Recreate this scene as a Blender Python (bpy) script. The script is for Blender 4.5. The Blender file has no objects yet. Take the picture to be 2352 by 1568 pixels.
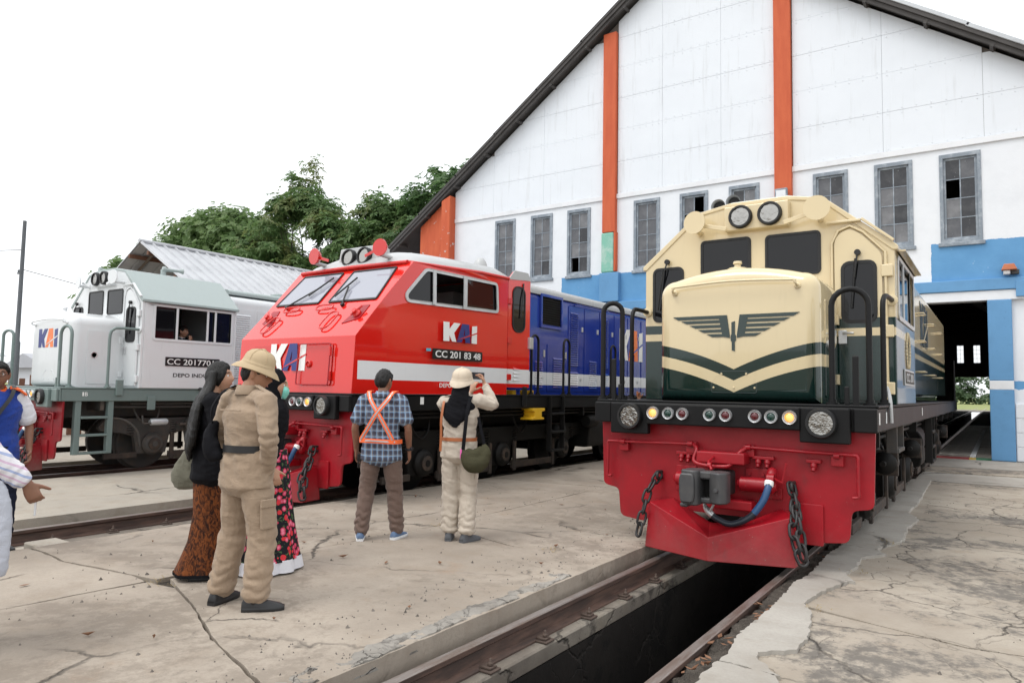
import bpy, bmesh, math, random
import numpy as np
from mathutils import Vector, Matrix, noise
from mathutils.geometry import tessellate_polygon
R = math.radians
random.seed(7)
scene = bpy.context.scene
COL = scene.collection

# ---------------------------------------------------------------- camera
YAW, PITCH, ROLL, HC = R(34.45), R(3.92), R(0.99), 1.54
cd = bpy.data.cameras.new("camera")
cam = bpy.data.objects.new("camera", cd)
COL.objects.link(cam)
fw = Vector((-math.sin(YAW) * math.cos(PITCH), math.cos(YAW) * math.cos(PITCH), math.sin(PITCH)))
rt = Vector((math.cos(YAW), math.sin(YAW), 0))
up = rt.cross(fw)
rt2 = rt * math.cos(ROLL) + up * math.sin(ROLL)
up2 = up * math.cos(ROLL) - rt * math.sin(ROLL)
cam.matrix_world = Matrix(((rt2.x, up2.x, -fw.x, 0), (rt2.y, up2.y, -fw.y, 0), (rt2.z, up2.z, -fw.z, HC), (0, 0, 0, 1)))
cd.sensor_width = 36
cd.lens = 1626 / 2352 * 36
cd.clip_end = 5000
cd.clip_start = 0.05
scene.camera = cam

# ---------------------------------------------------------------- sky, sun, exposure
SUN_EL, SUN_AZ = R(62), R(205)      # azimuth measured from +Y clockwise: behind the camera, a little to its left
w = bpy.data.worlds.new("World")
scene.world = w
w.use_nodes = True
nt = w.node_tree
bg = nt.nodes["Background"]
sky = nt.nodes.new("ShaderNodeTexSky")
sky.sky_type = 'NISHITA'
sky.sun_disc = False
sky.sun_elevation = SUN_EL
sky.sun_rotation = SUN_AZ
sky.air_density = 1.0
sky.dust_density = 6.0
sky.ozone_density = 1.0
hs = nt.nodes.new("ShaderNodeHueSaturation")
hs.inputs["Saturation"].default_value = 0.16     # thick white overcast
nt.links.new(sky.outputs[0], hs.inputs["Color"])
hs.inputs["Value"].default_value = 1.0
ov = nt.nodes.new("ShaderNodeMix")
ov.data_type = 'RGBA'
ov.inputs["Factor"].default_value = 0.65          # an even cloud layer over the clear-sky gradient
nt.links.new(hs.outputs[0], ov.inputs[6])
ov.inputs[7].default_value = (10.6, 10.9, 11.2, 1)
nt.links.new(ov.outputs[2], bg.inputs["Color"])
bg.inputs["Strength"].default_value = 0.15
sd = bpy.data.lights.new("sun", 'SUN')
sd.energy = 0.8
sd.angle = R(22)
sd.color = (1.0, 0.965, 0.91)
sun = bpy.data.objects.new("sun", sd)
COL.objects.link(sun)
sv = Vector((math.sin(SUN_AZ) * math.cos(SUN_EL), math.cos(SUN_AZ) * math.cos(SUN_EL), math.sin(SUN_EL)))
sun.rotation_euler = sv.to_track_quat('Z', 'Y').to_euler()
sun.location = (0, 0, 40)
vs = scene.view_settings
vs.view_transform = 'Standard'
vs.look = 'None'
vs.gamma = 1
vs.exposure = 0.2
vs.use_curve_mapping = False
scene.cycles.use_denoising = True
scene.cycles.max_bounces = 8
scene.cycles.diffuse_bounces = 4
scene.cycles.transparent_max_bounces = 12

# ---------------------------------------------------------------- node helpers
class NT:
    """small wrapper to write node trees as expressions"""
    def __init__(s, name):
        s.mat = bpy.data.materials.new(name)
        s.mat.use_nodes = True
        s.t = s.mat.node_tree
        s.b = s.t.nodes["Principled BSDF"]
        s._obj = None
    def node(s, typ, **kw):
        n = s.t.nodes.new(typ)
        for k, v in kw.items():
            setattr(n, k, v)
        return n
    def put(s, sock, val):
        if isinstance(val, bpy.types.NodeSocket):
            s.t.links.new(val, sock)
        elif isinstance(val, (tuple, list)) and len(val) == 3 and sock.type == 'RGBA':
            sock.default_value = (*val, 1)
        else:
            sock.default_value = val
    def m(s, op, a, b=0.0, c=0.0):
        n = s.node("ShaderNodeMath", operation=op)
        for i, x in enumerate((a, b, c)):
            s.put(n.inputs[i], x)
        return n.outputs[0]
    def xyz(s, kind="Object"):
        tc = s.node("ShaderNodeTexCoord")
        sp = s.node("ShaderNodeSeparateXYZ")
        s.t.links.new(tc.outputs[kind], sp.inputs[0])
        s._v = tc.outputs[kind]
        return sp.outputs[0], sp.outputs[1], sp.outputs[2]
    def vec(s, kind="Object", scale=(1, 1, 1)):
        tc = s.node("ShaderNodeTexCoord")
        if scale == (1, 1, 1):
            return tc.outputs[kind]
        mp = s.node("ShaderNodeMapping")
        mp.inputs["Scale"].default_value = scale
        s.t.links.new(tc.outputs[kind], mp.inputs[0])
        return mp.outputs[0]
    def noise(s, v, scale, detail=4, rough=0.55, dist=0.0, col=False):
        n = s.node("ShaderNodeTexNoise")
        s.put(n.inputs["Vector"], v)
        n.inputs["Scale"].default_value = scale
        n.inputs["Detail"].default_value = detail
        n.inputs["Roughness"].default_value = rough
        n.inputs["Distortion"].default_value = dist
        return n.outputs["Color" if col else "Fac"]
    def voro(s, v, scale, feature='F1', out="Distance", rnd=1.0):
        n = s.node("ShaderNodeTexVoronoi", feature=feature)
        s.put(n.inputs["Vector"], v)
        n.inputs["Scale"].default_value = scale
        n.inputs["Randomness"].default_value = rnd
        return n.outputs[out]
    def ramp(s, f, stops, interp='LINEAR'):
        n = s.node("ShaderNodeValToRGB")
        cr = n.color_ramp
        cr.interpolation = interp
        while len(cr.elements) < len(stops):
            cr.elements.new(0.5)
        for e, (p, c) in zip(cr.elements, stops):
            e.position = p
            e.color = (c, c, c, 1) if isinstance(c, (int, float)) else (*c, 1)
        s.put(n.inputs[0], f)
        return n.outputs[0]
    def step(s, f, a, b):
        n = s.node("ShaderNodeMapRange", interpolation_type='SMOOTHSTEP')
        s.put(n.inputs[0], f)
        n.inputs[1].default_value = a
        n.inputs[2].default_value = b
        return n.outputs[0]
    def mix(s, f, a, b, mode='MIX'):
        n = s.node("ShaderNodeMix", data_type='RGBA', blend_type=mode)
        s.put(n.inputs["Factor"], f)
        s.put(n.inputs["A"], a) if False else None
        ia = [i for i in n.inputs if i.name == "A" and i.type == 'RGBA'][0]
        ib = [i for i in n.inputs if i.name == "B" and i.type == 'RGBA'][0]
        s.put(ia, a)
        s.put(ib, b)
        return [o for o in n.outputs if o.type == 'RGBA'][0]
    def bump(s, h, strength=0.3, dist=0.01):
        n = s.node("ShaderNodeBump")
        n.inputs["Strength"].default_value = strength
        n.inputs["Distance"].default_value = dist
        s.put(n.inputs["Height"], h)
        s.t.links.new(n.outputs[0], s.b.inputs["Normal"])
    def set(s, **kw):
        names = dict(color="Base Color", rough="Roughness", metal="Metallic", coat="Coat Weight", coatr="Coat Roughness",
                     emit="Emission Color", emits="Emission Strength", alpha="Alpha", spec="Specular IOR Level", sheen="Sheen Weight", sss="Subsurface Weight")
        for k, v in kw.items():
            s.put(s.b.inputs[names[k]], v)
        return s

M = {}
def paint(name, col, rough=0.35, coat=0.0, grime=0.25, scale=3.0, metal=0.0, bump=0.0, grimecol=None, spec=0.5):
    """painted or plain surface: base colour with slow mottling, dirt specks and uneven gloss"""
    t = NT(name)
    v = t.vec()
    n1 = t.noise(v, scale, 5, 0.6)
    n2 = t.noise(v, scale * 11, 3, 0.6)
    dk = grimecol or tuple(c * 0.55 for c in col)
    c = t.mix(t.m('MULTIPLY', t.step(n1, 0.42, 0.75), grime), col, dk)
    c = t.mix(t.m('MULTIPLY', t.step(n2, 0.60, 0.72), grime * 0.9), c, dk)
    t.set(color=c, metal=metal, coat=coat, coatr=0.08, spec=spec)
    t.set(rough=t.m('ADD', t.m('MULTIPLY', t.m('SUBTRACT', n1, 0.5), 0.25), rough))
    if bump:
        t.bump(t.noise(v, scale * 9, 4), 0.4, bump)
    M[name] = t.mat
    return t.mat

# ---------------------------------------------------------------- mesh helpers
class MB:
    def __init__(s):
        s.v, s.f, s.mi = [], [], []
        s.cur = 0
    def add(s, vs, fs):
        o = len(s.v)
        s.v += [tuple(p) for p in vs]
        s.f += [tuple(i + o for i in f) for f in fs]
        s.mi += [s.cur] * len(fs)
        return s
    def box(s, x0, x1, y0, y1, z0, z1):
        return s.add([(x0, y0, z0), (x1, y0, z0), (x1, y1, z0), (x0, y1, z0), (x0, y0, z1), (x1, y0, z1), (x1, y1, z1), (x0, y1, z1)],
                     [(0, 3, 2, 1), (4, 5, 6, 7), (0, 1, 5, 4), (1, 2, 6, 5), (2, 3, 7, 6), (3, 0, 4, 7)])
    def obox(s, c, ax, ay, az, hx, hy, hz):
        """box about centre c with half sizes along unit axes"""
        c, ax, ay, az = Vector(c), Vector(ax), Vector(ay), Vector(az)
        P = [c + ax * (hx * i) + ay * (hy * j) + az * (hz * k) for k in (-1, 1) for i, j in ((-1, -1), (1, -1), (1, 1), (-1, 1))]
        return s.add(P, [(0, 3, 2, 1), (4, 5, 6, 7), (0, 1, 5, 4), (1, 2, 6, 5), (2, 3, 7, 6), (3, 0, 4, 7)])
    def plate(s, loops, fn, t):
        """flat sheet with holes: loops of 2D points (outline first), fn(p, q, d) -> 3D with d from 0 to t"""
        tris = tessellate_polygon([[Vector((p[0], p[1], 0)) for p in L] for L in loops])
        flat = [p for L in loops for p in L]
        n = len(flat)
        vs = [fn(p[0], p[1], 0) for p in flat] + [fn(p[0], p[1], t) for p in flat]
        fs = [tuple(a) for a in tris] + [tuple(i + n for i in reversed(a)) for a in tris]
        o = 0
        for L in loops:
            k = len(L)
            fs += [(o + i, o + (i + 1) % k, o + (i + 1) % k + n, o + i + n) for i in range(k)]
            o += k
        return s.add(vs, fs)
    def prism(s, poly, axis, a, b):
        fn = {'x': lambda p, q, d: (a + d, p, q), 'y': lambda p, q, d: (p, a + d, q), 'z': lambda p, q, d: (p, q, a + d)}[axis]
        n = len(poly)
        vs = [fn(p, q, 0) for p, q in poly] + [fn(p, q, b - a) for p, q in poly]
        fs = [tuple(range(n)), tuple(reversed(range(n, 2 * n)))] + [(i, (i + 1) % n, (i + 1) % n + n, i + n) for i in range(n)]
        return s.add(vs, fs)
    def loft(s, rings, caps=True, close=True):
        n = len(rings[0])
        vs = [p for r in rings for p in r]
        fs = []
        for i in range(len(rings) - 1):
            for j in range(n if close else n - 1):
                k = (j + 1) % n
                fs.append((i * n + j, i * n + k, (i + 1) * n + k, (i + 1) * n + j))
        if caps:
            fs.append(tuple(reversed(range(n))))
            fs.append(tuple((len(rings) - 1) * n + j for j in range(n)))
        return s.add(vs, fs)
    def tube(s, pts, r, n=8, closed=False, caps=True):
        pts = [Vector(p) for p in pts]
        k = len(pts)
        rr = r if isinstance(r, (list, tuple)) else [r] * k
        tang = []
        for i in range(k):
            a = pts[(i - 1) % k] if (closed or i > 0) else pts[i]
            b = pts[(i + 1) % k] if (closed or i < k - 1) else pts[i]
            tang.append((b - a).normalized())
        ref = Vector((0, 0, 1)) if abs(tang[0].z) < 0.9 else Vector((1, 0, 0))
        u = (ref - tang[0] * ref.dot(tang[0])).normalized()
        rings = []
        for i in range(k):
            t = tang[i]
            u = (u - t * u.dot(t)).normalized()
            w_ = t.cross(u)
            rings.append([pts[i] + (u * math.cos(2 * math.pi * j / n) + w_ * math.sin(2 * math.pi * j / n)) * rr[i] for j in range(n)])
        if closed:
            rings.append(rings[0])
            return s.loft(rings, caps=False)
        return s.loft(rings, caps=caps)
    def lathe(s, prof, o, d, n=20, caps=True):
        """profile of (radius, height) turned about the axis o + d*h"""
        o, d = Vector(o), Vector(d).normalized()
        ref = Vector((0, 0, 1)) if abs(d.z) < 0.9 else Vector((1, 0, 0))
        u = (ref - d * ref.dot(d)).normalized()
        w_ = d.cross(u)
        return s.loft([[o + d * h + (u * math.cos(2 * math.pi * j / n) + w_ * math.sin(2 * math.pi * j / n)) * max(r, 1e-4) for j in range(n)] for r, h in prof], caps=caps)
    def cyl(s, a, b, r, n=14):
        return s.tube([a, b], r, n)
    def build(s, name, mat, parent=None, smooth=35, bevel=0.0, seg=2, loc=None):
        me = bpy.data.meshes.new(name)
        me.from_pydata(s.v, [], s.f)
        bm = bmesh.new()
        bm.from_mesh(me)
        bmesh.ops.recalc_face_normals(bm, faces=bm.faces)
        bm.to_mesh(me)
        bm.free()
        mats = mat if isinstance(mat, (list, tuple)) else [mat]
        for a in mats:
            me.materials.append(M[a] if isinstance(a, str) else a)
        if len(mats) > 1:
            me.polygons.foreach_set("material_index", s.mi)
        if smooth:
            me.polygons.foreach_set("use_smooth", [True] * len(me.polygons))
            me.set_sharp_from_angle(angle=R(smooth))
        return link(name, me, parent, bevel, seg, loc)

def link(name, me, parent=None, bevel=0.0, seg=2, loc=None):
    o = bpy.data.objects.new(name, me)
    COL.objects.link(o)
    if parent is not None:
        o.parent = parent
    if loc is not None:
        o.location = loc
    if bevel:
        b = o.modifiers.new("bevel", 'BEVEL')
        b.width = bevel
        b.segments = seg
        b.limit_method = 'ANGLE'
        b.angle_limit = R(40)
    return o

def tag(o, label=None, cat=None, group=None, kind=None):
    if label: o["label"] = label
    if cat: o["category"] = cat
    if group: o["group"] = group
    if kind: o["kind"] = kind
    return o
def empty(name, loc=(0, 0, 0), rz=0.0, label=None, cat=None, group=None):
    o = bpy.data.objects.new(name, None)
    COL.objects.link(o)
    o.location = loc
    o.rotation_euler = (0, 0, rz)
    o.empty_display_size = 0.2
    return tag(o, label, cat, group)
def share(o, parent, loc=(0, 0, 0), rot=(0, 0, 0), scale=None):
    c = o.copy()
    COL.objects.link(c)
    c.parent = parent
    c.location = loc
    c.rotation_euler = rot
    if scale: c.scale = scale
    return c

def rrect(x0, x1, y0, y1, r, n=4):
    P = []
    for cx, cy, a in ((x1 - r, y0 + r, -90), (x1 - r, y1 - r, 0), (x0 + r, y1 - r, 90), (x0 + r, y0 + r, 180)):
        for i in range(n + 1):
            t = R(a + 90 * i / n)
            P.append((cx + r * math.cos(t), cy + r * math.sin(t)))
    return P
def rpoly(pts, r, n=4):
    """round the corners of a convex-ish polygon"""
    out = []
    k = len(pts)
    for i in range(k):
        p = Vector(pts[i]); a = Vector(pts[i - 1]); b = Vector(pts[(i + 1) % k])
        da, db = (a - p), (b - p)
        rr = r[i] if isinstance(r, (list, tuple)) else r
        if rr <= 0:
            out.append(tuple(p)); continue
        q0 = p + da.normalized() * min(rr, da.length * 0.45)
        q1 = p + db.normalized() * min(rr, db.length * 0.45)
        for j in range(n + 1):
            t = j / n
            out.append(tuple(q0 * (1 - t) ** 2 + p * 2 * t * (1 - t) + q1 * t * t))
    return out
def shrink(poly, d):
    """offset a polygon inwards by d (counter-clockwise or clockwise)"""
    k = len(poly)
    area = sum(poly[i][0] * poly[(i + 1) % k][1] - poly[(i + 1) % k][0] * poly[i][1] for i in range(k))
    sg = 1 if area > 0 else -1
    out = []
    for i in range(k):
        p0, p, p1 = Vector(poly[i - 1]), Vector(poly[i]), Vector(poly[(i + 1) % k])
        e0, e1 = (p - p0), (p1 - p)
        if e0.length < 1e-6: e0 = e1
        if e1.length < 1e-6: e1 = e0
        n0 = Vector((-e0.y, e0.x)).normalized() * sg
        n1 = Vector((-e1.y, e1.x)).normalized() * sg
        nn = (n0 + n1)
        nn = nn / max(0.3, nn.length_squared / 2) if nn.length > 1e-4 else n0
        out.append(tuple(p + nn * d))
    return out
def bez(pts, n=6):
    """Catmull-Rom through points"""
    P = [Vector(p) for p in pts]
    P = [P[0] * 2 - P[1]] + P + [P[-1] * 2 - P[-2]]
    out = []
    for i in range(1, len(P) - 2):
        for j in range(n):
            t = j / n
            a, b, c, d = P[i - 1], P[i], P[i + 1], P[i + 2]
            out.append(0.5 * ((2 * b) + (c - a) * t + (2 * a - 5 * b + 4 * c - d) * t * t + (3 * b - a - 3 * c + d) * t ** 3))
    out.append(P[-2])
    return out
def text_mesh(s, size, bold=0.0, extrude=0.002):
    cu = bpy.data.curves.new("lettering", 'FONT')
    cu.body = s
    cu.size = size
    cu.align_x = 'LEFT'
    cu.extrude = extrude
    cu.offset = bold
    cu.resolution_u = 3
    o = bpy.data.objects.new("lettering", cu)
    COL.objects.link(o)
    dg = bpy.context.evaluated_depsgraph_get()
    me = bpy.data.meshes.new_from_object(o.evaluated_get(dg))
    bpy.data.objects.remove(o)
    bpy.data.curves.remove(cu)
    return me
def lettering(s, width, height, mat, parent, place, bold=0.0, name="lettering"):
    """text scaled into width x height; place(p, q, d) maps the flat text to 3D"""
    me = text_mesh(s, 1.0, bold, 0.5)
    n = len(me.vertices)
    a = np.zeros(n * 3)
    me.vertices.foreach_get("co", a)
    a = a.reshape(-1, 3)
    x0, y0 = a[:, 0].min(), a[:, 1].min()
    sx, sy = width / (a[:, 0].max() - x0), height / (a[:, 1].max() - y0)
    b = np.array([place((p[0] - x0) * sx, (p[1] - y0) * sy, 0.003 if p[2] > 0 else 0.0) for p in a])
    me.vertices.foreach_set("co", b.ravel())
    me.materials.clear()
    me.materials.append(M[mat])
    me.update()
    return link(name, me, parent)
# ---------------------------------------------------------------- ground materials
def concrete(name, base, dark, crack_scale, crack_amt, stain, stain_scale=0.5, stain_col=(0.10, 0.095, 0.09), speck=0.5, warm=0.5):
    t = NT(name)
    v = t.vec()
    nd = t.noise(v, 1.7, 5, 0.6, col=True)
    va = t.node("ShaderNodeVectorMath", operation='MULTIPLY_ADD')
    t.put(va.inputs[0], nd)
    va.inputs[1].default_value = (0.55, 0.55, 0.0)
    t.put(va.inputs[2], v)
    wv = va.outputs[0]
    big = t.noise(v, 0.55, 6, 0.62)
    mid = t.noise(v, 3.2, 6, 0.65)
    fine = t.noise(v, 42, 4, 0.7)
    grit = t.noise(v, 160, 2, 0.6)
    c = t.mix(t.step(big, 0.36, 0.66), dark, base)
    c = t.mix(t.m('MULTIPLY', t.step(mid, 0.47, 0.70), 0.55), c, tuple(x * y for x, y in zip(base, (0.70, 0.66, 0.62))))
    rusty = t.noise(t.vec(scale=(1, 1.6, 1)), 1.15, 6, 0.7)
    c = t.mix(t.m('MULTIPLY', t.step(rusty, 0.58, 0.78), warm), c, (base[0] * 0.78, base[1] * 0.60, base[2] * 0.46))
    c = t.mix(t.m('MULTIPLY', t.step(fine, 0.40, 0.75), 0.28), c, tuple(x * 0.6 for x in base))
    c = t.mix(t.m('MULTIPLY', t.step(grit, 0.62, 0.80), speck * 0.55), c, tuple(x * 0.45 for x in base))
    if stain:
        st = t.noise(v, stain_scale, 7, 0.72, 0.4)
        st2 = t.noise(v, 9, 5, 0.75)
        f = t.m('MULTIPLY', t.step(t.m('ADD', st, t.m('MULTIPLY', t.m('SUBTRACT', st2, 0.5), 0.35)), 0.50, 0.60), stain)
        c = t.mix(f, c, stain_col)
    e1 = t.voro(wv, crack_scale, 'DISTANCE_TO_EDGE')
    e2 = t.voro(wv, crack_scale * 2.7, 'DISTANCE_TO_EDGE')
    k1 = t.m('MULTIPLY', t.m('SUBTRACT', 1.0, t.step(e1, 0.0, 0.016)), t.step(t.noise(v, 0.8, 3), 0.50 - 0.2 * crack_amt, 0.62))
    k2 = t.m('MULTIPLY', t.m('SUBTRACT', 1.0, t.step(e2, 0.0, 0.02)), t.step(t.noise(v, 0.6, 3, 0.5, 0.3), 0.64 - 0.22 * crack_amt, 0.72))
    k = t.m('MINIMUM', t.m('ADD', k1, t.m('MULTIPLY', k2, 0.8)), 1.0)
    c = t.mix(t.m('MULTIPLY', k, 0.8), c, (0.045, 0.04, 0.035))
    t.set(color=c, rough=0.9, spec=0.25)
    h = t.m('ADD', t.m('MULTIPLY', mid, 0.5), t.m('ADD', t.m('MULTIPLY', fine, 0.35), t.m('MULTIPLY', k, -2.0)))
    t.bump(h, 0.7, 0.014)
    M[name] = t.mat
concrete("concrete", (0.400, 0.345, 0.285), (0.280, 0.238, 0.195), 0.55, 0.2, 0.5, 0.45, (0.17, 0.140, 0.112), 0.7, 0.6)
concrete("concrete_far", (0.40, 0.355, 0.295), (0.33, 0.30, 0.255), 0.4, 0.1, 0.25, 0.5, (0.2, 0.18, 0.155), 0.4, 0.3)
concrete("concrete_right", (0.425, 0.375, 0.310), (0.315, 0.272, 0.222), 1.05, 1.0, 0.75, 0.42, (0.095, 0.089, 0.083), 0.9, 0.4)
concrete("concrete_patch", (0.425, 0.40, 0.36), (0.33, 0.305, 0.27), 0.5, 0.15, 0.15, 0.8, (0.22, 0.2, 0.17), 0.5, 0.15)
concrete("concrete_edge", (0.36, 0.335, 0.30), (0.19, 0.175, 0.155), 3.0, 1.0, 0.7, 2.5, (0.10, 0.09, 0.08), 0.9, 0.2)
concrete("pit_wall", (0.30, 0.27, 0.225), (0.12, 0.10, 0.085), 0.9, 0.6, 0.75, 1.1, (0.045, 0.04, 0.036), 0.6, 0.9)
concrete("pit_shaded", (0.030, 0.026, 0.023), (0.014, 0.012, 0.011), 0.9, 0.6, 0.6, 1.1, (0.008, 0.008, 0.008), 0.4, 0.7)  # near-black wall concrete: the shade deep in the pit is put into the colour
def soil(name, a, b, sc=6):
    t = NT(name)
    v = t.vec()
    n = t.noise(v, sc, 6, 0.7)
    g = t.noise(v, sc * 12, 4, 0.7)
    c = t.mix(t.step(n, 0.35, 0.68), a, b)
    c = t.mix(t.m('MULTIPLY', t.step(g, 0.5, 0.7), 0.6), c, tuple(x * 1.6 for x in b))
    t.set(color=c, rough=0.95, spec=0.2)
    t.bump(t.m('ADD', n, g), 0.8, 0.02)
    M[name] = t.mat
soil("soil", (0.055, 0.047, 0.04), (0.11, 0.095, 0.08))
soil("field", (0.16, 0.20, 0.06), (0.30, 0.31, 0.14), 0.25)
soil("yard_dirt", (0.22, 0.20, 0.17), (0.30, 0.275, 0.235), 0.8)
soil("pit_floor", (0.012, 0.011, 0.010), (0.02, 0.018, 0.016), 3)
def rail_mat():
    t = NT("rail_steel")
    v = t.vec(scale=(4, 0.6, 4))
    n = t.noise(v, 4, 6, 0.65)
    x, y, z = t.xyz()
    top = t.m('GREATER_THAN', z, -0.006)
    rust = t.mix(t.step(n, 0.35, 0.7), (0.055, 0.036, 0.030), (0.135, 0.080, 0.060))
    steel = t.mix(t.step(n, 0.35, 0.65), (0.30, 0.27, 0.25), (0.20, 0.155, 0.13))
    t.set(color=t.mix(top, rust, steel), metal=t.m('MULTIPLY', top, 0.55), rough=t.m('ADD', 0.62, t.m('MULTIPLY', top, -0.22)))
    t.bump(n, 0.3, 0.004)
    M["rail_steel"] = t.mat
rail_mat()
paint("rust_iron", (0.085, 0.058, 0.045), 0.8, grime=0.6, scale=9, bump=0.004)
paint("grit", (0.16, 0.14, 0.12), .9, grime=.8, scale=8, grimecol=(0.05, 0.045, 0.04)); paint("straw", (0.36, 0.27, 0.13), .8)
paint("dry_leaf", (0.22, 0.11, 0.06), 0.8, grime=0.5, scale=20)

# ---------------------------------------------------------------- ground, platforms, pits, rails
TR = {"near": -2.12, "mid": -7.90, "far": -13.70}
PITS = [(-2.80, -1.36), (-9.02, -7.06), (-14.95, -12.55)]     # track trenches between the platforms
Y0, Y1 = -6.0, 97.0
g = MB()
xs = [-3000] + [e + (-.2, .2)[i] for p in sorted(PITS) for i, e in enumerate(p)] + [3000]
for i in range(0, len(xs), 2):
    g.box(xs[i], xs[i + 1], Y0, Y1, -0.06, -0.02)
g.box(-3000, 3000, -3000, Y0, -0.06, -0.02)
g.box(-3000, 3000, Y1, 3000, -0.06, -0.02)
tag(g.build("ground", "yard_dirt", smooth=0), kind="structure")
tag(MB().add([(-900, 112, -.015), (900, 112, -.015), (900, 2900, -.015), (-900, 2900, -.015)], [(0, 1, 2, 3)]).build("field", "field", smooth=0), kind="structure")

def wob(pts, amp, step=0.12, seed=0, closed=True):
    """subdivide a polyline and push it about with noise"""
    out = []
    k = len(pts)
    for i in range(k if closed else k - 1):
        a, b = Vector(pts[i]), Vector(pts[(i + 1) % k])
        n = max(1, int((b - a).length / step))
        for j in range(n):
            p = a.lerp(b, j / n)
            q = Vector((p.x * 2.1, p.y * 2.1, seed))
            q2 = Vector((p.x * 9, p.y * 9, seed + 5))
            out.append((p.x + amp * (noise.noise(q) + 0.45 * noise.noise(q2)), p.y + amp * (noise.noise(q + Vector((31, 7, 3))) + 0.45 * noise.noise(q2 + Vector((3, 17, 3))))))
    if not closed:
        out.append(tuple(pts[-1])[:2])
    return out
def slab(name, poly, z0, z1, mat, parent, amp=0.014, seed=0, gap=0.003, step=0.06):
    jr = random.Random(seed)
    P = [(x + jr.uniform(-.0035, .0035), y + jr.uniform(-.0035, .0035)) for x, y in shrink(wob(poly, amp, step, seed), gap)]
    m = MB()
    m.plate([P], lambda p, q, d: (p, q, z0 + d), z1 - z0)
    return m.build(name, mat, parent, smooth=0, bevel=0.004, seg=1)

pa = tag(bpy.data.objects.new("platform", None), kind="structure")
COL.objects.link(pa)
ZP = 0.08
jx = [(-5.40, -6), (-5.36, 1.0), (-5.32, 2.0), (-5.22, 2.92), (-5.14, 4.25), (-5.06, 5.2), (-4.99, 5.9), (-5.0, 9.9), (-5.0, 20.0)]
def seg(a, b):
    return [p for p in jx if a <= p[1] <= b]
# left column, between the long joint and the middle track
cuts_l = [(-6, None), (2.92, [(-7.08, 2.84), (-6.8, 2.85), (-6.35, 2.80), (-5.5, 2.93)]), (9.9, [(-7.06, 9.7), (-6.2, 9.75)]), (20.0, None)]
slab("concrete_slab", [(-7.08, -6)] + seg(-6, 2.0) + [(-5.25, 2.9), (-5.5, 2.93), (-6.35, 2.80), (-6.8, 2.85), (-7.08, 2.84)], -0.3, ZP, "concrete", pa, seed=1)
slab("concrete_slab", [(-7.08, 2.86), (-6.8, 2.87), (-6.35, 2.82), (-5.5, 2.95), (-5.24, 2.98)] + seg(4, 9.9) + [(-6.2, 9.7), (-7.02, 9.7)], -0.3, ZP, "concrete", pa, seed=2)
slab("concrete_slab", [(-7.02, 9.72), (-6.2, 9.72), (-5.0, 9.92), (-5.0, 20.0), (-6.95, 20.0)], -0.3, ZP, "concrete", pa, seed=3)
# right column, between the long joint and the near track
j3 = [(-5.20, 3.0), (-4.92, 2.94), (-4.43, 2.77), (-3.77, 2.49), (-2.80, 2.2)]
j4 = [(-4.98, 5.95), (-4.44, 5.77), (-3.77, 5.58), (-3.45, 5.69), (-3.2, 6.3), (-2.80, 6.72)]
slab("concrete_slab", [(-5.40, -6)] + seg(1, 2.5) + [(-5.22, 2.9)] + j3[1:] + [(-2.80, -6)], -0.3, ZP, "concrete", pa, seed=4)
slab("concrete_slab", [(-5.18, 3.05)] + [(x, y + 0.015) for x, y in j3[1:]] + list(reversed(j4)) + [(-5.06, 5.2), (-5.14, 4.25)], -0.3, ZP, "concrete", pa, seed=5)
slab("concrete_slab", [(x, y + 0.015) for x, y in j4] + [(-2.80, 11.0), (-4.2, 11.15), (-5.0, 11.0)], -0.3, ZP, "concrete", pa, seed=6)
slab("concrete_slab", [(-5.0, 11.02), (-4.2, 11.17), (-2.80, 11.02), (-2.80, 20.0), (-5.0, 20.0)], -0.3, ZP, "concrete", pa, seed=7)
b = MB().box(-7.0, -2.86, Y0, 20.0, -0.35, 0.045)
b.build("joint_bed", "soil", pa, smooth=0)
# crumbled edge along the near track
def rubble_strip(name, x0, x1, y0, y1, z, mat, parent, nx=14, amp=0.035, seed=0):
    ny = int((y1 - y0) / 0.022)
    vs, fs = [], []
    for j in range(ny + 1):
        y = y0 + (y1 - y0) * j / ny
        for i in range(nx + 1):
            u = i / nx
            x = x0 + (x1 - x0) * u + (0.07 * (1 - u) + .02) * (noise.noise(Vector((u * 2, y * 3, seed))) + .5 * noise.noise(Vector((u * 3, y * 11, seed))))
            e = max(0.0, noise.noise(Vector((x * 6, y * 3.3, seed + 2))) + 0.05)
            h = z + amp * (noise.noise(Vector((x * 23, y * 23, seed))) * 0.35 + noise.noise(Vector((x * 60, y * 60, seed))) * 0.18) - e * amp * 1.3
            if i in (0, nx): h = z - 0.07
            vs.append((x, y, h))
    for j in range(ny):
        for i in range(nx):
            a = j * (nx + 1) + i
            fs.append((a, a + 1, a + nx + 2, a + nx + 1))
    m = MB().add(vs, fs)
    return m.build(name, mat, parent, smooth=50)
rubble_strip("crumbled_edge", -2.96, -2.81, 1.6, 5.0, 0.090, "concrete_edge", pa, seed=4)

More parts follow.
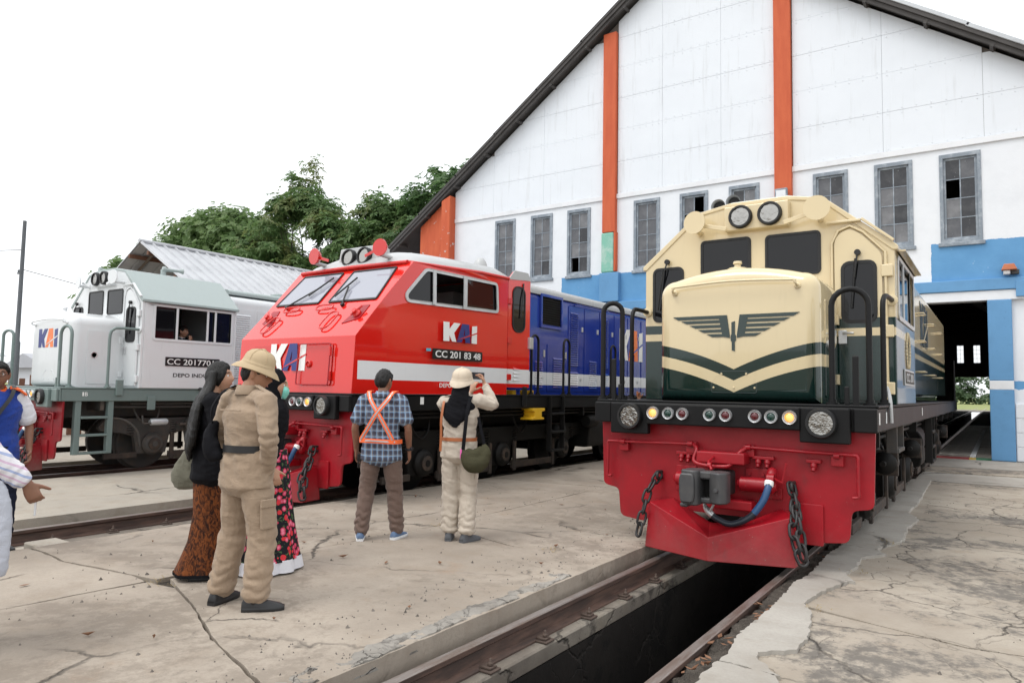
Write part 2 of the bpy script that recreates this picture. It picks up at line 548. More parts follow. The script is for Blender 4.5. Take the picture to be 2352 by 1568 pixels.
# the platform between the middle and the far track, the yard beyond, and the right-hand apron
pb = tag(bpy.data.objects.new("far_platform", None), kind="structure"); COL.objects.link(pb)
for i, (a, c) in enumerate(((-6, 3.4), (3.4, 8.2), (8.2, 14.0), (14.0, 20.0))):
    slab("concrete_slab", [(-12.58, a), (-9.03, a), (-9.03, c), (-12.58, c)], -0.3, 0.0, "concrete_far", pb, 0.015, 20 + i, 0.012, 0.2)
yd = tag(MB().box(-28, -14.95, Y0, 20.0, -0.3, 0.004).build("yard", "concrete_far", smooth=0), kind="structure")
ap = tag(bpy.data.objects.new("apron", None), kind="structure"); COL.objects.link(ap)
for i, P in enumerate((
        [(-1.30, -6), (14, -6), (14, 5.2), (4, 5.1), (1.0, 5.5), (-0.2, 5.3), (-1.28, 5.6)],
        [(-1.28, 5.62), (-0.2, 5.32), (1.0, 5.52), (4, 5.12), (14, 5.22), (14, 10.4), (2, 10.2), (-0.1, 10.6), (-1.28, 10.2)],
        [(-1.28, 10.22), (-0.1, 10.62), (2, 10.22), (14, 10.42), (14, 15.3), (-1.28, 15.2)])):
    slab("concrete_slab", P, -0.3, 0.0, "concrete_right", ap, 0.02, 30 + i, 0.006, 0.15)
slab("concrete_slab", [(-1.32, 15.24), (14, 15.34), (14, 17.2), (-1.32, 17.0)], -0.3, 0.012, "concrete_patch", ap, 0.015, 41, 0.006, 0.2)
slab("door_sill", [(-1.32, 17.05), (14, 17.25), (14, 18.3), (-1.32, 18.2)], -0.3, 0.03, "concrete_right", ap, 0.01, 42, 0.006, 0.2)
slab("door_sill", [(-1.32, 18.24), (14, 18.34), (14, 20.6), (-1.32, 20.6)], -0.3, 0.05, "concrete_patch", ap, 0.006, 43, 0.006, 0.2)
# pale repaired strip with a ragged edge beside the near track
rag = [(-1.03, -6), (-1.05, 1.5), (-0.98, 2.6), (-1.01, 3.4), (-1.0, 4.0), (-1.17, 4.27), (-1.19, 4.38), (-1.04, 4.56), (-1.02, 4.8), (-1.08, 5.1), (-1.10, 5.35), (-1.22, 5.6),
       (-1.16, 6.1), (-1.13, 6.75), (-1.06, 7.05), (-1.10, 7.5), (-0.93, 7.8), (-0.98, 8.3), (-0.86, 8.6), (-0.90, 9.6), (-0.84, 10.2), (-1.0, 10.8), (-0.98, 12.0), (-1.05, 15.2)]
inn = [(-1.37, 15.2), (-1.40, 10), (-1.38, 7.4), (-1.41, 6.2), (-1.37, 5.4), (-1.40, 4.8), (-1.34, 4.2), (-1.36, 3.6), (-1.30, 2.8), (-1.34, 1.5), (-1.33, -6)]
def strip(poly, name, seed):
    P = wob(poly, 0.022, 0.035, seed)
    P = [(x + random.uniform(-.011, .011), y + random.uniform(-.011, .011)) for x, y in P]
    m = MB(); m.plate([P], lambda p, q, d: (p, q, -0.2 + d), 0.226)
    return m.build(name, "concrete_patch", ap, smooth=0, bevel=0.008, seg=1)
def cut(poly_r, poly_i, a, c):
    return [p for p in poly_r if a < p[1] < c], [p for p in poly_i if a < p[1] < c]
for a, c, s in ((-6.5, 4.1, 1), (4.1, 6.5, 2), (6.5, 8.0, 3), (8.0, 15.5, 4)):
    r_, i_ = cut(rag, inn, a, c)
    lo = [] if a < -6 else [(-1.36, a + 0.01), (-1.0 - 0.1 * random.random(), a - 0.02)]
    hi = [] if c > 15 else [(-1.05, c - 0.02), (-1.36, c)]
    strip(lo + r_ + hi + i_, "repair_slab", s)

# trenches: ledges under the rails, pit walls and floors
tr = tag(bpy.data.objects.new("track_pit", None), kind="structure"); COL.objects.link(tr)
for k, (key, (pl, pr)) in enumerate(zip(("near", "mid", "far"), PITS)):
    c = TR[key]
    y0 = Y0 if key == "near" else (3.35 if key == "mid" else 30)
    for s_, (a, c2) in zip((-1, 1), ((pl - 0.02, c - (.41 if key == "near" else .30)), (c + (.41 if key == "near" else .30), pr + 0.02))):
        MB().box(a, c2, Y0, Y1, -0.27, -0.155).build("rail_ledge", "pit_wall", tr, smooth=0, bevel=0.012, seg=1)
        MB().box(a - .01 * s_, c2 + .004 * s_, Y0, Y1, -1.4, -0.272).build("pit_side", "pit_shaded", tr, smooth=0)
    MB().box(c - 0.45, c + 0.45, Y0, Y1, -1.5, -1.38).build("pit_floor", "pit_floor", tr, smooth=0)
    if y0 > Y0:
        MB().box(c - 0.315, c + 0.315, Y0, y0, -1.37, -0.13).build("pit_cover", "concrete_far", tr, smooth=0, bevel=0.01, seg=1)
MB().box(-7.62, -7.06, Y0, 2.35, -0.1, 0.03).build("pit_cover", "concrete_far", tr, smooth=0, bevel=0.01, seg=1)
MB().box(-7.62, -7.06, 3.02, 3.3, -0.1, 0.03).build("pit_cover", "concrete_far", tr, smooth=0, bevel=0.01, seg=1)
rubble_strip("debris", -7.6, -7.1, 2.35, 3.02, -0.03, "soil", tr, 20, 0.05, 9)
# soil packed against the outer rail of the near track
rubble_strip("packed_soil", -1.55, -1.31, -1.0, 16.0, -0.035, "soil", tr, 12, 0.04, 13)

def rail_profile(cx):
    P = [(-0.061, -0.155), (0.061, -0.155), (0.061, -0.143), (0.014, -0.128), (0.009, -0.055), (0.033, -0.036), (0.034, -0.008), (0.026, 0.0), (-0.026, 0.0), (-0.034, -0.008), (-0.033, -0.036), (-0.009, -0.055), (-0.014, -0.128), (-0.061, -0.143)]
    return [(cx + p, q) for p, q in P]
clip = MB()
clip.box(-0.055, 0.05, -0.055, 0.055, 0.0, 0.014)
clip.box(-0.05, 0.03, -0.035, 0.035, 0.014, 0.030)
clip.lathe([(0.020, 0.030), (0.020, 0.050), (0.010, 0.051), (0.010, 0.075)], (0.005, 0, 0), (0, 0, 1), 6)
clip_me = None
names = {("near", -1): "rusty rail bolted to the pit ledge beside the platform edge, nearest track",
         ("near", 1): "rusty rail half sunk in packed soil by the pale repaired concrete strip",
         ("mid", -1): "steel rail of the middle track, farther one, under the red locomotive",
         ("mid", 1): "steel rail of the middle track hidden behind the platform edge",
         ("far", -1): "farther steel rail under the white locomotive",
         ("far", 1): "nearer steel rail under the white locomotive"}
for key, c in TR.items():
    for s_ in (-1, 1):
        x = c + s_ * 0.555
        rl = MB().prism(rail_profile(x), 'y', Y0, 140.0).build("rail", "rail_steel", None, smooth=40)
        tag(rl, names[(key, s_)], "rail", "rails of the depot tracks")
        if key == "far": continue
        for i in range(24 if (key, s_) == ("near", -1) else 14):
            y = 2.32 + i * 0.63
            loc = (x - s_ * 0.096, y, -0.154)
            if clip_me is None:
                o = clip.build("rail_clip", "rust_iron", rl, bevel=0.004, seg=1); o.location = loc; clip_me = o
            else:
                share(clip_me, rl, loc, (0, 0, 0 if s_ < 0 else math.pi))
# dry leaves and straw lying by the rail and on the slabs
lf = MB()
for i in range(60):
    if i < 40:
        x, y, z = random.uniform(-1.52, -1.34), random.choice((random.gauss(4.3, .25), random.gauss(5.2, .2), random.uniform(3, 9))), -0.012
    else:
        x, y, z = random.uniform(-6.5, -3.1), random.uniform(2, 8), 0.087
    a, l, wd = random.uniform(0, 6.3), random.uniform(0.02, 0.05), random.uniform(0.008, 0.018)
    d, n_ = Vector((math.cos(a), math.sin(a), 0)), Vector((-math.sin(a), math.cos(a), 0))
    p = Vector((x, y, z)); cu = random.uniform(0.004, 0.02)
    lf.add([p - d * l + Vector((0, 0, cu)), p + n_ * wd + Vector((0, 0, cu)), p, p - n_ * wd + Vector((0, 0, cu)), p + d * l + Vector((0, 0, cu * 1.4))],
           [(0, 1, 2), (0, 2, 3), (1, 4, 2), (2, 4, 3)])
tag(lf.build("fallen_leaves", "dry_leaf", smooth=0), "dry brown leaves scattered beside the rail and on the slabs", "leaves", kind="stuff")

# grit, pebbles and crumbs of concrete lying about
gm = MB()
rg = random.Random(5)
for i in range(900):
    if i < 330: x, y, z = rg.uniform(-3.5, -2.85), rg.uniform(1.8, 9), ZP
    elif i < 560: x, y, z = rg.uniform(-6.9, -3.0), rg.uniform(1.8, 9), ZP
    elif i < 640: x, y, z = rg.gauss(-5.1, .08), rg.uniform(1.8, 10), ZP
    else: x, y, z = rg.uniform(-1.2, 3.0), rg.uniform(2.5, 14), 0.0
    r = rg.uniform(.003, .007) if rg.random() < .85 else rg.uniform(.008, .016)
    k = [(rg.uniform(.6, 1.3) * r * math.cos(a), rg.uniform(.6, 1.3) * r * math.sin(a)) for a in (0, 1.3, 2.5, 3.8, 5.0)]
    top = (x + rg.uniform(-.3, .3) * r, y, z + r * rg.uniform(.7, 1.3) + .003)
    gm.add([(x + a, y + b_, z) for a, b_ in k] + [top], [(0, 1, 5), (1, 2, 5), (2, 3, 5), (3, 4, 5), (4, 0, 5)])
tag(gm.build("gravel", "grit", smooth=0), "loose grit and crumbs of concrete on the slabs", "gravel", kind="stuff")
# dry weeds in the joints
wm = MB()
for i in range(70):
    cx, cy, z = rg.choice(((-5.0, 5.9, ZP), (-4.75, 5.85, ZP), (-5.2, 2.95, ZP), (-5.05, 2.93, ZP), (-1.05, 6.9, .02), (-1.1, 5.5, .02), (-0.95, 8.4, .02), (-3.4, 5.7, ZP), (-7.3, 2.7, -.02)))
    cx += rg.gauss(0, .06); cy += rg.gauss(0, .06)
    for k in range(3):
        a = rg.uniform(0, 6.28); l = rg.uniform(.02, .07)
        d = Vector((math.cos(a), math.sin(a), rg.uniform(.2, 1.2))).normalized() * l
        sd = Vector((-math.sin(a), math.cos(a), 0)) * .0016
        p0 = Vector((cx, cy, z)); p1 = p0 + d + Vector((0, 0, -.3 * l))
        wm.add([p0 - sd, p0 + sd, p0 + d * .6 + sd, p1, p0 + d * .6 - sd], [(0, 1, 2, 3, 4)])
tag(wm.build("dry_weeds", "straw", smooth=0), "dry straw and weeds in the slab joints", "weeds", kind="stuff")
# ---------------------------------------------------------------- the locomotive shed
FY = 20.8            # plane of the front wall
AX, AZ = -7.65, 15.75
SL = 0.705           # roof slope
GX0, GX1 = -17.0, 1.7
def roof_z(x): return AZ - SL * abs(x - AX)

def plaster(name):
    """white plaster with blue painted fields whose edges are worn, flaked patches and streaks"""
    t = NT(name)
    x, y, z = t.xyz()
    v = t.vec()
    n1 = t.noise(v, 1.3, 6, 0.65)
    n2 = t.noise(v, 6.5, 6, 0.7)
    fine = t.noise(v, 38, 4, 0.7)
    wz = t.m('ADD', z, t.m('MULTIPLY', t.m('SUBTRACT', n2, 0.5), 0.10))
    wx = t.m('ADD', x, t.m('MULTIPLY', t.m('SUBTRACT', n2, 0.5), 0.08))
    def box(x0, x1, z0, z1):
        a = t.m('MULTIPLY', t.m('GREATER_THAN', wx, x0), t.m('LESS_THAN', wx, x1))
        b_ = t.m('MULTIPLY', t.m('GREATER_THAN', wz, z0), t.m('LESS_THAN', wz, z1))
        return t.m('MULTIPLY', a, b_)
    blue = box(-12.25, -3.6, 4.2, 5.40)
    for B in ((-1.32, 9, 4.2, 5.43), (-40, 9, 4.2, 4.44), (-0.1, 9, 1.76, 1.96)):
        blue = t.m('MAXIMUM', blue, box(*B))
    flake = t.m('MULTIPLY', t.step(n2, 0.66, 0.68), t.step(n1, 0.50, 0.62))
    blue = t.m('MULTIPLY', blue, t.m('SUBTRACT', 1.0, flake))
    white = t.mix(t.m('MULTIPLY', t.step(n1, 0.4, 0.75), 0.35), (0.74, 0.765, 0.80), (0.60, 0.625, 0.66))
    low = t.m('MULTIPLY', t.step(t.m('ADD', t.m('MULTIPLY', z, -0.55), n2), 0.30, 0.62), 0.55)
    white = t.mix(low, white, (0.33, 0.33, 0.33))
    bl = t.mix(t.step(n1, 0.3, 0.75), (0.105, 0.275, 0.50), (0.13, 0.32, 0.56))
    c = t.mix(blue, white, bl)
    grn = t.m('MULTIPLY', t.step(t.noise(v, 2.2, 5, 0.6), 0.70, 0.72), t.m('MULTIPLY', t.m('GREATER_THAN', z, 3.8), t.m('LESS_THAN', z, 4.6)))
    c = t.mix(grn, c, (0.36, 0.60, 0.50))
    t.set(color=c, rough=0.75, spec=0.3)
    t.bump(t.m('ADD', t.m('MULTIPLY', n2, 0.6), t.m('ADD', t.m('MULTIPLY', fine, 0.4), t.m('MULTIPLY', flake, -1.0))), 0.35, 0.02)
    M[name] = t.mat
plaster("plaster")
def panel_mat():
    t = NT("panel_white")
    v = t.vec()
    n = t.noise(v, .7, 5, .6); st = t.noise(t.vec(scale=(3.2, 1, .22)), 2.2, 6, .65); sp = t.noise(v, 26, 3, .6)
    c = t.mix(t.m('MULTIPLY', t.step(n, .4, .75), .35), (0.73, 0.765, 0.81), (0.66, 0.695, 0.74))
    c = t.mix(t.m('MULTIPLY', t.step(st, .54, .80), .42), c, (0.47, 0.48, 0.48))
    c = t.mix(t.m('MULTIPLY', t.step(sp, .70, .78), .25), c, (0.50, 0.47, 0.43))
    t.set(color=c, rough=.5, spec=.3)
    t.bump(t.noise(v, 1.6, 3), .25, .05)
    M["panel_white"] = t.mat
panel_mat()
paint("trim_white", (0.74, 0.755, 0.78), 0.6, grime=0.2, scale=2)
paint("tile_white", (0.72, 0.74, 0.77), 0.25, grime=0.25, scale=2)
paint("blue_paint", (0.112, 0.285, 0.51), 0.6, grime=0.25, scale=1.4, bump=0.003)
def orange_mat():
    t = NT("orange_paint")
    x, y, z = t.xyz()
    v = t.vec()
    n1 = t.noise(t.vec(scale=(3, 3, 0.5)), 1.5, 6, 0.65)
    n2 = t.noise(v, 2.6, 6, 0.7)
    c = t.mix(t.step(n1, 0.35, 0.7), (0.50, 0.095, 0.038), (0.57, 0.125, 0.050))
    fl = t.m('MULTIPLY', t.step(n2, 0.63, 0.645), t.m('LESS_THAN', x, -16.9))
    c = t.mix(fl, c, (0.52, 0.50, 0.47))
    t.set(color=c, rough=0.65, spec=0.3)
    t.bump(t.m('ADD', n2, t.m('MULTIPLY', fl, -1.2)), 0.4, 0.01)
    M["orange_paint"] = t.mat
orange_mat()
paint("green_primer", (0.20, 0.46, 0.36), 0.7, grime=0.7, scale=3.5, grimecol=(0.55, 0.62, 0.58), bump=0.006)
paint("window_frame", (0.21, 0.245, 0.285), 0.75, grime=0.8, scale=6, grimecol=(0.42, 0.46, 0.50), bump=0.006)
paint("roof_dark", (0.075, 0.07, 0.068), 0.85, grime=0.5, scale=1.5)
paint("roof_sheet", (0.50, 0.52, 0.54), 0.45, grime=0.35, scale=1.0, metal=0.2)
paint("steel_dark", (0.06, 0.06, 0.062), 0.7, grime=0.4)
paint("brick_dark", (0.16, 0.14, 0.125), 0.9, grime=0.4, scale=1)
paint("wood_floor", (0.20, 0.18, 0.16), 0.45, grime=0.9, scale=3.5, grimecol=(0.48, 0.46, 0.44), bump=0.006)
def pane_mat(name, base, rough, dust):
    t = NT(name)
    v = t.vec()
    n = t.noise(v, 3.0, 6, 0.7)
    sp = t.noise(v, 30, 3, 0.6)
    c = t.mix(t.m('MULTIPLY', t.step(n, 0.4, 0.7), dust), base, tuple(b + 0.10 for b in base))
    c = t.mix(t.m('MULTIPLY', t.step(sp, 0.70, 0.74), 0.6), c, (0.55, 0.56, 0.58))
    t.set(color=c, rough=t.m('ADD', rough, t.m('MULTIPLY', n, 0.25)))
    M[name] = t.mat
pane_mat("pane_dirty", (0.085, 0.088, 0.098), 0.18, 0.5)
pane_mat("pane_dusty", (0.135, 0.138, 0.148), 0.3, 0.7)
pane_mat("pane_dark", (0.022, 0.023, 0.027), 0.1, 0.3)
def frosty():
    t = NT("pane_bright")
    e = t.node("ShaderNodeBsdfTranslucent"); e.inputs[0].default_value = (0.9, 0.92, 0.93, 1)
    tr_ = t.node("ShaderNodeBsdfTransparent")
    mx = t.node("ShaderNodeMixShader"); mx.inputs[0].default_value = 0.75
    t.t.links.new(e.outputs[0], mx.inputs[1]); t.t.links.new(tr_.outputs[0], mx.inputs[2])
    t.t.links.new(mx.outputs[0], t.t.nodes["Material Output"].inputs[0])
    M["pane_bright"] = t.mat
frosty()

shed = empty("locomotive_shed", (0, 0, 0), 0, "tall white gabled locomotive shed with orange pilasters and blue painted band", "building")
WINX = [-15.08, -13.52, -12.03, -9.56, -8.01, -6.48, -4.12, -2.58, -1.09]
WW, WZ0, WZ1 = 0.875, 5.44, 7.70
DOORS = [(-4.08, -0.16, 3.93), (-9.86, -5.94, 3.93), (-15.66, -11.74, 3.93)]
def front_wall(yy, winx, name, mat, th=0.35):
    out = [(GX0, 0), (GX1, 0), (GX1, 8.0), (GX0, 8.0)]
    # doors reach the ground: notch them out of the outline
    o = [(GX0, 0.0)]
    for a, c, h in sorted(DOORS):
        o += [(a, 0.0), (a, h), (c, h), (c, 0.0)]
    o += [(GX1, 0.0), (GX1, 8.0), (GX0, 8.0)]
    holes = [[(x, WZ0), (x + WW, WZ0), (x + WW, WZ1), (x, WZ1)] for x in winx]
    m = MB()
    m.plate([o] + holes, lambda p, q, d: (p, yy + d, q), th)
    return m.build(name, mat, shed, smooth=0)
front_wall(FY, WINX, "wall", "plaster")
# ledge under the panels, lintel course, painted column and tiled dado right of the doorway
MB().box(GX0 + 0.0, GX1, FY - 0.05, FY + 0.02, 7.86, 8.02).build("ledge", "trim_white", shed, smooth=0, bevel=0.01, seg=1)
MB().box(-5.5, GX1, FY - 0.14, FY + 0.02, 4.17, 4.45).build("lintel_beam", "blue_paint", shed, smooth=0, bevel=0.012, seg=1)
MB().box(-5.5, GX1, FY - 0.10, FY + 0.02, 3.92, 4.165).build("lintel", "plaster", shed, smooth=0, bevel=0.012, seg=1)
MB().box(-12.25, -5.7, FY - 0.14, FY + 0.02, 4.17, 4.45).build("lintel_beam", "blue_paint", shed, smooth=0, bevel=0.012, seg=1)
MB().box(-0.16, 0.33, FY - 0.12, FY + 0.4, 1.97, 3.92).build("door_column", "blue_paint", shed, smooth=0, bevel=0.012, seg=1)
MB().box(-0.16, 0.33, FY - 0.12, FY + 0.4, 1.75, 1.968).build("column_band", "trim_white", shed, smooth=0, bevel=0.012, seg=1)
MB().box(-0.16, 0.33, FY - 0.12, FY + 0.4, 0.05, 1.748).build("door_column", "blue_paint", shed, smooth=0, bevel=0.012, seg=1)
tl = None
for i in range(4):
    for j in range(4):
        x, z = 0.345 + i * 0.34, 0.06 + j * 0.34
        if x + 0.33 > GX1: continue
        if tl is None:
            tl = MB().box(0, 0.333, -0.03, 0.02, 0, 0.333).build("tile", "tile_white", shed, smooth=0, bevel=0.006, seg=1); tl.location = (x, FY - 0.02, z)
        else:
            share(tl, shed, (x, FY - 0.02 + random.uniform(-.003, .003), z))
MB().box(0.42, 0.80, FY - 0.16, FY - 0.08, 3.98, 4.36).build("junction_box", "blue_paint", shed, smooth=0, bevel=0.01)
# pilasters
for px in (-10.64, -5.14):
    pw = 0.47
    if px < -8:
        MB().box(px, px + pw, FY - 0.16, FY + 0.02, 6.75, roof_z(px) - 0.15).build("pilaster", "orange_paint", shed, smooth=0, bevel=0.015)
        MB().box(px - 0.03, px + pw - 0.05, FY - 0.165, FY + 0.02, 5.42, 6.745).build("pilaster_base", "green_primer", shed, smooth=0, bevel=0.05, seg=3)
        MB().box(px + pw - 0.045, px + pw + 0.03, FY - 0.16, FY + 0.02, 5.45, 6.745).build("pilaster_edge", "orange_paint", shed, smooth=0, bevel=0.015)
    else:
        MB().box(px, px + pw, FY - 0.16, FY + 0.02, 5.42, roof_z(px + pw) - 0.15).build("pilaster", "orange_paint", shed, smooth=0, bevel=0.015)
    MB().box(px - 0.08, px + pw + 0.14, FY - 0.18, FY + 0.02, 4.46, 5.415).build("pilaster_foot", "blue_paint", shed, smooth=0, bevel=0.02)
for s_, x0, x1 in ((-1, GX0 - 0.42, GX0 + 0.0), (1, GX1, GX1 + 0.42)):
    m = MB(); m.prism([(x0, 0), (x1, 0), (x1, min(roof_z(x1), roof_z(x0)) + 0.02), (x0, min(roof_z(x1), roof_z(x0)) - 0.15)], 'y', FY - 0.35, FY + 0.3)
    m.build("corner_pier", "orange_paint", shed, smooth=0, bevel=0.03)
    a, c = (x0 - 1.25, x0) if s_ < 0 else (x1, x1 + 1.25)
    za, zc = roof_z(a) - 0.10, roof_z(c) - 0.10
    m = MB(); m.prism([(a, 0), (c, 0), (c, zc), (a, za)], 'y', FY - 0.12, FY + 0.3)
    m.build("buttress", "orange_paint", shed, smooth=0, bevel=0.03)
# gable panels, one sheet each, clipped by the roof line
ROWS = [8.03, 9.10, 10.175, 11.235, 12.28, 13.30, 14.32, 15.4]
BAYS = [[GX0 + 0.0, -15.19, -13.02, -10.66], [-10.15, -8.60, -6.72, -5.16], [-4.65, -2.36, -0.12, GX1]]
def clip_poly(poly, f):
    out = []
    for i in range(len(poly)):
        a, c = poly[i], poly[(i + 1) % len(poly)]
        fa, fc = f(a), f(c)
        if fa >= 0: out.append(a)
        if fa * fc < 0:
            t = fa / (fa - fc)
            out.append((a[0] + (c[0] - a[0]) * t, a[1] + (c[1] - a[1]) * t))
    return out
for bay in BAYS:
    for i in range(3):
        for j in range(len(ROWS) - 1):
            P = [(bay[i] + 0.003, ROWS[j] + 0.003), (bay[i + 1] - 0.003, ROWS[j] + 0.003), (bay[i + 1] - 0.003, ROWS[j + 1] - 0.003), (bay[i] + 0.003, ROWS[j + 1] - 0.003)]
            P = clip_poly(P, lambda p: AZ - 0.12 - SL * (p[0] - AX) - p[1])
            P = clip_poly(P, lambda p: AZ - 0.12 + SL * (p[0] - AX) - p[1])
            if len(P) < 3 or abs(sum(P[k][0] * P[(k + 1) % len(P)][1] - P[(k + 1) % len(P)][0] * P[k][1] for k in range(len(P)))) < 0.06: continue
            t0 = FY - 0.014 - 0.003 * (j % 2)
            m = MB(); m.prism(P, 'y', t0, FY + 0.02)
            # nail heads along the top and bottom edge
            xs_ = [p[0] for p in P]
            for zz in (ROWS[j] + 0.06, ROWS[j + 1] - 0.07):
                n = 7
                for k in range(n):
                    xx = bay[i] + 0.12 + (bay[i + 1] - bay[i] - 0.24) * k / (n - 1)
                    if zz < AZ - 0.3 - SL * abs(xx - AX):
                        m.lathe([(0.017, 0.0), (0.012, 0.012), (0.0, 0.014)], (xx, t0 + 0.001, zz), (0, -1, 0), 6)
            m.build("gable_panel", "panel_white", shed, smooth=0)
MB().prism([(GX0, 8.0), (GX1, 8.0), (GX1, roof_z(GX1) - 0.1), (AX, AZ - 0.1), (GX0, roof_z(GX0) - 0.1)], 'y', FY + 0.03, FY + 0.3).build("gable_wall", "brick_dark", shed, smooth=0)
# windows: frame, sash bars and panes
def make_window(loc, broken, lit=(), y_out=FY):
    o = MB()
    f = 0.075
    o.plate([[(-0.01, -0.02), (WW + 0.01, -0.02), (WW + 0.01, WZ1 - WZ0 + 0.01), (-0.01, WZ1 - WZ0 + 0.01)], [(f, f), (WW - f, f), (WW - f, WZ1 - WZ0 - f - 0.02), (f, WZ1 - WZ0 - f - 0.02)]],
            lambda p, q, d: (p, -0.035 + d, q), 0.13)
    fr = o.build("window", "window_frame", shed, smooth=0, bevel=0.006, seg=1, loc=loc)
    o = MB()
    g_ = 0.055
    x0, x1, z0, z1 = f, WW - f, f, WZ1 - WZ0 - f - 0.02
    o.plate([[(x0, z0), (x1, z0), (x1, z1), (x0, z1)], [(x0 + g_, z0 + g_), (x1 - g_, z0 + g_), (x1 - g_, z1 - g_), (x0 + g_, z1 - g_)]], lambda p, q, d: (p, 0.02 + d, q), 0.05)
    xa, xb, za, zb = x0 + g_, x1 - g_, z0 + g_, z1 - g_
    xm = (xa + xb) / 2
    o.box(xm - 0.013, xm + 0.013, 0.028, 0.06, za, zb)
    for k in range(1, 4):
        zz = za + (zb - za) * k / 4
        o.box(xa, xb, 0.030, 0.058, zz - 0.012, zz + 0.012)
    o.build("sash", "window_frame", fr, smooth=0, bevel=0.003, seg=1)
    for c in range(2):
        for r in range(4):
            if (c, r) in broken: continue
            pa_, pb_ = (xa, xm) if c == 0 else (xm, xb)
            qa, qb = za + (zb - za) * r / 4, za + (zb - za) * (r + 1) / 4
            tilt = random.uniform(-0.006, 0.006)
            p = MB()
            p.add([(pa_, 0.044 + tilt, qa), (pb_, 0.044, qa), (pb_, 0.044 - tilt, qb), (pa_, 0.044, qb)], [(0, 1, 2, 3)])
            p.build("pane", lit or random.choice(("pane_dark", "pane_dirty", "pane_dirty", "pane_dusty")), fr, smooth=0)
    return fr
BROKEN = {2: [(0, 0)], 4: [(1, 3), (0, 2)], 8: [(0, 2)]}
for i, x in enumerate(WINX):
    make_window((x, FY, WZ0), BROKEN.get(i, []))
    MB().box(x - 0.06, x + WW + 0.06, FY - 0.06, FY + 0.02, WZ0 - 0.10, WZ0 - 0.005).build("window_sill", "window_frame", shed, smooth=0, bevel=0.01, seg=1)
# roof, fascia and interior
ROVER = 0.42
for s_ in (-1, 1):
    xe = AX + s_ * 12.55
    n = Vector((s_ * SL, 0, 1)).normalized()
    def rp(x, off, y): return (x + n.x * off, y, roof_z(x) + n.z * off)
    MB().add([rp(AX, 0, FY - ROVER), rp(xe, 0, FY - ROVER), rp(xe, 0, Y1 + 1), rp(AX, 0, Y1 + 1), rp(AX, .10, FY - ROVER), rp(xe, .10, FY - ROVER), rp(xe, .10, Y1 + 1), rp(AX, .10, Y1 + 1)],
             [(0, 3, 2, 1), (4, 5, 6, 7), (0, 1, 5, 4), (1, 2, 6, 5), (2, 3, 7, 6), (3, 0, 4, 7)]).build("roof", "roof_dark", shed, smooth=0)
    # rafter along the verge with purlin ends under it
    m = MB()
    m.add([rp(AX, -.10, FY - ROVER + .06), rp(xe, -.10, FY - ROVER + .06), rp(xe, -.10, FY - ROVER + .14), rp(AX, -.10, FY - ROVER + .14), rp(AX, -.005, FY - ROVER + .06), rp(xe, -.005, FY - ROVER + .06), rp(xe, -.005, FY - ROVER + .14), rp(AX, -.005, FY - ROVER + .14)],
          [(0, 3, 2, 1), (4, 5, 6, 7), (0, 1, 5, 4), (1, 2, 6, 5), (2, 3, 7, 6), (3, 0, 4, 7)])
    m.build("verge_rafter", "roof_dark", shed, smooth=0)
    for k in range(9):
        x = AX + s_ * (0.8 + k * 1.4)
        c = Vector(rp(x, -.07, FY - ROVER / 2 + .1))
        MB().obox(c, (n.z, 0, -n.x), (0, 1, 0), n, .045, ROVER / 2 + .05, .06).build("purlin", "roof_dark", shed, smooth=0)
    # verge flashing in overlapping lengths
    k = 0
    L = 12.5 / 7
    while k < 7:
        xa, xb = AX + s_ * (k * L), AX + s_ * ((k + 1) * L + .06)
        o_ = .11 + .006 * (k % 2)
        m = MB()
        m.add([rp(xa, o_ - .02, FY - ROVER - .03), rp(xb, o_ - .02 + .012, FY - ROVER - .03), rp(xb, o_ + .09, FY - ROVER - .03), rp(xa, o_ + .08, FY - ROVER - .03),
               rp(xa, o_ - .02, FY - ROVER + .28), rp(xb, o_ - .02 + .012, FY - ROVER + .28), rp(xb, o_ + .15, FY - ROVER + .28), rp(xa, o_ + .14, FY - ROVER + .28)],
              [(0, 3, 2, 1), (4, 5, 6, 7), (0, 1, 5, 4), (1, 2, 6, 5), (2, 3, 7, 6), (3, 0, 4, 7)])
        m.build("verge_flashing", "roof_sheet" if s_ > 0 else "roof_dark", shed, smooth=0, bevel=.01, seg=1)
        k += 1
for s_, x in ((-1, GX0), (1, GX1)):
    MB().box(x - 0.15, x + 0.15, FY + 0.3, Y1, 0, roof_z(x)).build("side_wall", "brick_dark", shed, smooth=0)
RW = [x - 0.0 for x in (-15.3, -13.75, -12.2, -9.8, -8.2, -6.65, -3.90, -2.30, -0.80)]
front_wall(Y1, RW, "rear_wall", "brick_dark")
MB().prism([(GX0, 8.0), (GX1, 8.0), (GX1, roof_z(GX1)), (AX, AZ), (GX0, roof_z(GX0))], 'y', Y1, Y1 + 0.3).build("rear_gable", "brick_dark", shed, smooth=0)
for x in RW[5:]:
    make_window((x, Y1, WZ0), [], lit="pane_bright")
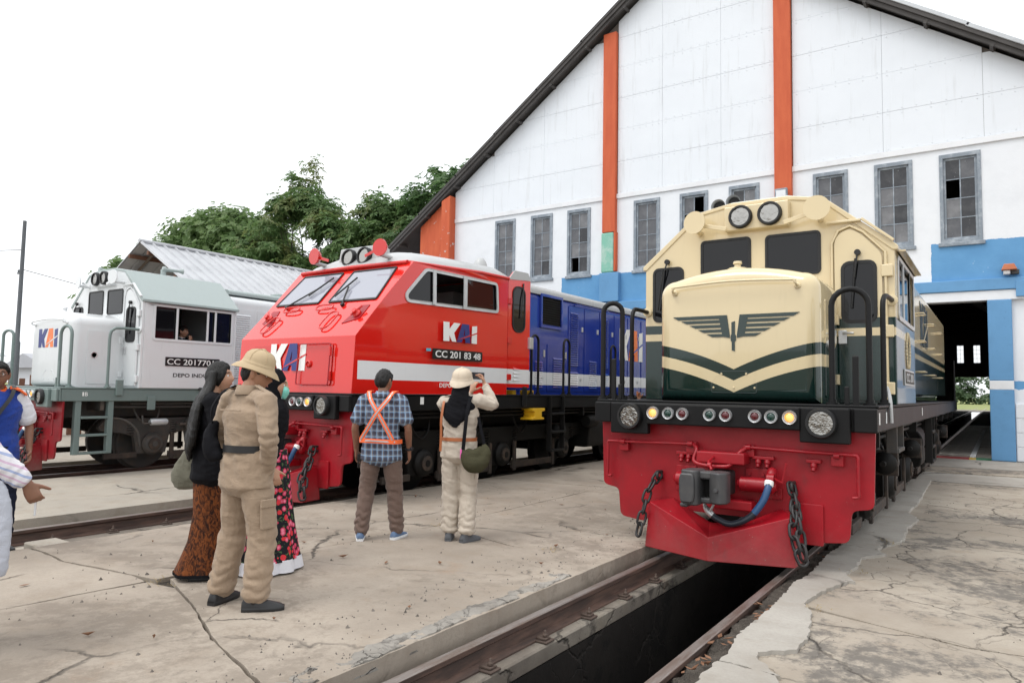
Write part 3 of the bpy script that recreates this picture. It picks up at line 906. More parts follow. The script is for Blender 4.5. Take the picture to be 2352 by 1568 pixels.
# floor inside: planks beside the near track, painted lines at the door
pk = None
for i in range(52):
    y = 21.35 + i * 0.48
    if pk is None:
        pk = MB().box(-1.36, 2.0, 0, 0.46, -0.05, 0.05).build("floor_plank", "wood_floor", shed, smooth=0, bevel=.01, seg=1); pk.location = (0, y, 0)
    else:
        share(pk, shed, (0, y, random.uniform(-.008, .008)))
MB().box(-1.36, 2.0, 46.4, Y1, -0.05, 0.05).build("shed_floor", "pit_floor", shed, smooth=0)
for a, c, nm, col in ((-1.36, -0.62, "red_line", (0.32, 0.06, 0.06)), (-0.48, 0.4, "green_line", (0.06, 0.22, 0.12)), (-0.62, -0.48, "yellow_line", (0.60, 0.42, 0.10))):
    paint(nm, col, 0.6, grime=0.4, scale=4)
    MB().box(a, c, 20.9, 21.3, 0.0, 0.056).build("floor_marking", nm, shed, smooth=0)
MB().box(-0.62, -0.50, 21.4, 40, 0.0, 0.066).build("floor_marking", "trim_white", shed, smooth=0)
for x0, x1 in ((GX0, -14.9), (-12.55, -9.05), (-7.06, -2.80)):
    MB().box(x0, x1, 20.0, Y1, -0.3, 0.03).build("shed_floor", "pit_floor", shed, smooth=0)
# roof trusses inside, seen against the far windows
for i in range(7):
    y = 30 + i * 10
    m = MB()
    for s_ in (-1, 1):
        m.tube([(AX, y, AZ - .4), (AX + s_ * 9.2, y, roof_z(AX + 9.2) - .4)], 0.09, 4)
        m.tube([(AX + s_ * 9.2, y, 8.6), (AX + s_ * 4.5, y, roof_z(AX + 4.5) - .4)], 0.06, 4)
    m.tube([(AX - 9.2, y, 8.6), (AX + 9.2, y, 8.6)], 0.08, 4)
    m.build("roof_truss", "steel_dark", shed, smooth=0)

# lamp on the wall right of the door, floodlight on the pilaster
paint("lamp_orange", (0.52, 0.17, 0.08), 0.5, grime=0.3)
wl = empty("wall_lamp", (0.30, FY - 0.02, 4.62), 0, "small orange hooded lamp on the blue wall right of the doorway", "lamp")
m = MB(); m.prism([(-.16, 0.0), (.16, 0.0), (.10, .14), (-.10, .14)], 'y', -.26, 0.0); m.build("lamp_hood", "lamp_orange", wl, smooth=0, bevel=.012)
MB().box(-.12, .02, -.2, -.02, -.10, -.004).build("lamp_body", "trim_white", wl, smooth=0, bevel=.02)
MB().box(.03, .20, -.14, -.02, -.10, .015).build("ballast_box", "steel_dark", wl, smooth=0, bevel=.02)
MB().cyl((0, -.0, .06), (0, .05, .06), .02).build("bracket", "steel_dark", wl)
fl = empty("floodlight", (-4.92, FY - 0.17, 7.0), 0, "grey square floodlight on the orange pilaster above the cream locomotive", "floodlight")
MB().box(-.17, .17, -.16, -.06, 0.0, .36).build("lamp_housing", "window_frame", fl, smooth=0, bevel=.02)
MB().box(-.13, .13, -.168, -.158, .05, .30).build("lens", "tile_white", fl, smooth=0)
MB().box(-.03, .03, -.08, .0, .12, .22).build("bracket", "steel_dark", fl, smooth=0)
# ---------------------------------------------------------------- locomotive materials
CREAM, DGREEN = (0.66, 0.545, 0.335), (0.003, 0.020, 0.016)
def gloss(name, fn, rough=0.16, coat=0.6, wear=0.22, spec=0.5):
    """glossy enamel whose colour comes from fn(t, x, y, z); light dust and uneven polish on top"""
    t = NT(name)
    x, y, z = t.xyz()
    c = fn(t, x, y, z)
    v = t.vec()
    n = t.noise(v, 2.3, 5, 0.6)
    n2 = t.noise(v, 26, 3, 0.6)
    st = t.noise(t.vec(scale=(6, 6, 0.7)), 3, 4, 0.6)
    c = t.mix(t.m('MULTIPLY', t.step(n, 0.45, 0.8), wear), c, t.mix(0.82, (0.20, 0.18, 0.16), c))
    c = t.mix(t.m('MULTIPLY', t.step(st, 0.55, 0.8), wear * 0.9), c, t.mix(0.55, c, (0.05, 0.045, 0.04)))
    t.set(color=c, rough=t.m('ADD', rough, t.m('MULTIPLY', n, 0.10)), coat=coat, coatr=0.03, spec=spec)
    t.bump(t.m('ADD', n, t.m('MULTIPLY', n2, 0.05)), 0.05, 0.02)
    M[name] = t.mat
def chevron(t, x, y, z):
    a = t.m('ABSOLUTE', x)
    f = t.m('ADD', t.m('ADD', t.m('MULTIPLY', a, 0.48), t.m('MULTIPLY', t.m('MULTIPLY', a, a), -0.2)), 1.78)
    f = t.m('ADD', f, t.m('MULTIPLY', t.m('MAXIMUM', t.m('SUBTRACT', y, 0.72), 0.0), 0.60))
    d = t.m('SUBTRACT', z, f)
    cr = t.m('MAXIMUM', t.m('GREATER_THAN', d, 0.0), t.m('MULTIPLY', t.m('LESS_THAN', d, -0.11), t.m('GREATER_THAN', d, -0.225)))
    return t.mix(cr, DGREEN, CREAM)
def bands(t, x, y, z):
    cr = t.m('MAXIMUM', t.m('GREATER_THAN', z, 2.32), t.m('MULTIPLY', t.m('LESS_THAN', z, 2.22), t.m('GREATER_THAN', z, 2.14)))
    return t.mix(cr, DGREEN, CREAM)
gloss("livery_chevron", chevron, 0.05, 0.5, 0.12)
gloss("livery_bands", bands, 0.12, 0.35, 0.18)
gloss("cream", lambda t, x, y, z: CREAM, 0.25, 0.4)
gloss("dark_green", lambda t, x, y, z: DGREEN, 0.2, 0.5)
REDC, BLUEC, WHITEC = (0.68, 0.016, 0.010), (0.010, 0.034, 0.28), (0.68, 0.70, 0.71)
def band_on(col):
    def f(t, x, y, z):
        b_ = t.m('MULTIPLY', t.m('GREATER_THAN', z, 1.645), t.m('LESS_THAN', z, 1.885))
        b_ = t.m('MULTIPLY', b_, t.m('GREATER_THAN', y, 0.17))
        return t.mix(b_, col, (0.80, 0.81, 0.82))
    return f
gloss("livery_red", band_on(REDC), 0.06, 0.6, 0.12)
gloss("livery_blue", band_on(BLUEC), 0.10, 0.4, 0.22)
gloss("red_enamel", lambda t, x, y, z: (0.60, 0.014, 0.010), 0.2, 0.5, 0.12)
gloss("blue_enamel", lambda t, x, y, z: BLUEC, 0.2, 0.5, 0.15)
gloss("white_enamel", lambda t, x, y, z: WHITEC, 0.28, 0.35, 0.16)
def plate_mat(name, col, dirt):
    """red end paint: scuffs, chips down to primer, road dust low down"""
    t = NT(name)
    x, y, z = t.xyz()
    v = t.vec()
    n = t.noise(v, 3, 6, .65); ch = t.noise(v, 34, 4, .65); ch2 = t.noise(v, 9, 6, .75); sc = t.noise(t.vec(scale=(1, 1, .3)), 7, 5, .7)
    c = t.mix(t.m('MULTIPLY', t.step(n, .38, .72), .55), col, tuple(k * .55 for k in col))
    c = t.mix(t.m('MULTIPLY', t.step(sc, .56, .74), .35), c, (0.10, 0.03, 0.03))
    low = t.step(t.m('ADD', t.m('MULTIPLY', z, -1.5), ch2), -.15, .45)
    c = t.mix(t.m('MULTIPLY', low, dirt), c, (0.20, 0.09, 0.075))
    c = t.mix(t.m('MULTIPLY', t.m('MULTIPLY', t.step(ch, .67, .69), t.step(ch2, .46, .60)), .85), c, (0.22, 0.19, 0.17))
    c = t.mix(t.m('MULTIPLY', t.m('MULTIPLY', t.step(ch2, .68, .70), t.m('LESS_THAN', z, .5)), .8), c, (0.07, 0.055, 0.05))
    t.set(color=c, rough=t.m('ADD', .30, t.m('MULTIPLY', n, .3)), coat=.12, spec=.4)
    t.bump(t.m('ADD', n, t.m('MULTIPLY', ch2, .4)), .12, .02)
    M[name] = t.mat
plate_mat("plate_red", (0.33, 0.004, 0.012), .25)
plate_mat("plate_red_old", (0.26, 0.008, 0.014), .85)
gloss("roof_green", lambda t, x, y, z: (0.32, 0.375, 0.365), 0.35, 0.2, 0.25)
gloss("roof_grey", lambda t, x, y, z: (0.42, 0.43, 0.43), 0.35, 0.2, 0.2)
gloss("deck_green", lambda t, x, y, z: (0.155, 0.205, 0.195), 0.4, 0.1, 0.3)
gloss("black_paint", lambda t, x, y, z: (0.006, 0.006, 0.0065), 0.42, 0.0, 0.1, 0.22)
gloss("rail_black", lambda t, x, y, z: (0.007, 0.007, 0.0075), 0.42, 0.0, 0.06, 0.25)
paint("under_black", (0.005, 0.0048, 0.0046), 0.6, grime=0.3, scale=5, grimecol=(0.022, 0.017, 0.013), spec=0.3)
paint("under_grey", (0.055, 0.053, 0.050), 0.7, grime=0.6, scale=5, grimecol=(0.12, 0.085, 0.06))
paint("rusty_bar", (0.035, 0.026, 0.021), 0.75, grime=0.5, scale=6, grimecol=(0.12, 0.08, 0.055))
paint("coupler_iron", (0.075, 0.075, 0.078), 0.5, grime=0.6, scale=8, grimecol=(0.11, 0.105, 0.10), metal=0.4, bump=0.003)
paint("chain_iron", (0.018, 0.018, 0.019), 0.5, grime=0.4, scale=12, grimecol=(0.06, 0.045, 0.035))
paint("rubber", (0.007, 0.007, 0.0075), 0.5, grime=0.2)
paint("silver", (0.62, 0.63, 0.64), 0.35, grime=0.25, metal=0.7, scale=8)
paint("alu", (0.55, 0.57, 0.58), 0.42, grime=0.3, metal=0.35, scale=4)
paint("yellow_steel", (0.80, 0.47, 0.02), 0.4, grime=0.25)
paint("plate_black", (0.012, 0.012, 0.012), 0.4, grime=0.1)
paint("letter_white", (0.82, 0.82, 0.80), 0.5, grime=0.15)
paint("logo_orange", (0.85, 0.19, 0.03), 0.35, grime=0.1)
paint("logo_navy", (0.025, 0.035, 0.19), 0.35, grime=0.1)
paint("hose_rubber", (0.015, 0.02, 0.03), 0.4, grime=0.3)
paint("hose_blue", (0.02, 0.07, 0.17), 0.4, grime=0.3)
paint("cab_inside", (0.14, 0.15, 0.15), 0.7, grime=0.3)
def glassy(name, base, rough=0.03, spec=0.5, coat=0.0):
    t = NT(name)
    n = t.noise(t.vec(), 1.5, 4)
    t.set(color=base, rough=t.m('ADD', rough, t.m('MULTIPLY', n, 0.03)), spec=spec, coat=coat)
    t.bump(n, 0.03, 0.02)
    M[name] = t.mat
glassy("glass_dark", (0.006, 0.006, 0.0075), 0.02, 0.38)
glassy("glass_screen", (0.30, 0.31, 0.36), 0.03, 0.6, 0.3)
def chrome():
    t = NT("chrome")
    n = t.noise(t.vec(), 14, 3)
    t.set(color=(0.34, 0.33, 0.31), metal=1.0, rough=0.12)
    t.bump(n, 0.4, 0.03)
    M["chrome"] = t.mat
chrome()
def lens(name, col, emit=0.0):
    t = NT(name)
    t.set(color=col, rough=0.06, coat=0.6)
    if emit:
        lw = t.node("ShaderNodeLayerWeight"); lw.inputs[0].default_value = 0.35
        t.set(emit=t.mix(t.step(lw.outputs["Facing"], 0.0, 0.35), (1.0, 0.75, 0.30), (1.0, 0.36, 0.03)), emits=emit)
    M[name] = t.mat
lens("lens_green", (0.004, 0.035, 0.026)); lens("lens_red", (0.085, 0.004, 0.008)); lens("lens_amber", (0.75, 0.32, 0.03), 0.7)

# ---------------------------------------------------------------- shared loco fittings (all in the loco's own axes: x across, y back, z up)
def headlight(root, u, v, z, r, tilt=(0, -1, 0)):
    d = Vector(tilt).normalized()
    o = Vector((u, v, z))
    h = MB().lathe([(r * 1.28, -0.06), (r * 1.30, 0.01), (r * 1.22, 0.03), (r * 1.02, 0.03), (r * 0.99, 0.0), (r * 0.99, -0.05)], o, d, 28).build("headlight", "rubber", root, smooth=40)
    bowl = [(r * 0.985 * math.sin(a * math.pi / 14), 0.012 - r * 0.55 * math.cos(a * math.pi / 14)) for a in range(1, 8)]
    MB().lathe(bowl, o, d, 28, caps=True).build("reflector", "chrome", h, smooth=60)
    MB().lathe([(r * .20, -r * .5), (r * .20, -r * .1), (r * .13, -r * .02), (0.001, 0)], o, d, 12).build("bulb", "chrome", h, smooth=60)
    return h
def marker(root, u, v, z, kind, r=0.053, tilt=(0, -1, 0)):
    o, d = Vector((u, v, z)), Vector(tilt)
    h = MB().lathe([(r, -0.02), (r * 1.02, .012), (r * .96, .024), (r * .86, .020), (r * .82, .008), (r * .78, .018), (r * .70, .018), (r * .66, 0.004)], o, d, 24, caps=False).build("marker_light", "silver", root, smooth=50)
    MB().lathe([(r * .68, .002), (r * .62, .012), (r * .45, .019), (r * .2, .023), (0.0005, .024)], o, d, 18).build("lens", "lens_" + kind, h, smooth=60)
def link_mesh(L=0.062, W=0.036, r=0.0115):
    pts = []
    for i in range(16):
        a = 2 * math.pi * i / 16
        pts.append(((L - W) * (1 if math.cos(a) > 0 else -1) * (abs(math.cos(a)) > 1e-6) + W * math.cos(a), W * math.sin(a), 0))
    return MB().tube(pts, r, 7, closed=True)
def chain(root, pts, L=0.062, W=0.036, r=0.0115):
    pts = [Vector(p) for p in pts]
    dens = []
    for a, c in zip(pts[:-1], pts[1:]):
        n = 40
        dens += [a.lerp(c, i / n) for i in range(n)]
    dens.append(pts[-1])
    step, acc, last, centres = 2 * L * 0.80, 0.0, dens[0], [dens[0]]
    for p in dens[1:]:
        acc += (p - last).length; last = p
        if acc >= step: centres.append(p.copy()); acc = 0
    base = link_mesh(L, W, r)
    m = MB()
    for i, c in enumerate(centres):
        a = centres[max(0, i - 1)]; b_ = centres[min(len(centres) - 1, i + 1)]
        d = (b_ - a).normalized()
        ref = Vector((0, 1, 0)) if abs(d.y) < .9 else Vector((1, 0, 0))
        s1 = (ref - d * ref.dot(d)).normalized()
        s2 = d.cross(s1)
        tw = R(45 + 90 * (i % 2) + random.uniform(-14, 14))
        e1 = s1 * math.cos(tw) + s2 * math.sin(tw); e2 = d.cross(e1)
        m.add([c + d * p[0] + e1 * p[1] + e2 * p[2] for p in base.v], base.f)
    m.build("chain", "chain_iron", root, smooth=60)

def front_end(root, S):
    """deck beam, lamps, plate, plough, coupler and hoses"""
    deck, plate = S["deck"], S["plate"]
    beam = S.get("beam", "black_paint")
    m = MB()
    m.box(-1.29, 1.29, 0.03, 13.97, 1.235, 1.44)
    m.build("underframe", S.get("sill", deck), root, smooth=0, bevel=0.01, seg=1)
    MB().box(-1.305, 1.305, 0.0, 14.0, 1.441, 1.462).build("deck", deck, root, smooth=0, bevel=0.006, seg=1)
    MB().box(-1.29, 1.29, -0.02, 0.028, 1.235, 1.44).build("buffer_beam", beam, root, smooth=0, bevel=0.01, seg=1)
    for s_ in (-1, 1):
        MB().box(s_ * 1.21 - 0.09, s_ * 1.21 + 0.09, -0.06, -0.022, 1.235, 1.438).build("corner_block", beam, root, smooth=0, bevel=0.012)
        MB().box(s_ * 0.90 - .20, s_ * 0.90 + .20, -0.10, -0.022, 1.135, 1.435).build("lamp_housing", beam, root, smooth=0, bevel=0.012)
        headlight(root, s_ * 0.88, -0.13, 1.305, 0.098)
    MB().box(-0.71, 0.71, -0.125, -0.022, 1.235, 1.432).build("lamp_panel", beam, root, smooth=0, bevel=0.012)
    for u, k in zip((-.63, -.475, -.335, -.075, .075, .335, .475, .63), ("amber", "green", "red", "green", "red", "red", "green", "amber")):
        marker(root, u, -0.135, 1.345, k, 0.060 if k == "amber" else 0.056)
    P = [(-1.27, 1.245), (1.27, 1.245), (1.25, .60), (1.08, .57), (1.06, .30), (.80, .27), (.66, .42), (-.66, .42), (-.80, .27), (-1.06, .30), (-1.08, .57), (-1.25, .60)]
    P = rpoly(P, [0, 0, .05, .05, .06, .04, .05, .05, .04, .06, .05, .05])
    m = MB(); m.plate([P], lambda p, q, d: (p, 0.06 + d, q), 0.03)
    m.build("end_plate", plate, root, smooth=0, bevel=0.006, seg=2)
    # plough
    m = MB()
    V = [(0, -.42, .085), (.68, -.20, .085), (-.68, -.20, .085), (0, -.40, .285), (.655, -.15, .50), (-.655, -.15, .50), (.50, .055, .53), (-.50, .055, .53), (.14, .055, .34), (-.14, .055, .34), (.70, .055, .10), (-.70, .055, .10), (.66, .055, .5), (-.66, .055, .5), (0, .055, .09)]
    F = [(0, 1, 4, 3), (0, 3, 5, 2), (3, 4, 6, 8), (3, 7, 5), (3, 9, 7), (3, 8, 9), (1, 10, 12, 4), (2, 5, 13, 11), (4, 12, 6), (5, 7, 13), (0, 14, 10, 1), (0, 2, 11, 14), (6, 12, 10, 14, 11, 13, 7, 9, 8)]
    m.add(V, F).build("plough", plate, root, smooth=0, bevel=0.006, seg=2)
    # coupler
    m = MB()
    m.prism(rpoly([(-.10, .62), (.10, .62), (.10, .84), (-.10, .84)], .03), 'y', -.34, .10)
    c = m.build("coupler", "coupler_iron", root, smooth=35, bevel=.01)
    m = MB(); m.prism(rpoly([(-.19, -.56), (-.07, -.60), (-.03, -.56), (-.03, -.36), (-.12, -.32), (-.19, -.38)], .03), 'z', .575, .875); m.build("knuckle", "coupler_iron", c, smooth=35, bevel=.012)
    m = MB(); m.prism(rpoly([(.05, -.52), (.15, -.58), (.20, -.50), (.19, -.36), (.08, -.33), (.03, -.40)], .03), 'z', .60, .865); m.build("guard_arm", "coupler_iron", c, smooth=35, bevel=.012)
    MB().box(-.09, .12, -.40, -.33, .60, .85).build("coupler_throat", "under_black", c, smooth=0)
    MB().box(-.06, .13, -.52, -.40, .80, .868).build("coupler_lip", "coupler_iron", c, smooth=0, bevel=.015)
    MB().box(-.05, .12, -.50, -.40, .59, .64).build("coupler_lip", "coupler_iron", c, smooth=0, bevel=.015)
    for u, z in ((-.13, .80), (-.11, .66), (.13, .72)):
        MB().lathe([(.022, 0), (.018, .02), (.0005, .022)], (u, -.575, z), (0, -1, 0), 8).build("pin_head", "coupler_iron", c, smooth=30)
    m = MB(); m.prism(rpoly([(-.17, .60), (-.06, .60), (-.05, .66), (-.05, .79), (-.06, .85), (-.17, .85), (-.185, .79), (-.18, .66)], .02), 'y', -.625, -.57); m.build("knuckle_face", "coupler_iron", c, smooth=30, bevel=.012)
    MB().box(-.19, -.12, -.58, -.30, .555, .59).build("coupler_foot", "coupler_iron", c, smooth=0, bevel=.012)
    m = MB(); m.tube([(.02, -.36, .87), (-.03, -.30, .93), (-.04, -.1, .97)], .012, 6); m.lathe([(.03, 0), (.03, .03)], (-.03, -.31, .90), (1, 0, 0), 10); m.build("lock_lifter", "plate_red", c, smooth=40)
    MB().box(-.20, .24, -.14, .062, .905, 1.01).build("coupler_carrier", plate, root, smooth=0, bevel=.012)
    MB().box(-.16, .30, -.12, .062, .50, .585).build("coupler_carrier", plate, root, smooth=0, bevel=.012)
    for a, c2 in ((-.44, -.20), (.16, .50)):
        MB().lathe([(.035, 0), (.05, .02), (.065, .03), (.065, abs(c2 - a) - .03), (.05, abs(c2 - a) - .02), (.035, abs(c2 - a))], (a, -.06, .735), (1, 0, 0), 16).build("draft_cylinder", plate, root, smooth=40)
    # release rods and brackets
    y = -.02
    m = MB(); m.tube(bez([(-1.12, y, .70), (-1.165, y, .70), (-1.165, y, .76), (-1.165, y, .98), (-1.165, y, 1.03), (-1.12, y, 1.045), (-.8, y, 1.05), (-.27, y, 1.06)], 4), .014, 8); m.build("release_rod", plate, root, smooth=60)
    m = MB(); m.tube(bez([(-.27, y, 1.06), (-.22, y - .05, 1.02), (-.23, y - .10, .92), (-.15, y - .12, .885), (.02, y - .12, .88), (.11, y - .1, .90), (.17, y - .06, 1.0), (.23, y, 1.06)], 5), .018, 8); m.build("release_handle", plate, root, smooth=60)
    m = MB(); m.tube(bez([(.23, y, 1.06), (.7, y, 1.05), (1.09, y, 1.045), (1.14, y, 1.03), (1.145, y, .98), (1.145, y, .75), (1.145, y, .70), (1.10, y, .69)], 4), .014, 8); m.build("release_rod", plate, root, smooth=60)
    for u, z in ((-1.0, 1.045), (-.30, 1.06), (.24, 1.06), (.98, 1.03)):
        MB().box(u - .05, u + .05, -.005, .062, z - .09, z + .02).build("rod_bracket", plate, root, smooth=0, bevel=.008)
        MB().lathe([(.026, 0), (.026, .045)], (u - .022, y, z), (1, 0, 0), 10).build("rod_collar", plate, root, smooth=40)
    for u in (-.40, -.33, .32, .40, .79):
        MB().lathe([(.028, 0), (.028, .04), (.018, .05), (.018, .075)], (u, .03, .955), (0, -.5, -1), 10).build("pipe_stub", plate, root, smooth=40)
    for u0, u1 in ((-.45, -.28), (.27, .46), (.73, .85)):
        MB().box(u0, u1, .0, .062, .955, .985).build("stub_shelf", plate, root, smooth=0, bevel=.006)
    for u, z in ((-.36, .80), (-.36, .66), (.42, .66), (.30, .82)):
        MB().box(u - .1, u + .1, .035, .062, z - .05, z + .05).build("bolt_pad", plate, root, smooth=0, bevel=.006)
        for k in (-.06, .06):
            MB().lathe([(.016, 0), (.016, .02)], (u + k, .036, z), (0, -1, 0), 6).build("bolt", plate, root, smooth=0)
    # brake cock and hose
    m = MB()
    m.lathe([(.03, 0), (.045, .02), (.045, .09), (.03, .11), (.026, .16)], (.46, -.02, .88), (-.1, -.6, -.8), 12)
    m.lathe([(.05, -.03), (.05, .03)], (.46, -.09, .80), (1, 0, 0), 12)
    m.tube([(.46, -.1, .82), (.56, -.12, .78), (.60, -.13, .95)], .011, 6)
    m.build("brake_cock", plate, root, smooth=40)
    H = bez([(.455, -.14, .775), (.45, -.18, .71), (.41, -.21, .60), (.31, -.24, .47), (.16, -.26, .40), (.04, -.26, .43), (-.01, -.26, .46)], 6)
    h = MB().tube(H, .029, 12).build("air_hose", "hose_rubber", root, smooth=60)
    MB().tube(H[3:17], .0305, 12).build("hose_sleeve", "hose_blue", h, smooth=60)
    MB().lathe([(.034, 0), (.04, .01), (.04, .045), (.034, .055)], Vector(H[0]) + Vector((0, .01, .015)), (-.05, -.35, -1), 12).build("hose_collar", "letter_white", h, smooth=40)
    m = MB(); m.tube([(-.005, -.26, .455), (-.04, -.26, .485), (-.07, -.26, .52), (-.085, -.26, .56)], [.03, .034, .024, .012], 10); m.tube([(-.03, -.275, .48), (.0, -.29, .53), (.015, -.29, .56)], .011, 6)
    m.build("hose_coupling", "silver", h, smooth=50)
    if S.get("chains", True):
        chain(root, [(-.63, -.03, .72), (-.68, -.13, .60), (-.70, -.20, .40), (-.73, -.24, .20)], .066, .038, .0125)
        chain(root, [(.62, -.03, .72), (.66, -.10, .60), (.72, -.22, .42), (.76, -.25, .16)], .068, .04, .0135)
        chain(root, [(.66, -.11, .58), (.67, -.22, .44), (.70, -.27, .30), (.75, -.27, .18)], .068, .04, .0135)
        for s_ in (-1, 1):
            MB().tube(bez([(s_ * .62, .06, .71), (s_ * .62, -.03, .71), (s_ * .62, -.05, .74), (s_ * .62, -.03, .77), (s_ * .62, .06, .77)], 4), .016, 8).build("chain_shackle", "chain_iron", root, smooth=60)
        MB().prism(rpoly([(.66, .25), (.86, .25), (.86, .60), (.66, .60)], .02), 'y', .03, .058).build("slotted_plate", plate, root, smooth=0, bevel=.005)

def bogie(root, axles, um, bar, front):
    v0, v1 = axles[0] - .95, axles[-1] + .95
    top, sag = .92, .66
    P = [(v0, .78), (v0 + .12, top), (v1 - .12, top), (v1, .78), (v1 - .05, .70)]
    for a in reversed(axles):
        P += [(a + .55, .66), (a + .33, .60), (a + .27, .28), (a - .27, .28), (a - .33, .60), (a - .55, .66)]
    P += [(v0 + .05, .70)]
    for s_ in (-1, 1):
        m = MB(); m.prism(P, 'x', s_ * .86 - .05, s_ * .86 + .05)
        f = m.build("bogie_frame", um, root, smooth=0, bevel=.012)
        for a in axles:
            d = (s_, 0, 0)
            ab = MB().lathe([(.20, 0), (.20, .05), (.165, .09), (.15, .10), (.06, .10), (.05, .13)], (s_ * .91, a, .455), d, 18).build("axle_box", um, root, smooth=40)
            MB().lathe([(.11, .0), (.11, .02), (.09, .025)], (s_ * 1.01, a, .455), d, 14).build("axle_cap", bar, ab, smooth=40)
            MB().lathe([(.10, 0), (.12, .0), (.34, .02), (.40, .0), (.455, .0), (.455, .11), (.485, .125), (.485, .145), (.30, .14), (.10, .14)], (s_ * .605, a, .457), (-s_, 0, 0), 28).build("wheel", um, root, smooth=40)
            for k in (-.40, .40):
                m = MB()
                n = 5
                m.tube([(s_ * .86 + .075 * math.cos(t), a + k + .075 * math.sin(t), .64 + .22 * t / (n * 2 * math.pi)) for t in np.linspace(0, n * 2 * math.pi, 44)], .016, 5)
                m.build("coil_spring", um, root, smooth=60)
        # lower tie bars, brake rigging and cylinders
        for a, b_ in zip(axles[:-1], axles[1:]):
            MB().box(s_ * .93 - .025, s_ * .93 + .025, a + .30, b_ - .30, .20, .31).build("tie_bar", bar, root, smooth=0, bevel=.01)
            for k in (a + .36, b_ - .36):
                MB().box(s_ * .95 - .02, s_ * .95 + .02, k - .04, k + .04, .16, .66).build("brake_hanger", bar, root, smooth=0, bevel=.01)
        MB().box(s_ * .93 - .025, s_ * .93 + .025, v0 + .1, axles[0] - .28, .22, .32).build("tie_bar", bar, root, smooth=0, bevel=.01)
        for a in (axles[0] + .55, axles[-1] - .55):
            c = MB().lathe([(.03, -.12), (.03, 0), (.09, .01), (.125, .05), (.125, .30), (.10, .34), (.05, .36)], (s_ * 1.06, a, .80), (0, 1, 0), 18).build("brake_cylinder", um, root, smooth=40)
            MB().box(s_ * 1.06 - .13, s_ * 1.06 + .13, a + .10, a + .16, .66, .94).build("cylinder_strap", bar, c, smooth=0, bevel=.01)
            MB().tube(bez([(s_ * 1.06, a + .34, .82), (s_ * 1.02, a + .48, .86), (s_ * .95, a + .55, 1.0), (s_ * .9, a + .6, 1.2)], 5), .016, 6).build("brake_pipe", um, c, smooth=60)
        for k in range(3):
            vv = v0 + .5 + k * 1.3
            MB().tube(bez([(s_ * 1.0, vv, 1.23), (s_ * 1.04, vv + .1, .95), (s_ * 1.02, vv + .3, .82), (s_ * .98, vv + .5, .95), (s_ * .95, vv + .55, 1.2)], 5), .018, 6).build("cable", um, root, smooth=60)
    for a in axles:
        MB().cyl((-.6, a, .457), (.6, a, .457), .08).build("axle", um, root)
def running_gear(root, S):
    um, bar = S["under"], S.get("bar", "rusty_bar")
    bogie(root, (1.75, 3.75, 5.75), um, bar, True)
    bogie(root, (8.35, 10.25, 12.15), um, bar, False)
    MB().prism(rpoly([(-1.08, .42), (1.08, .42), (1.12, .9), (.95, 1.1), (-.95, 1.1), (-1.12, .9)], .08), 'y', 6.55, 7.5).build("fuel_tank", um, root, smooth=30, bevel=.02)
    MB().box(-.75, .75, .1, 13.9, .95, 1.235).build("centre_sill", um, root, smooth=0)
    for s_ in (-1, 1):
        MB().tube([(s_ * 1.12, .8, 1.13), (s_ * 1.12, 13.2, 1.13)], .022, 8).build("air_pipe", um, root, smooth=60)
        MB().tube([(s_ * 1.16, 1.2, 1.19), (s_ * 1.16, 12.8, 1.19)], .014, 6).build("air_pipe", um, root, smooth=60)
    for k in range(8):
        v = .7 + k * 1.8
        MB().box(-1.22, 1.22, v - .03, v + .03, 1.08, 1.235).build("cross_bearer", um, root, smooth=0)
def ladder(root, u, v0, v1, zt, zb, mat, rungs=3, sw=.014):
    s_ = 1 if u > 0 else -1
    m = MB()
    l = MB().box(u - .05, u + .05, v0 - sw, v0 + sw, zb, zt).build("ladder", mat, root, smooth=0, bevel=.005, seg=1)
    MB().box(u - .05, u + .05, v1 - sw, v1 + sw, zb, zt).build("stile", mat, l, smooth=0, bevel=.005, seg=1)
    for k in range(rungs):
        z = zb + .02 + (zt - zb - .1) * k / max(1, rungs - .3)
        MB().box(u - .06, u + .06, v0 + sw, v1 - sw, z - .02, z + .02).build("rung", mat, l, smooth=0, bevel=.005, seg=1)
def hoop(root, mat, a, b_, zt, r=.024, base=1.462, flat=.0):
    """inverted-U handrail standing on the deck between points a and b (x, y)"""
    a, b_ = Vector((*a, base)), Vector((*b_, base))
    w_ = (b_ - a).length / 2
    mid = (a + b_) / 2
    d = (b_ - a).normalized()
    pts = [a, a + Vector((0, 0, (zt - base) * .5))]
    for i in range(11):
        t = math.pi * i / 10
        pts.append(mid - d * w_ * math.cos(t) + Vector((0, 0, zt - base - w_ + w_ * math.sin(t))))
    pts += [b_ + Vector((0, 0, (zt - base) * .5)), b_]
    h = MB().tube(pts, r, 10).build("handrail", mat, root, smooth=60)
    for p in (a, b_):
        MB().lathe([(.055, 0), (.055, .018), (.035, .022), (.035, .045)], p, (0, 0, 1), 10).build("rail_foot", mat, h, smooth=40)
def window_on(root, poly, fn, frame="rubber", glass="glass_dark", name="window", fr=.028, proud=.012):
    """framed pane laid on a surface: fn(p, q, d) maps 2D to the surface with offset d outwards"""
    m = MB(); m.plate([poly, shrink(poly, fr)], lambda p, q, d: fn(p, q, d), proud)
    f = m.build(name, frame, root, smooth=40)
    m = MB(); m.plate([shrink(poly, fr * .8)], lambda p, q, d: fn(p, q, d), proud * .35)
    m.build("glass", glass, f, smooth=0)
    return f
def grab(root, mat, pts, r=.011, name="grab_iron"):
    return MB().tube(bez(pts, 4), r, 7).build(name, mat, root, smooth=60)
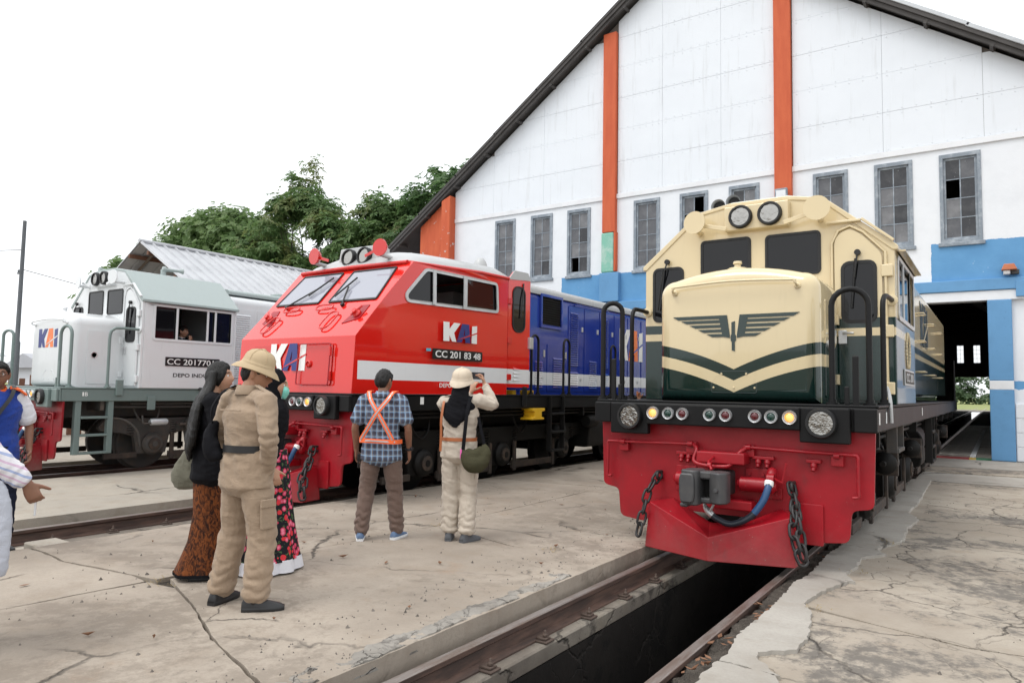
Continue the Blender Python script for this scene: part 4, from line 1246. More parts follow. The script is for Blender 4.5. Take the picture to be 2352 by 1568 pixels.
def kai_logo(root, w_, h, place, ck, ca, ci, cslash):
    """three block letters with a diagonal slash; place(p, q, d) maps p in 0..w, q in 0..h"""
    sx, sy = w_ / 1.5, h
    f = lambda p, q, d: place(p * sx, q * sy, d)
    K = [(0, 0), (.24, 0), (.24, .34), (.36, 0), (.54, 0), (.44, .46), (.72, 1), (.44, 1), (.24, .64), (.24, 1), (0, 1)]
    A = [(.57, 0), (.80, 1), (1.12, 1), (1.19, 0), (.96, 0), (.95, .20), (.84, .20), (.78, 0)]
    I = [(1.25, 0), (1.5, 0), (1.5, .98), (1.27, .93)]
    Sx = [(.58, .12), (.62, .12), (1.16, .37), (1.52, .56), (1.52, .625), (1.14, .43)]
    for nm, P, c in (("letter_k", K, ck), ("letter_a", A, ca), ("letter_i", I, ci)):
        loops = [P] + ([[(.86, .38), (.93, .38), (.93, .70), (.915, .70)]] if nm == "letter_a" else [])
        m = MB(); m.plate(loops, f, .004); m.build(nm, c, root, smooth=0)
    m = MB(); m.plate([Sx], lambda p, q, d: f(p, q, d + .004), .003); m.build("logo_slash", cslash, root, smooth=0)
def louvres(root, mat, u, v0, v1, z0, z1, pitch=.045):
    s_ = 1 if u > 0 else -1
    m = MB()
    z = z0
    while z < z1 - .01:
        m.prism([(u, z), (u + s_ * .022, z), (u + s_ * .018, z + .006), (u, z + pitch * .75)], 'y', v0, v1)
        z += pitch
    m.build("louvre_panel", mat, root, smooth=0)
def wiper(root, base, tip, b0, b1):
    m = MB(); m.tube([base, Vector(base).lerp(Vector(tip), .5) + Vector((0, -.02, .0)), tip], .009, 6); m.tube([b0, b1], .011, 6)
    m.lathe([(.03, -.02), (.03, .02)], base, (0, 1, 0), 10)
    return m.build("wiper", "rubber", root, smooth=60)

def hood_profile(hw, z0, zs, zt, r):
    """cross-section of a hood: straight sides, rounded shoulders, gently arched top"""
    Q = []
    for i in range(9):
        a = R(90 * i / 8)
        Q.append((hw - r + r * math.cos(a), zs - r + r * math.sin(a)))
    x1 = hw - r
    for i in range(1, 7):
        x = x1 * (1 - i / 6)
        Q.append((x, zs + (zt - zs) * (1 - (x / x1) ** 2)))
    return [(-hw, z0), (hw, z0)] + Q + [(-p, q) for p, q in reversed(Q[:-1])]

def standard_cab(root, S, livery):
    """hood unit: short hood, cab with sloping shoulders, long hood"""
    zf = 1.463
    # short hood
    prof = hood_profile(.785, zf, 2.70, 2.79, .16)
    rings, r = [], .13
    for i in range(7):
        a = R(90 * i / 6)
        d = r * (1 - math.sin(a))
        rings.append([(p, .35 + r * (1 - math.cos(a)), max(q, zf)) for p, q in shrink(prof, d)])
    rings.append([(p, 1.245, q) for p, q in prof])
    MB().loft(rings).build("short_hood", livery["hood"], root, smooth=50)
    # cab shell
    F0, F1 = 1.24, 3.12
    cab = [(-1.315, zf), (1.315, zf), (1.315, 3.0), (.66, 3.575), (.30, 3.635), (-.30, 3.635), (-.66, 3.575), (-1.315, 3.0)]
    m = MB()
    m.plate([cab], lambda p, q, d: (p, F0 + d, q), .05)
    m.plate([cab], lambda p, q, d: (p, F1 - .05 + d, q), .05)
    W = rrect(F0 + .22, F1 - .10, 2.33, 2.95, .05)
    for s_ in (-1, 1):
        m.plate([[(F0 + .051, zf), (F1 - .051, zf), (F1 - .051, 2.985), (F0 + .051, 2.985)], W], lambda p, q, d, s_=s_: (s_ * (1.315 - d), p, q), .04)
    m.build("cab", livery["cab"], root, smooth=0, bevel=.008, seg=1)
    m = MB()
    top = [(-1.345, 2.985), (-1.345, 3.03), (-.67, 3.60), (-.30, 3.665), (.30, 3.665), (.67, 3.60), (1.345, 3.03), (1.345, 2.985), (1.30, 2.985), (.65, 3.56), (.30, 3.62), (-.30, 3.62), (-.65, 3.56), (-1.30, 2.985)]
    m.prism(top, 'y', F0 - .012, F1 + .03)
    m.build("cab_roof", livery["roof"], root, smooth=0, bevel=.008)
    MB().box(-1.26, 1.26, F0 + .06, F1 - .06, 1.50, 1.53).build("cab_floor", "cab_inside", root, smooth=0)
    MB().box(-1.26, -.55, F0 + .7, F1 - .06, 1.53, 3.3).build("cab_cabinet", "cab_inside", root, smooth=0)
    MB().box(-.2, .55, F0 + .07, F0 + .6, 1.53, 2.35).build("control_stand", "under_black", root, smooth=0, bevel=.03)
    # side windows: frame with three lights; the middle one is open on the driver's side where asked
    va, vb = F0 + .20, F1 - .08
    for s_ in (-1, 1):
        fn = lambda p, q, d, s_=s_: (s_ * (1.315 + d), p, q)
        m = MB(); fo = rrect(va, vb, 2.31, 2.97, .06)
        m.plate([fo, shrink(fo, .045)], fn, .014)
        for v in (va + (vb - va) * .28, va + (vb - va) * .66, va + (vb - va) * .76 if S.get("open") else va + (vb - va) * .66):
            m.box(s_ * 1.322 - .01, s_ * 1.322 + .01, v - .02, v + .02, 2.34, 2.94)
        f = m.build("side_window", livery["wframe"], root, smooth=0, bevel=.003, seg=1)
        parts = [(va + .03, va + (vb - va) * .28), (va + (vb - va) * .66, vb - .03)]
        if not (S.get("open") and s_ > 0): parts.append((va + (vb - va) * .28, va + (vb - va) * .66))
        for a, b_ in parts:
            MB().box(s_ * 1.29 - .003, s_ * 1.29 + .003, a, b_, 2.335, 2.945).build("glass", "glass_dark", f, smooth=0)
    if S.get("awning", True):
        MB().prism([(2.99, 1.31), (3.0, 1.31), (3.0, 1.31)], 'y', 0, 0) if False else None
        MB().box(1.32, 1.40, F0 + .12, F1 - .02, 2.985, 3.0).build("rain_gutter", livery["roof"], root, smooth=0)
    # front windows and door
    ff = lambda p, q, d: (p, F0 - d, q)
    window_on(root, rrect(-.64, -.075, 2.80, 3.27, .05), ff)
    window_on(root, rrect(.075, .64, 2.80, 3.26, .05), ff)
    window_on(root, rrect(-1.22, -.84, 2.36, 3.0, .07), ff)
    door = [(.77, 1.50), (1.205, 1.50), (1.205, 2.96), (1.02, 3.17), (.92, 3.235), (.82, 3.20), (.77, 3.12)]
    door = rpoly(door, [.02, .02, .06, .06, .05, .06, .06])
    m = MB(); m.plate([door], lambda p, q, d: (p, F0 - .002 - d, q), .022)
    dr = m.build("cab_door", livery["cab"], root, smooth=0, bevel=.008)
    m = MB(); m.tube([(p, F0 - .02, q) for p, q in [(.75, 1.5)] + [(.748, 3.1), (.81, 3.225), (.92, 3.265), (1.04, 3.19), (1.235, 2.97)] + [(1.235, 1.5)]], .016, 6)
    m.build("door_seal", livery["trim"], dr, smooth=60)
    window_on(dr, rrect(.83, 1.16, 2.27, 2.90, .08), lambda p, q, d: (p, F0 - .024 - d, q), fr=.032)
    MB().box(.80, .88, F0 - .045, F0 - .022, 2.06, 2.20).build("door_lock", "silver", dr, smooth=0, bevel=.006)
    MB().tube([(.85, F0 - .045, 2.17), (.85, F0 - .08, 2.17), (.95, F0 - .085, 2.165)], .011, 8).build("door_handle", "silver", dr, smooth=60)
    for z in (2.78, 2.18, 1.62):
        MB().box(1.20, 1.30, F0 - .045, F0 - .002, z - .06, z + .06).build("hinge", livery["trim"], dr, smooth=0, bevel=.008)
    MB().box(.70, 1.02, F0 - .05, F0 - .012, 3.30, 3.325).build("rain_gutter", livery["trim"], root, smooth=0, bevel=.005)
    MB().obox((1.17, F0 - .03, 3.20), Vector((.655, 0, -.575)).normalized(), (0, 1, 0), Vector((.575, 0, .655)).normalized(), .19, .02, .013).build("rain_gutter", livery["trim"], root, smooth=0, bevel=.005)
    wiper(root, (.99, F0 - .05, 2.98), (.96, F0 - .06, 2.72), (.93, F0 - .055, 2.42), (.97, F0 - .055, 2.92))
    wiper(root, (-1.03, F0 - .04, 3.06), (-1.10, F0 - .05, 2.8), (-1.14, F0 - .05, 2.50), (-1.08, F0 - .05, 2.98))
    # twin headlight box
    MB().box(-.34, .34, F0 - .10, F0 + .02, 3.33, 3.60).build("headlight_box", livery["trim"], root, smooth=0, bevel=.01)
    for u in (-.155, .155):
        headlight(root, u, F0 - .13, 3.47, .098)
    for s_ in (-1, 1):
        c = Vector((s_ * .64, F0 - .20, 3.445))
        MB().lathe([(.128, 0), (.128, .018)], c, (s_ * .12, -1, 0), 30).build("marker_disc", livery["trim"], root, smooth=40)
        MB().obox(c + Vector((-s_ * .18, .05, -.06)), Vector((s_, 0, .25)).normalized(), (0, 1, 0), Vector((-s_ * .25, 0, 1)).normalized(), .16, .006, .022).build("disc_arm", livery["trim"], root, smooth=0, bevel=.003)
        MB().cyl(c + Vector((0, .0, -.08)), c + Vector((0, .2, -.08)), .03).build("disc_post", livery["trim"], root)
    # grab rail and filler cap on the short hood
    for s_ in (-1, 1):
        MB().lathe([(.03, 0), (.03, .025), (.018, .035)], (s_ * .60, .36, 2.56), (0, -1, 0), 10).build("rail_foot", livery["trim"], root, smooth=40)
    grab(root, livery["trim"], [(-.60, .35, 2.56), (-.60, .285, 2.57), (-.585, .275, 2.60), (-.55, .275, 2.61), (0, .27, 2.635), (.55, .275, 2.61), (.585, .275, 2.60), (.60, .285, 2.57), (.60, .35, 2.56)], .012, "grab_rail")
    MB().lathe([(.11, -.03), (.11, .015), (.09, .03), (.035, .035), (.03, .07), (.045, .075), (.04, .10), (.0005, .105)], (-.02, .56, 2.775), (0, 0, 1), 18).build("filler_cap", livery["trim"], root, smooth=50)
    hp_ = rpoly([(-.22, 1.55), (.22, 1.55), (.22, 1.66), (.12, 1.765), (-.12, 1.765), (-.22, 1.66)], .02)
    m = MB(); m.plate([hp_, shrink(hp_, .006)], lambda p, q, d: (p, .352 - d, q), .004); m.build("hood_hatch", livery["hood"], root, smooth=0)
    for u, z in ((-.12, 1.735), (.12, 1.735), (0, 1.60), (-.2, 1.60), (.2, 1.6)):
        MB().lathe([(.011, 0), (.008, .008), (.0005, .01)], (u, .35, z), (0, -1, 0), 8).build("bolt", livery["trim"], root, smooth=0)
    # side door of the short hood
    m = MB(); m.plate([rrect(.60, 1.15, 1.52, 2.45, .02)], lambda p, q, d: (.783 + d, p, q), .012); hd = m.build("hood_door", livery["hood"], root, smooth=0, bevel=.004)
    MB().lathe([(.055, 0), (.055, .006), (.045, .006), (.04, -.0), (.0005, -.0)], (.797, .72, 2.02), (1, 0, 0), 16).build("door_latch", "silver", hd, smooth=40)
    for z in (1.7, 2.3):
        MB().box(.79, .815, 1.13, 1.19, z - .05, z + .05).build("hinge", livery["trim"], hd, smooth=0, bevel=.004)
    # handrails
    rm = livery["rail"]
    for s_ in (-1, 1):
        hoop(root, rm, (.93, .12) if s_ > 0 else (-1.29, .10), (1.22, .16) if s_ > 0 else (-1.12, .20), 2.47, .026)
        MB().tube(bez([(s_ * 1.26, .74, 1.462), (s_ * 1.26, .74, 2.0), (s_ * 1.26, .745, 2.36), (s_ * 1.265, .80, 2.46), (s_ * 1.275, .90, 2.485), (s_ * 1.285, F0 - .02, 2.485)], 6), .024, 10).build("handrail", rm, root, smooth=60)
        MB().lathe([(.055, 0), (.055, .02), (.03, .025)], (s_ * 1.285, F0, 2.485), (0, -1, 0), 10).build("rail_foot", livery["trim"], root, smooth=40)
        MB().lathe([(.055, 0), (.055, .02), (.035, .025), (.035, .05)], (s_ * 1.26, .74, 1.462), (0, 0, 1), 10).build("rail_foot", rm, root, smooth=40)
        MB().box(s_ * 1.13 - .025, s_ * 1.13 + .025, .02, .045, 1.40, 1.88).build("step_post", rm, root, smooth=0, bevel=.01)
        MB().box(s_ * 1.06 - .02, s_ * 1.06 + .02, .02, .045, 1.46, 1.62).build("step_post", rm, root, smooth=0, bevel=.01)
    # long hood
    lh = hood_profile(.86, zf, 3.36, 3.50, .16)
    MB().loft([[(p, F1 + .005, q) for p, q in lh], [(p, 13.55, q) for p, q in lh], [(p * .97, 13.62, zf + (q - zf) * .985) for p, q in lh]]).build("long_hood", livery["long"], root, smooth=40)
    MB().loft([[(p * .9, F1 + .2, q) for p, q in hood_profile(.80, 3.40, 3.50, 3.57, .08)], [(p * .9, 13.4, q) for p, q in hood_profile(.80, 3.40, 3.50, 3.57, .08)]]).build("hood_roof", livery["roof"], root, smooth=40)
    MB().loft([[(p * 1.25, 5.9, zf + .12 + (q - zf) * .95) for p, q in lh], [(p * 1.25, 13.45, zf + .12 + (q - zf) * .95) for p, q in lh]]).build("radiator_housing", livery["long"], root, smooth=40)
    for s_ in (-1, 1):
        for k in range(10):
            v = F1 + .12 + k * .66
            m = MB(); m.plate([rrect(v, v + .60, 1.55, 3.10, .015)], lambda p, q, d, s_=s_: (s_ * (.861 + d), p, q), .012)
            d_ = m.build("hood_door", livery["long"], root, smooth=0, bevel=.004, seg=1)
            if k % 2 == 0: louvres(d_, livery["long"], s_ * .873, v + .1, v + .5, 2.4 if k % 4 else 1.7, 3.0)
            MB().box(s_ * .875 - .012, s_ * .875 + .012, v + .50, v + .55, 2.2, 2.32).build("latch", "silver", d_, smooth=0)
        for k in range(3):
            for z in (1.95, 2.45, 2.9):
                v = 6.6 + k * 2.1
                grab(root, livery["trim"], [(s_ * 1.07, v, z), (s_ * 1.15, v, z), (s_ * 1.16, v + .05, z), (s_ * 1.16, v + .35, z), (s_ * 1.15, v + .4, z), (s_ * 1.07, v + .4, z)])
        grab(root, livery["trim"], [(s_ * .75, 6.05, 3.45), (s_ * .80, 6.05, 3.55), (s_ * .80, 6.2, 3.58), (s_ * .80, 13.2, 3.58), (s_ * .85, 13.5, 3.45), (s_ * .9, 13.6, 3.2)], .014)
        MB().tube([(s_ * 1.25, 13.9, 1.46), (s_ * 1.25, 13.9, 2.45)], .02, 8).build("handrail", rm, root, smooth=60)
    for v in (5.2, 8.4, 11.2):
        MB().lathe([(.30, 0), (.30, .08), (.22, .1)], (0, v, 3.55), (0, 0, 1), 18).build("roof_fan", livery["roof"], root, smooth=40)

# ---------------------------------------------------------------- near loco: cream and dark green
LN = empty("locomotive", (TR["near"], 6.57, 0), 0, "cream and dark green diesel locomotive with a winged emblem on its nose", "locomotive", "diesel locomotives lined up outside the shed")
SN = dict(deck="black_paint", plate="plate_red", under="under_black")
front_end(LN, SN); running_gear(LN, SN)
standard_cab(LN, SN, dict(hood="livery_chevron", cab="livery_bands", roof="cream", wframe="alu", trim="cream", rail="rail_black", long="livery_bands"))
MB().prism([(-.62, 3.61), (.62, 3.61), (.30, 3.69), (-.30, 3.69)], 'y', 1.30, 3.1).build("roof_cover", "roof_grey", LN, smooth=0, bevel=.01)
for u, z, v in ((-.50, 3.70, 1.42), (-.36, 3.755, 1.52)):
    MB().lathe([(.085, 0), (.078, .02), (.05, .10), (.035, .20), (.03, .34), (.04, .36)], (u, v, z), (0, 1, 0), 18, caps=False).build("horn", "roof_grey", LN, smooth=50)
    MB().lathe([(.06, .03), (.0005, .12)], (u, v, z), (0, 1, 0), 14).build("horn_throat", "under_black", LN, smooth=50)
MB().box(-.55, -.28, 1.75, 1.83, 3.60, 3.76).build("horn_bracket", "roof_grey", LN, smooth=0)
# winged emblem: two wings of five bars and a winged wheel seen edge-on
em = MB()
ef = lambda p, q, d: (p, .347 - d, q)
for s_ in (-1, 1):
    top0 = [(.075, 2.305), (.60, 2.315), (.545, 2.283), (.105, 2.275)]
    rows = 5
    for k in range(rows):
        z1 = 2.312 - k * .046
        zb = z1 - (.030 if k else .034)
        uo1, uo2 = .62 - k * .088, .62 - k * .088 - .058
        ui = .075 + .0 * k
        sl = .036 / .046
        i1, i2 = .050 - (k * .046) * .15 + .03, .050 - ((k + 1) * .046) * .15 + .03
        em.plate([[(s_ * i1, z1), (s_ * uo1, z1), (s_ * uo2, zb), (s_ * i1, zb)]], ef, .004)
    em.plate([[(s_ * .062, 2.312), (s_ * .145, 2.312), (s_ * .105, 2.10), (s_ * .035, 2.085), (s_ * .035, 2.115)]], lambda p, q, d: (p, .3465 - d, q), .004)
em.plate([[(-.018, 2.24), (.016, 2.25), (.016, 2.12), (.026, 2.11), (.026, 2.06), (.014, 2.05), (.014, 1.955), (-.016, 1.965), (-.016, 2.05), (-.026, 2.06), (-.026, 2.11), (-.018, 2.12)]], ef, .0045)
em.build("winged_emblem", "dark_green", LN, smooth=0)
# garland badge and number plate on the cab side, green letter on the long hood
paint("garland", (0.50, 0.42, 0.26), 0.5, grime=0.5, scale=30, metal=0.3)
m = MB()
for i in range(26):
    a = R(-60 + 300 * i / 25)
    m.lathe([(.03, 0), (.02, .012), (.0005, .014)], (1.318, 2.3 + .16 * math.cos(a), 2.03 + .19 * math.sin(a)), (1, 0, 0), 7)
m.build("garland_badge", "garland", LN, smooth=50)
bp = MB().box(1.317, 1.328, 1.86, 2.80, 1.66, 1.83).build("number_plate", "alu", LN, smooth=0, bevel=.004)
MB().box(1.328, 1.331, 1.88, 2.78, 1.68, 1.81).build("plate_field", "under_grey", bp, smooth=0)
lettering("CC 201 77 01" if False else "CC 201", .7, .09, "alu", bp, lambda p, q, d: (1.332 + d, 1.95 + p, 1.70 + q), .01)
kai_logo(LN, 1.5, .75, lambda p, q, d: (.877 + d + .20, 7.0 + p, 2.40 + q), "dark_green", "dark_green", "dark_green", "cream")
ladder(LN, 1.24, 1.42, 1.98, 1.25, .98, "under_grey", 1)
ladder(LN, 1.24, 5.9, 6.4, 1.25, .55, "under_black", 3)
MB().tube(bez([(1.27, .85, 1.62), (1.29, .78, 1.58), (1.31, .74, 1.48), (1.315, .74, 1.30)], 4), .018, 7).build("drain_pipe", "roof_grey", LN, smooth=60)
for v in (.10, .55, 4.2):
    MB().box(1.292, 1.296, v, v + .05, 1.30, 1.40).build("jacking_mark", "letter_white", LN, smooth=0)

# ---------------------------------------------------------------- white loco
LW = empty("locomotive", (TR["far"], 5.30, 0), 0, "white diesel locomotive with grey-green roof and orange logo, farthest left of the three", "locomotive", "diesel locomotives lined up outside the shed")
SW = dict(deck="deck_green", plate="plate_red_old", under="under_grey", open=True, beam="deck_green")
front_end(LW, SW); running_gear(LW, SW)
standard_cab(LW, SW, dict(hood="white_enamel", cab="white_enamel", roof="roof_green", wframe="white_enamel", trim="white_enamel", rail="deck_green", long="white_enamel"))
kai_logo(LW, .72, .33, lambda p, q, d: (-.46 + p, .35 - d, 2.15 + q), "logo_navy", "logo_orange", "logo_navy", "white_enamel")
pl = MB().box(1.316, 1.328, 1.70, 2.78, 1.87, 2.03).build("number_plate", "plate_black", LW, smooth=0, bevel=.003)
lettering("CC 2017701", .92, .105, "letter_white", pl, lambda p, q, d: (1.3285 + d, 1.73 + p, 1.895 + q), .008)
lettering("DEPO INDUK SMC", 1.05, .07, "under_black", LW, lambda p, q, d: (1.316 + d, 1.86 + p, 1.67 + q), .01)
lettering("1", .025, .065, "letter_white", LW, lambda p, q, d: (1.2905 + d, .34 + p, 1.32 + q), .01)
lettering("B", .045, .065, "letter_white", LW, lambda p, q, d: (1.2905 + d, .38 + p, 1.32 + q), .01)
ladder(LW, 1.22, .30, .82, 1.25, .36, "deck_green", 3, .045)
MB().lathe([(.045, 0), (.06, .02), (.06, .30), (.045, .32)], (1.18, 1.55, .86), (0, 1, 0), 16).build("air_cylinder", "alu", LW, smooth=40)
grab(LW, "under_grey", [(1.2, 1.4, .98), (1.22, 1.4, .88), (1.22, 1.42, .84), (1.22, 1.55, .84)], .016, "pipe")
MB().tube(bez([(1.15, .85, .95), (1.2, 1.1, .90), (1.22, 1.3, .72), (1.2, 1.38, .45)], 6), .022, 8).build("cable", "under_grey", LW, smooth=60)
MB().box(1.29, 1.32, 1.42, 1.56, 1.08, 1.32).build("side_bracket", "deck_green", LW, smooth=0, bevel=.008)
MB().box(1.285, 1.33, .86, .98, 1.33, 1.60).build("side_bracket", "deck_green", LW, smooth=0, bevel=.01)
m = MB(); m.lathe([(.06, 0), (.06, .05), (.035, .08), (.03, .30), (.05, .36), (.055, .38)], (.35, 2.1, 3.76), (.3, 1, 0), 12); m.cyl((.35, 2.12, 3.62), (.35, 2.12, 3.76), .05); m.build("horn", "roof_green", LW, smooth=40)
m = MB(); m.lathe([(.05, 0), (.03, .06), (.02, .22)], (-.55, 1.35, 3.72), (0, 1, 0), 12); m.cyl((-.55, 1.5, 3.55), (-.55, 1.5, 3.72), .02); m.build("horn", "roof_green", LW, smooth=40)
# ---------------------------------------------------------------- red and blue loco with full-width sloping nose
LR = empty("locomotive", (TR["mid"], 6.15, 0), 0, "red locomotive with sloping full-width nose and blue engine hood, middle of the three", "locomotive", "diesel locomotives lined up outside the shed")
SR = dict(deck="black_paint", plate="plate_red", under="under_black")
front_end(LR, SR); running_gear(LR, SR)
zf = 1.463
def hw(v, z):
    k = min(1.0, max(0.0, (v - .1) / 2.0)); k = k * k * (3 - 2 * k)
    return 1.185 + .12 * k - .06 * max(0.0, min(1.0, (z - 2.2) / 1.1)) * (1 - min(1.0, max(0.0, v - .1) / 2.6))
VB, VC, VE = .12, 1.13, 3.33
def side_fn(s_, off=0.0): return lambda p, q, d: (s_ * (hw(p, q) + off + d), p, q)
SIDE = [(.08, zf), (VE, zf), (VE, 3.36), (VC, 3.30), (VB, 2.20)]
def dense(poly, n=6):
    out = []
    for i in range(len(poly)):
        a, c = poly[i], poly[(i + 1) % len(poly)]
        out += [(a[0] + (c[0] - a[0]) * k / n, a[1] + (c[1] - a[1]) * k / n) for k in range(n)]
    return out
WIN = rpoly([(1.00, 2.72), (3.06, 2.76), (3.02, 3.25), (1.36, 3.25), (.97, 2.84)], [.08, .09, .09, .07, .08])
def sheet(mb, loops, fn):
    tris = tessellate_polygon([[Vector((p[0], p[1], 0)) for p in L] for L in loops])
    return mb.add([fn(p[0], p[1], 0) for L in loops for p in L], [tuple(a) for a in tris])
m = MB()
for s_ in (-1, 1):
    sheet(m, [dense(SIDE), WIN], side_fn(s_))
def quad_grid(mb, P00, P10, P11, P01, nu, nv):
    vs = [Vector(P00).lerp(Vector(P10), i / nu).lerp(Vector(P01).lerp(Vector(P11), i / nu), j / nv) for j in range(nv + 1) for i in range(nu + 1)]
    fs = [(j * (nu + 1) + i, j * (nu + 1) + i + 1, (j + 1) * (nu + 1) + i + 1, (j + 1) * (nu + 1) + i) for j in range(nv) for i in range(nu)]
    return mb.add(vs, fs)
def corner(s_, v, z): return (s_ * hw(v, z), v, z)
def edge(s_, a, c, n=6): return [corner(s_, a[0] + (c[0] - a[0]) * k / n, a[1] + (c[1] - a[1]) * k / n) for k in range(n + 1)]
for a, c in (((.08, zf), (VB, 2.20)), ((VB, 2.20), (VC, 3.30)), ((VE, zf), (VE, 3.36))):
    L_, R_ = edge(-1, a, c), edge(1, a, c)
    m.add(L_ + R_, [(k, k + 1, 7 + k + 1, 7 + k) for k in range(6)])
me_o = m.build("cab", "livery_red", LR, smooth=0)
bm = bmesh.new(); bm.from_mesh(me_o.data)
bmesh.ops.remove_doubles(bm, verts=bm.verts, dist=.002)
bmesh.ops.recalc_face_normals(bm, faces=bm.faces)
bm.to_mesh(me_o.data); bm.free()
me_o.data.polygons.foreach_set("use_smooth", [True] * len(me_o.data.polygons)); me_o.data.set_sharp_from_angle(angle=R(25))
bv = me_o.modifiers.new("bevel", 'BEVEL'); bv.width = .05; bv.segments = 4; bv.limit_method = 'ANGLE'; bv.angle_limit = R(25); bv.harden_normals = True
def nose(u, s, d=0.0):
    """point on the sloping face: u across, s 0..1 up the slope, d outwards"""
    n = Vector((0, -1.10, 1.01)).normalized()
    return Vector((u, VB + (VC - VB) * s, 2.20 + 1.10 * s)) + n * d
# roof
RP = lambda k, h0: [(-k * 1.30, h0), (k * 1.30, h0), (k * 1.26, h0 + .07), (k * 1.05, h0 + .19), (k * .70, h0 + .255), (0, h0 + .28), (-k * .70, h0 + .255), (-k * 1.05, h0 + .19), (-k * 1.26, h0 + .07)]
rings = []
for v, k, h, f in ((1.10, .865, 3.295, .12), (1.22, .875, 3.30, .55), (1.42, .89, 3.31, .9), (1.7, .915, 3.325, 1.0), (2.4, .985, 3.345, 1.0), (3.25, 1.0, 3.365, 1.0), (3.36, .99, 3.365, .8), (3.42, .97, 3.365, .4)):
    rings.append([(p, v, h + (q - h) * f) for p, q in RP(k, h)])
MB().loft(rings).build("cab_roof", "roof_grey", LR, smooth=40)
m = MB(); m.tube([(-1.12, 1.11, 3.305), (0, 1.09, 3.315), (1.12, 1.11, 3.305)], .03, 8); m.tube([(1.12, 1.11, 3.305), (1.2, 1.9, 3.335), (1.305, 2.6, 3.355), (1.31, 3.33, 3.365)], .028, 8); m.build("roof_trim", "red_enamel", LR, smooth=60)
MB().box(-.95, .35, 2.0, 3.2, 3.60, 3.64).build("roof_hatch", "steel_dark", LR, smooth=0, bevel=.01)
# cab inside
MB().box(-1.20, 1.20, .9, 3.30, 1.50, 1.53).build("cab_floor", "cab_inside", LR, smooth=0)
MB().box(-1.2, 1.2, 3.22, 3.29, 1.53, 3.32).build("cab_bulkhead", "cab_inside", LR, smooth=0)
MB().box(-.1, .5, 2.9, 3.2, 2.0, 3.15).build("switch_cabinet", "roof_grey", LR, smooth=0, bevel=.01)
for z in (2.78, 2.98):
    MB().box(-.02, .12, 2.885, 2.899, z, z + .13).build("instrument", "under_black", LR, smooth=0)
MB().box(-1.1, 1.1, .85, 1.15, 1.53, 2.55).build("control_desk", "under_black", LR, smooth=0, bevel=.04)
# windscreen
for s_ in (-1, 1):
    P = rpoly([(s_ * .10, .47), (s_ * 1.06, .47), (s_ * .985, .945), (s_ * .10, .945)], .03)
    window_on(LR, P, lambda p, q, d: nose(p, q, d + .004), "rubber", "glass_screen", "windscreen", .022, .014)
def nwiper(base, elbow, b0, b1):
    m = MB(); m.tube([nose(*base, .03), nose(*elbow, .05)], .012, 6); m.tube([nose(*b0, .045), nose(*b1, .045)], .013, 6); m.lathe([(.03, 0), (.03, .04)], nose(*base, .0), (0, -.74, .68), 10)
    m.build("wiper", "rubber", LR, smooth=60)
nwiper((-.74, .44), (-.28, .70), (-.42, .58), (-.18, .84))
nwiper((.47, .42), (.34, .66), (.20, .53), (.36, .80))
# loops, pockets and handrails on the nose
def nloop(c, a, w_, l, n=20, rot=0.0):
    pts = []
    for i in range(n):
        t = 2 * math.pi * i / n
        e = 3.0
        x = w_ * math.copysign(abs(math.cos(t)) ** (2 / e), math.cos(t)); y = l * math.copysign(abs(math.sin(t)) ** (2 / e), math.sin(t))
        xx, yy = x * math.cos(rot) - y * math.sin(rot), x * math.sin(rot) + y * math.cos(rot)
        pts.append(nose(c[0] + xx, c[1] + yy / 1.49, .035))
    MB().tube(pts, .0115, 7, closed=True).build("nose_step", "red_enamel", LR, smooth=60)
nloop((-.55, .385), 0, .17, .055); nloop((.16, .385), 0, .17, .055)
nloop((-.74, .17), 0, .10, .17, rot=-.25); nloop((.47, .20), 0, .10, .17, rot=-.05)
for s_ in (-1, 1):
    P = [(s_ * .74, .16), (s_ * 1.02, .22), (s_ * 1.02, .40), (s_ * .86, .40)]
    m = MB(); m.plate([P], lambda p, q, d: nose(p, q, .003 + d), .006); pk_ = m.build("sand_pocket", "plate_red", LR, smooth=0)
    m = MB(); m.lathe([(.06, 0), (.065, .03), (.04, .05), (.035, .09)], nose(s_ * .92, .28, .008), (0, -.9, .5), 12); m.tube([nose(s_ * .86, .24, .05), nose(s_ * .98, .34, .07)], .016, 6); m.build("sand_filler", "red_enamel", pk_, smooth=40)
# nose door, front logo
m = MB(); m.plate([rrect(.16, .80, 1.56, 2.11, .03), rrect(.172, .788, 1.572, 2.098, .03)], lambda p, q, d: (p, .10 - .045 * (q - 2.2) / -.74 - .012 - d + (-.012), q), .012); m.build("door_seam", "plate_red", LR, smooth=0)
fr_ = lambda p, q, d: (p, .08 + .04 * (q - zf) / .74 - .006 - d, q)
m = MB(); m.plate([rrect(.165, .795, 1.565, 2.105, .03)], lambda p, q, d: fr_(p, q, d), .008); nd_ = m.build("nose_door", "red_enamel", LR, smooth=0, bevel=.004)
m = MB(); m.plate([rrect(-.85, -.45, 1.75, 2.10, .02)], lambda p, q, d: fr_(p, q, d), .006); m.build("nose_hatch", "red_enamel", LR, smooth=0, bevel=.004)
m = MB(); m.lathe([(.05, 0), (.05, .02), (.035, .03), (.03, .01), (.0005, .005)], fr_(.36, 1.84, .008), (0, -1, 0), 14); m.build("door_latch", "red_enamel", nd_, smooth=40)
for z in (1.68, 2.0):
    MB().box(.78, .81, .04, .075, z - .06, z + .06).build("hinge", "red_enamel", nd_, smooth=0, bevel=.006)
kai_logo(LR, .74, .37, lambda p, q, d: fr_(-.46 + p, 1.75 + q, .010 + d), "letter_white", "logo_navy", "letter_white", "red_enamel")
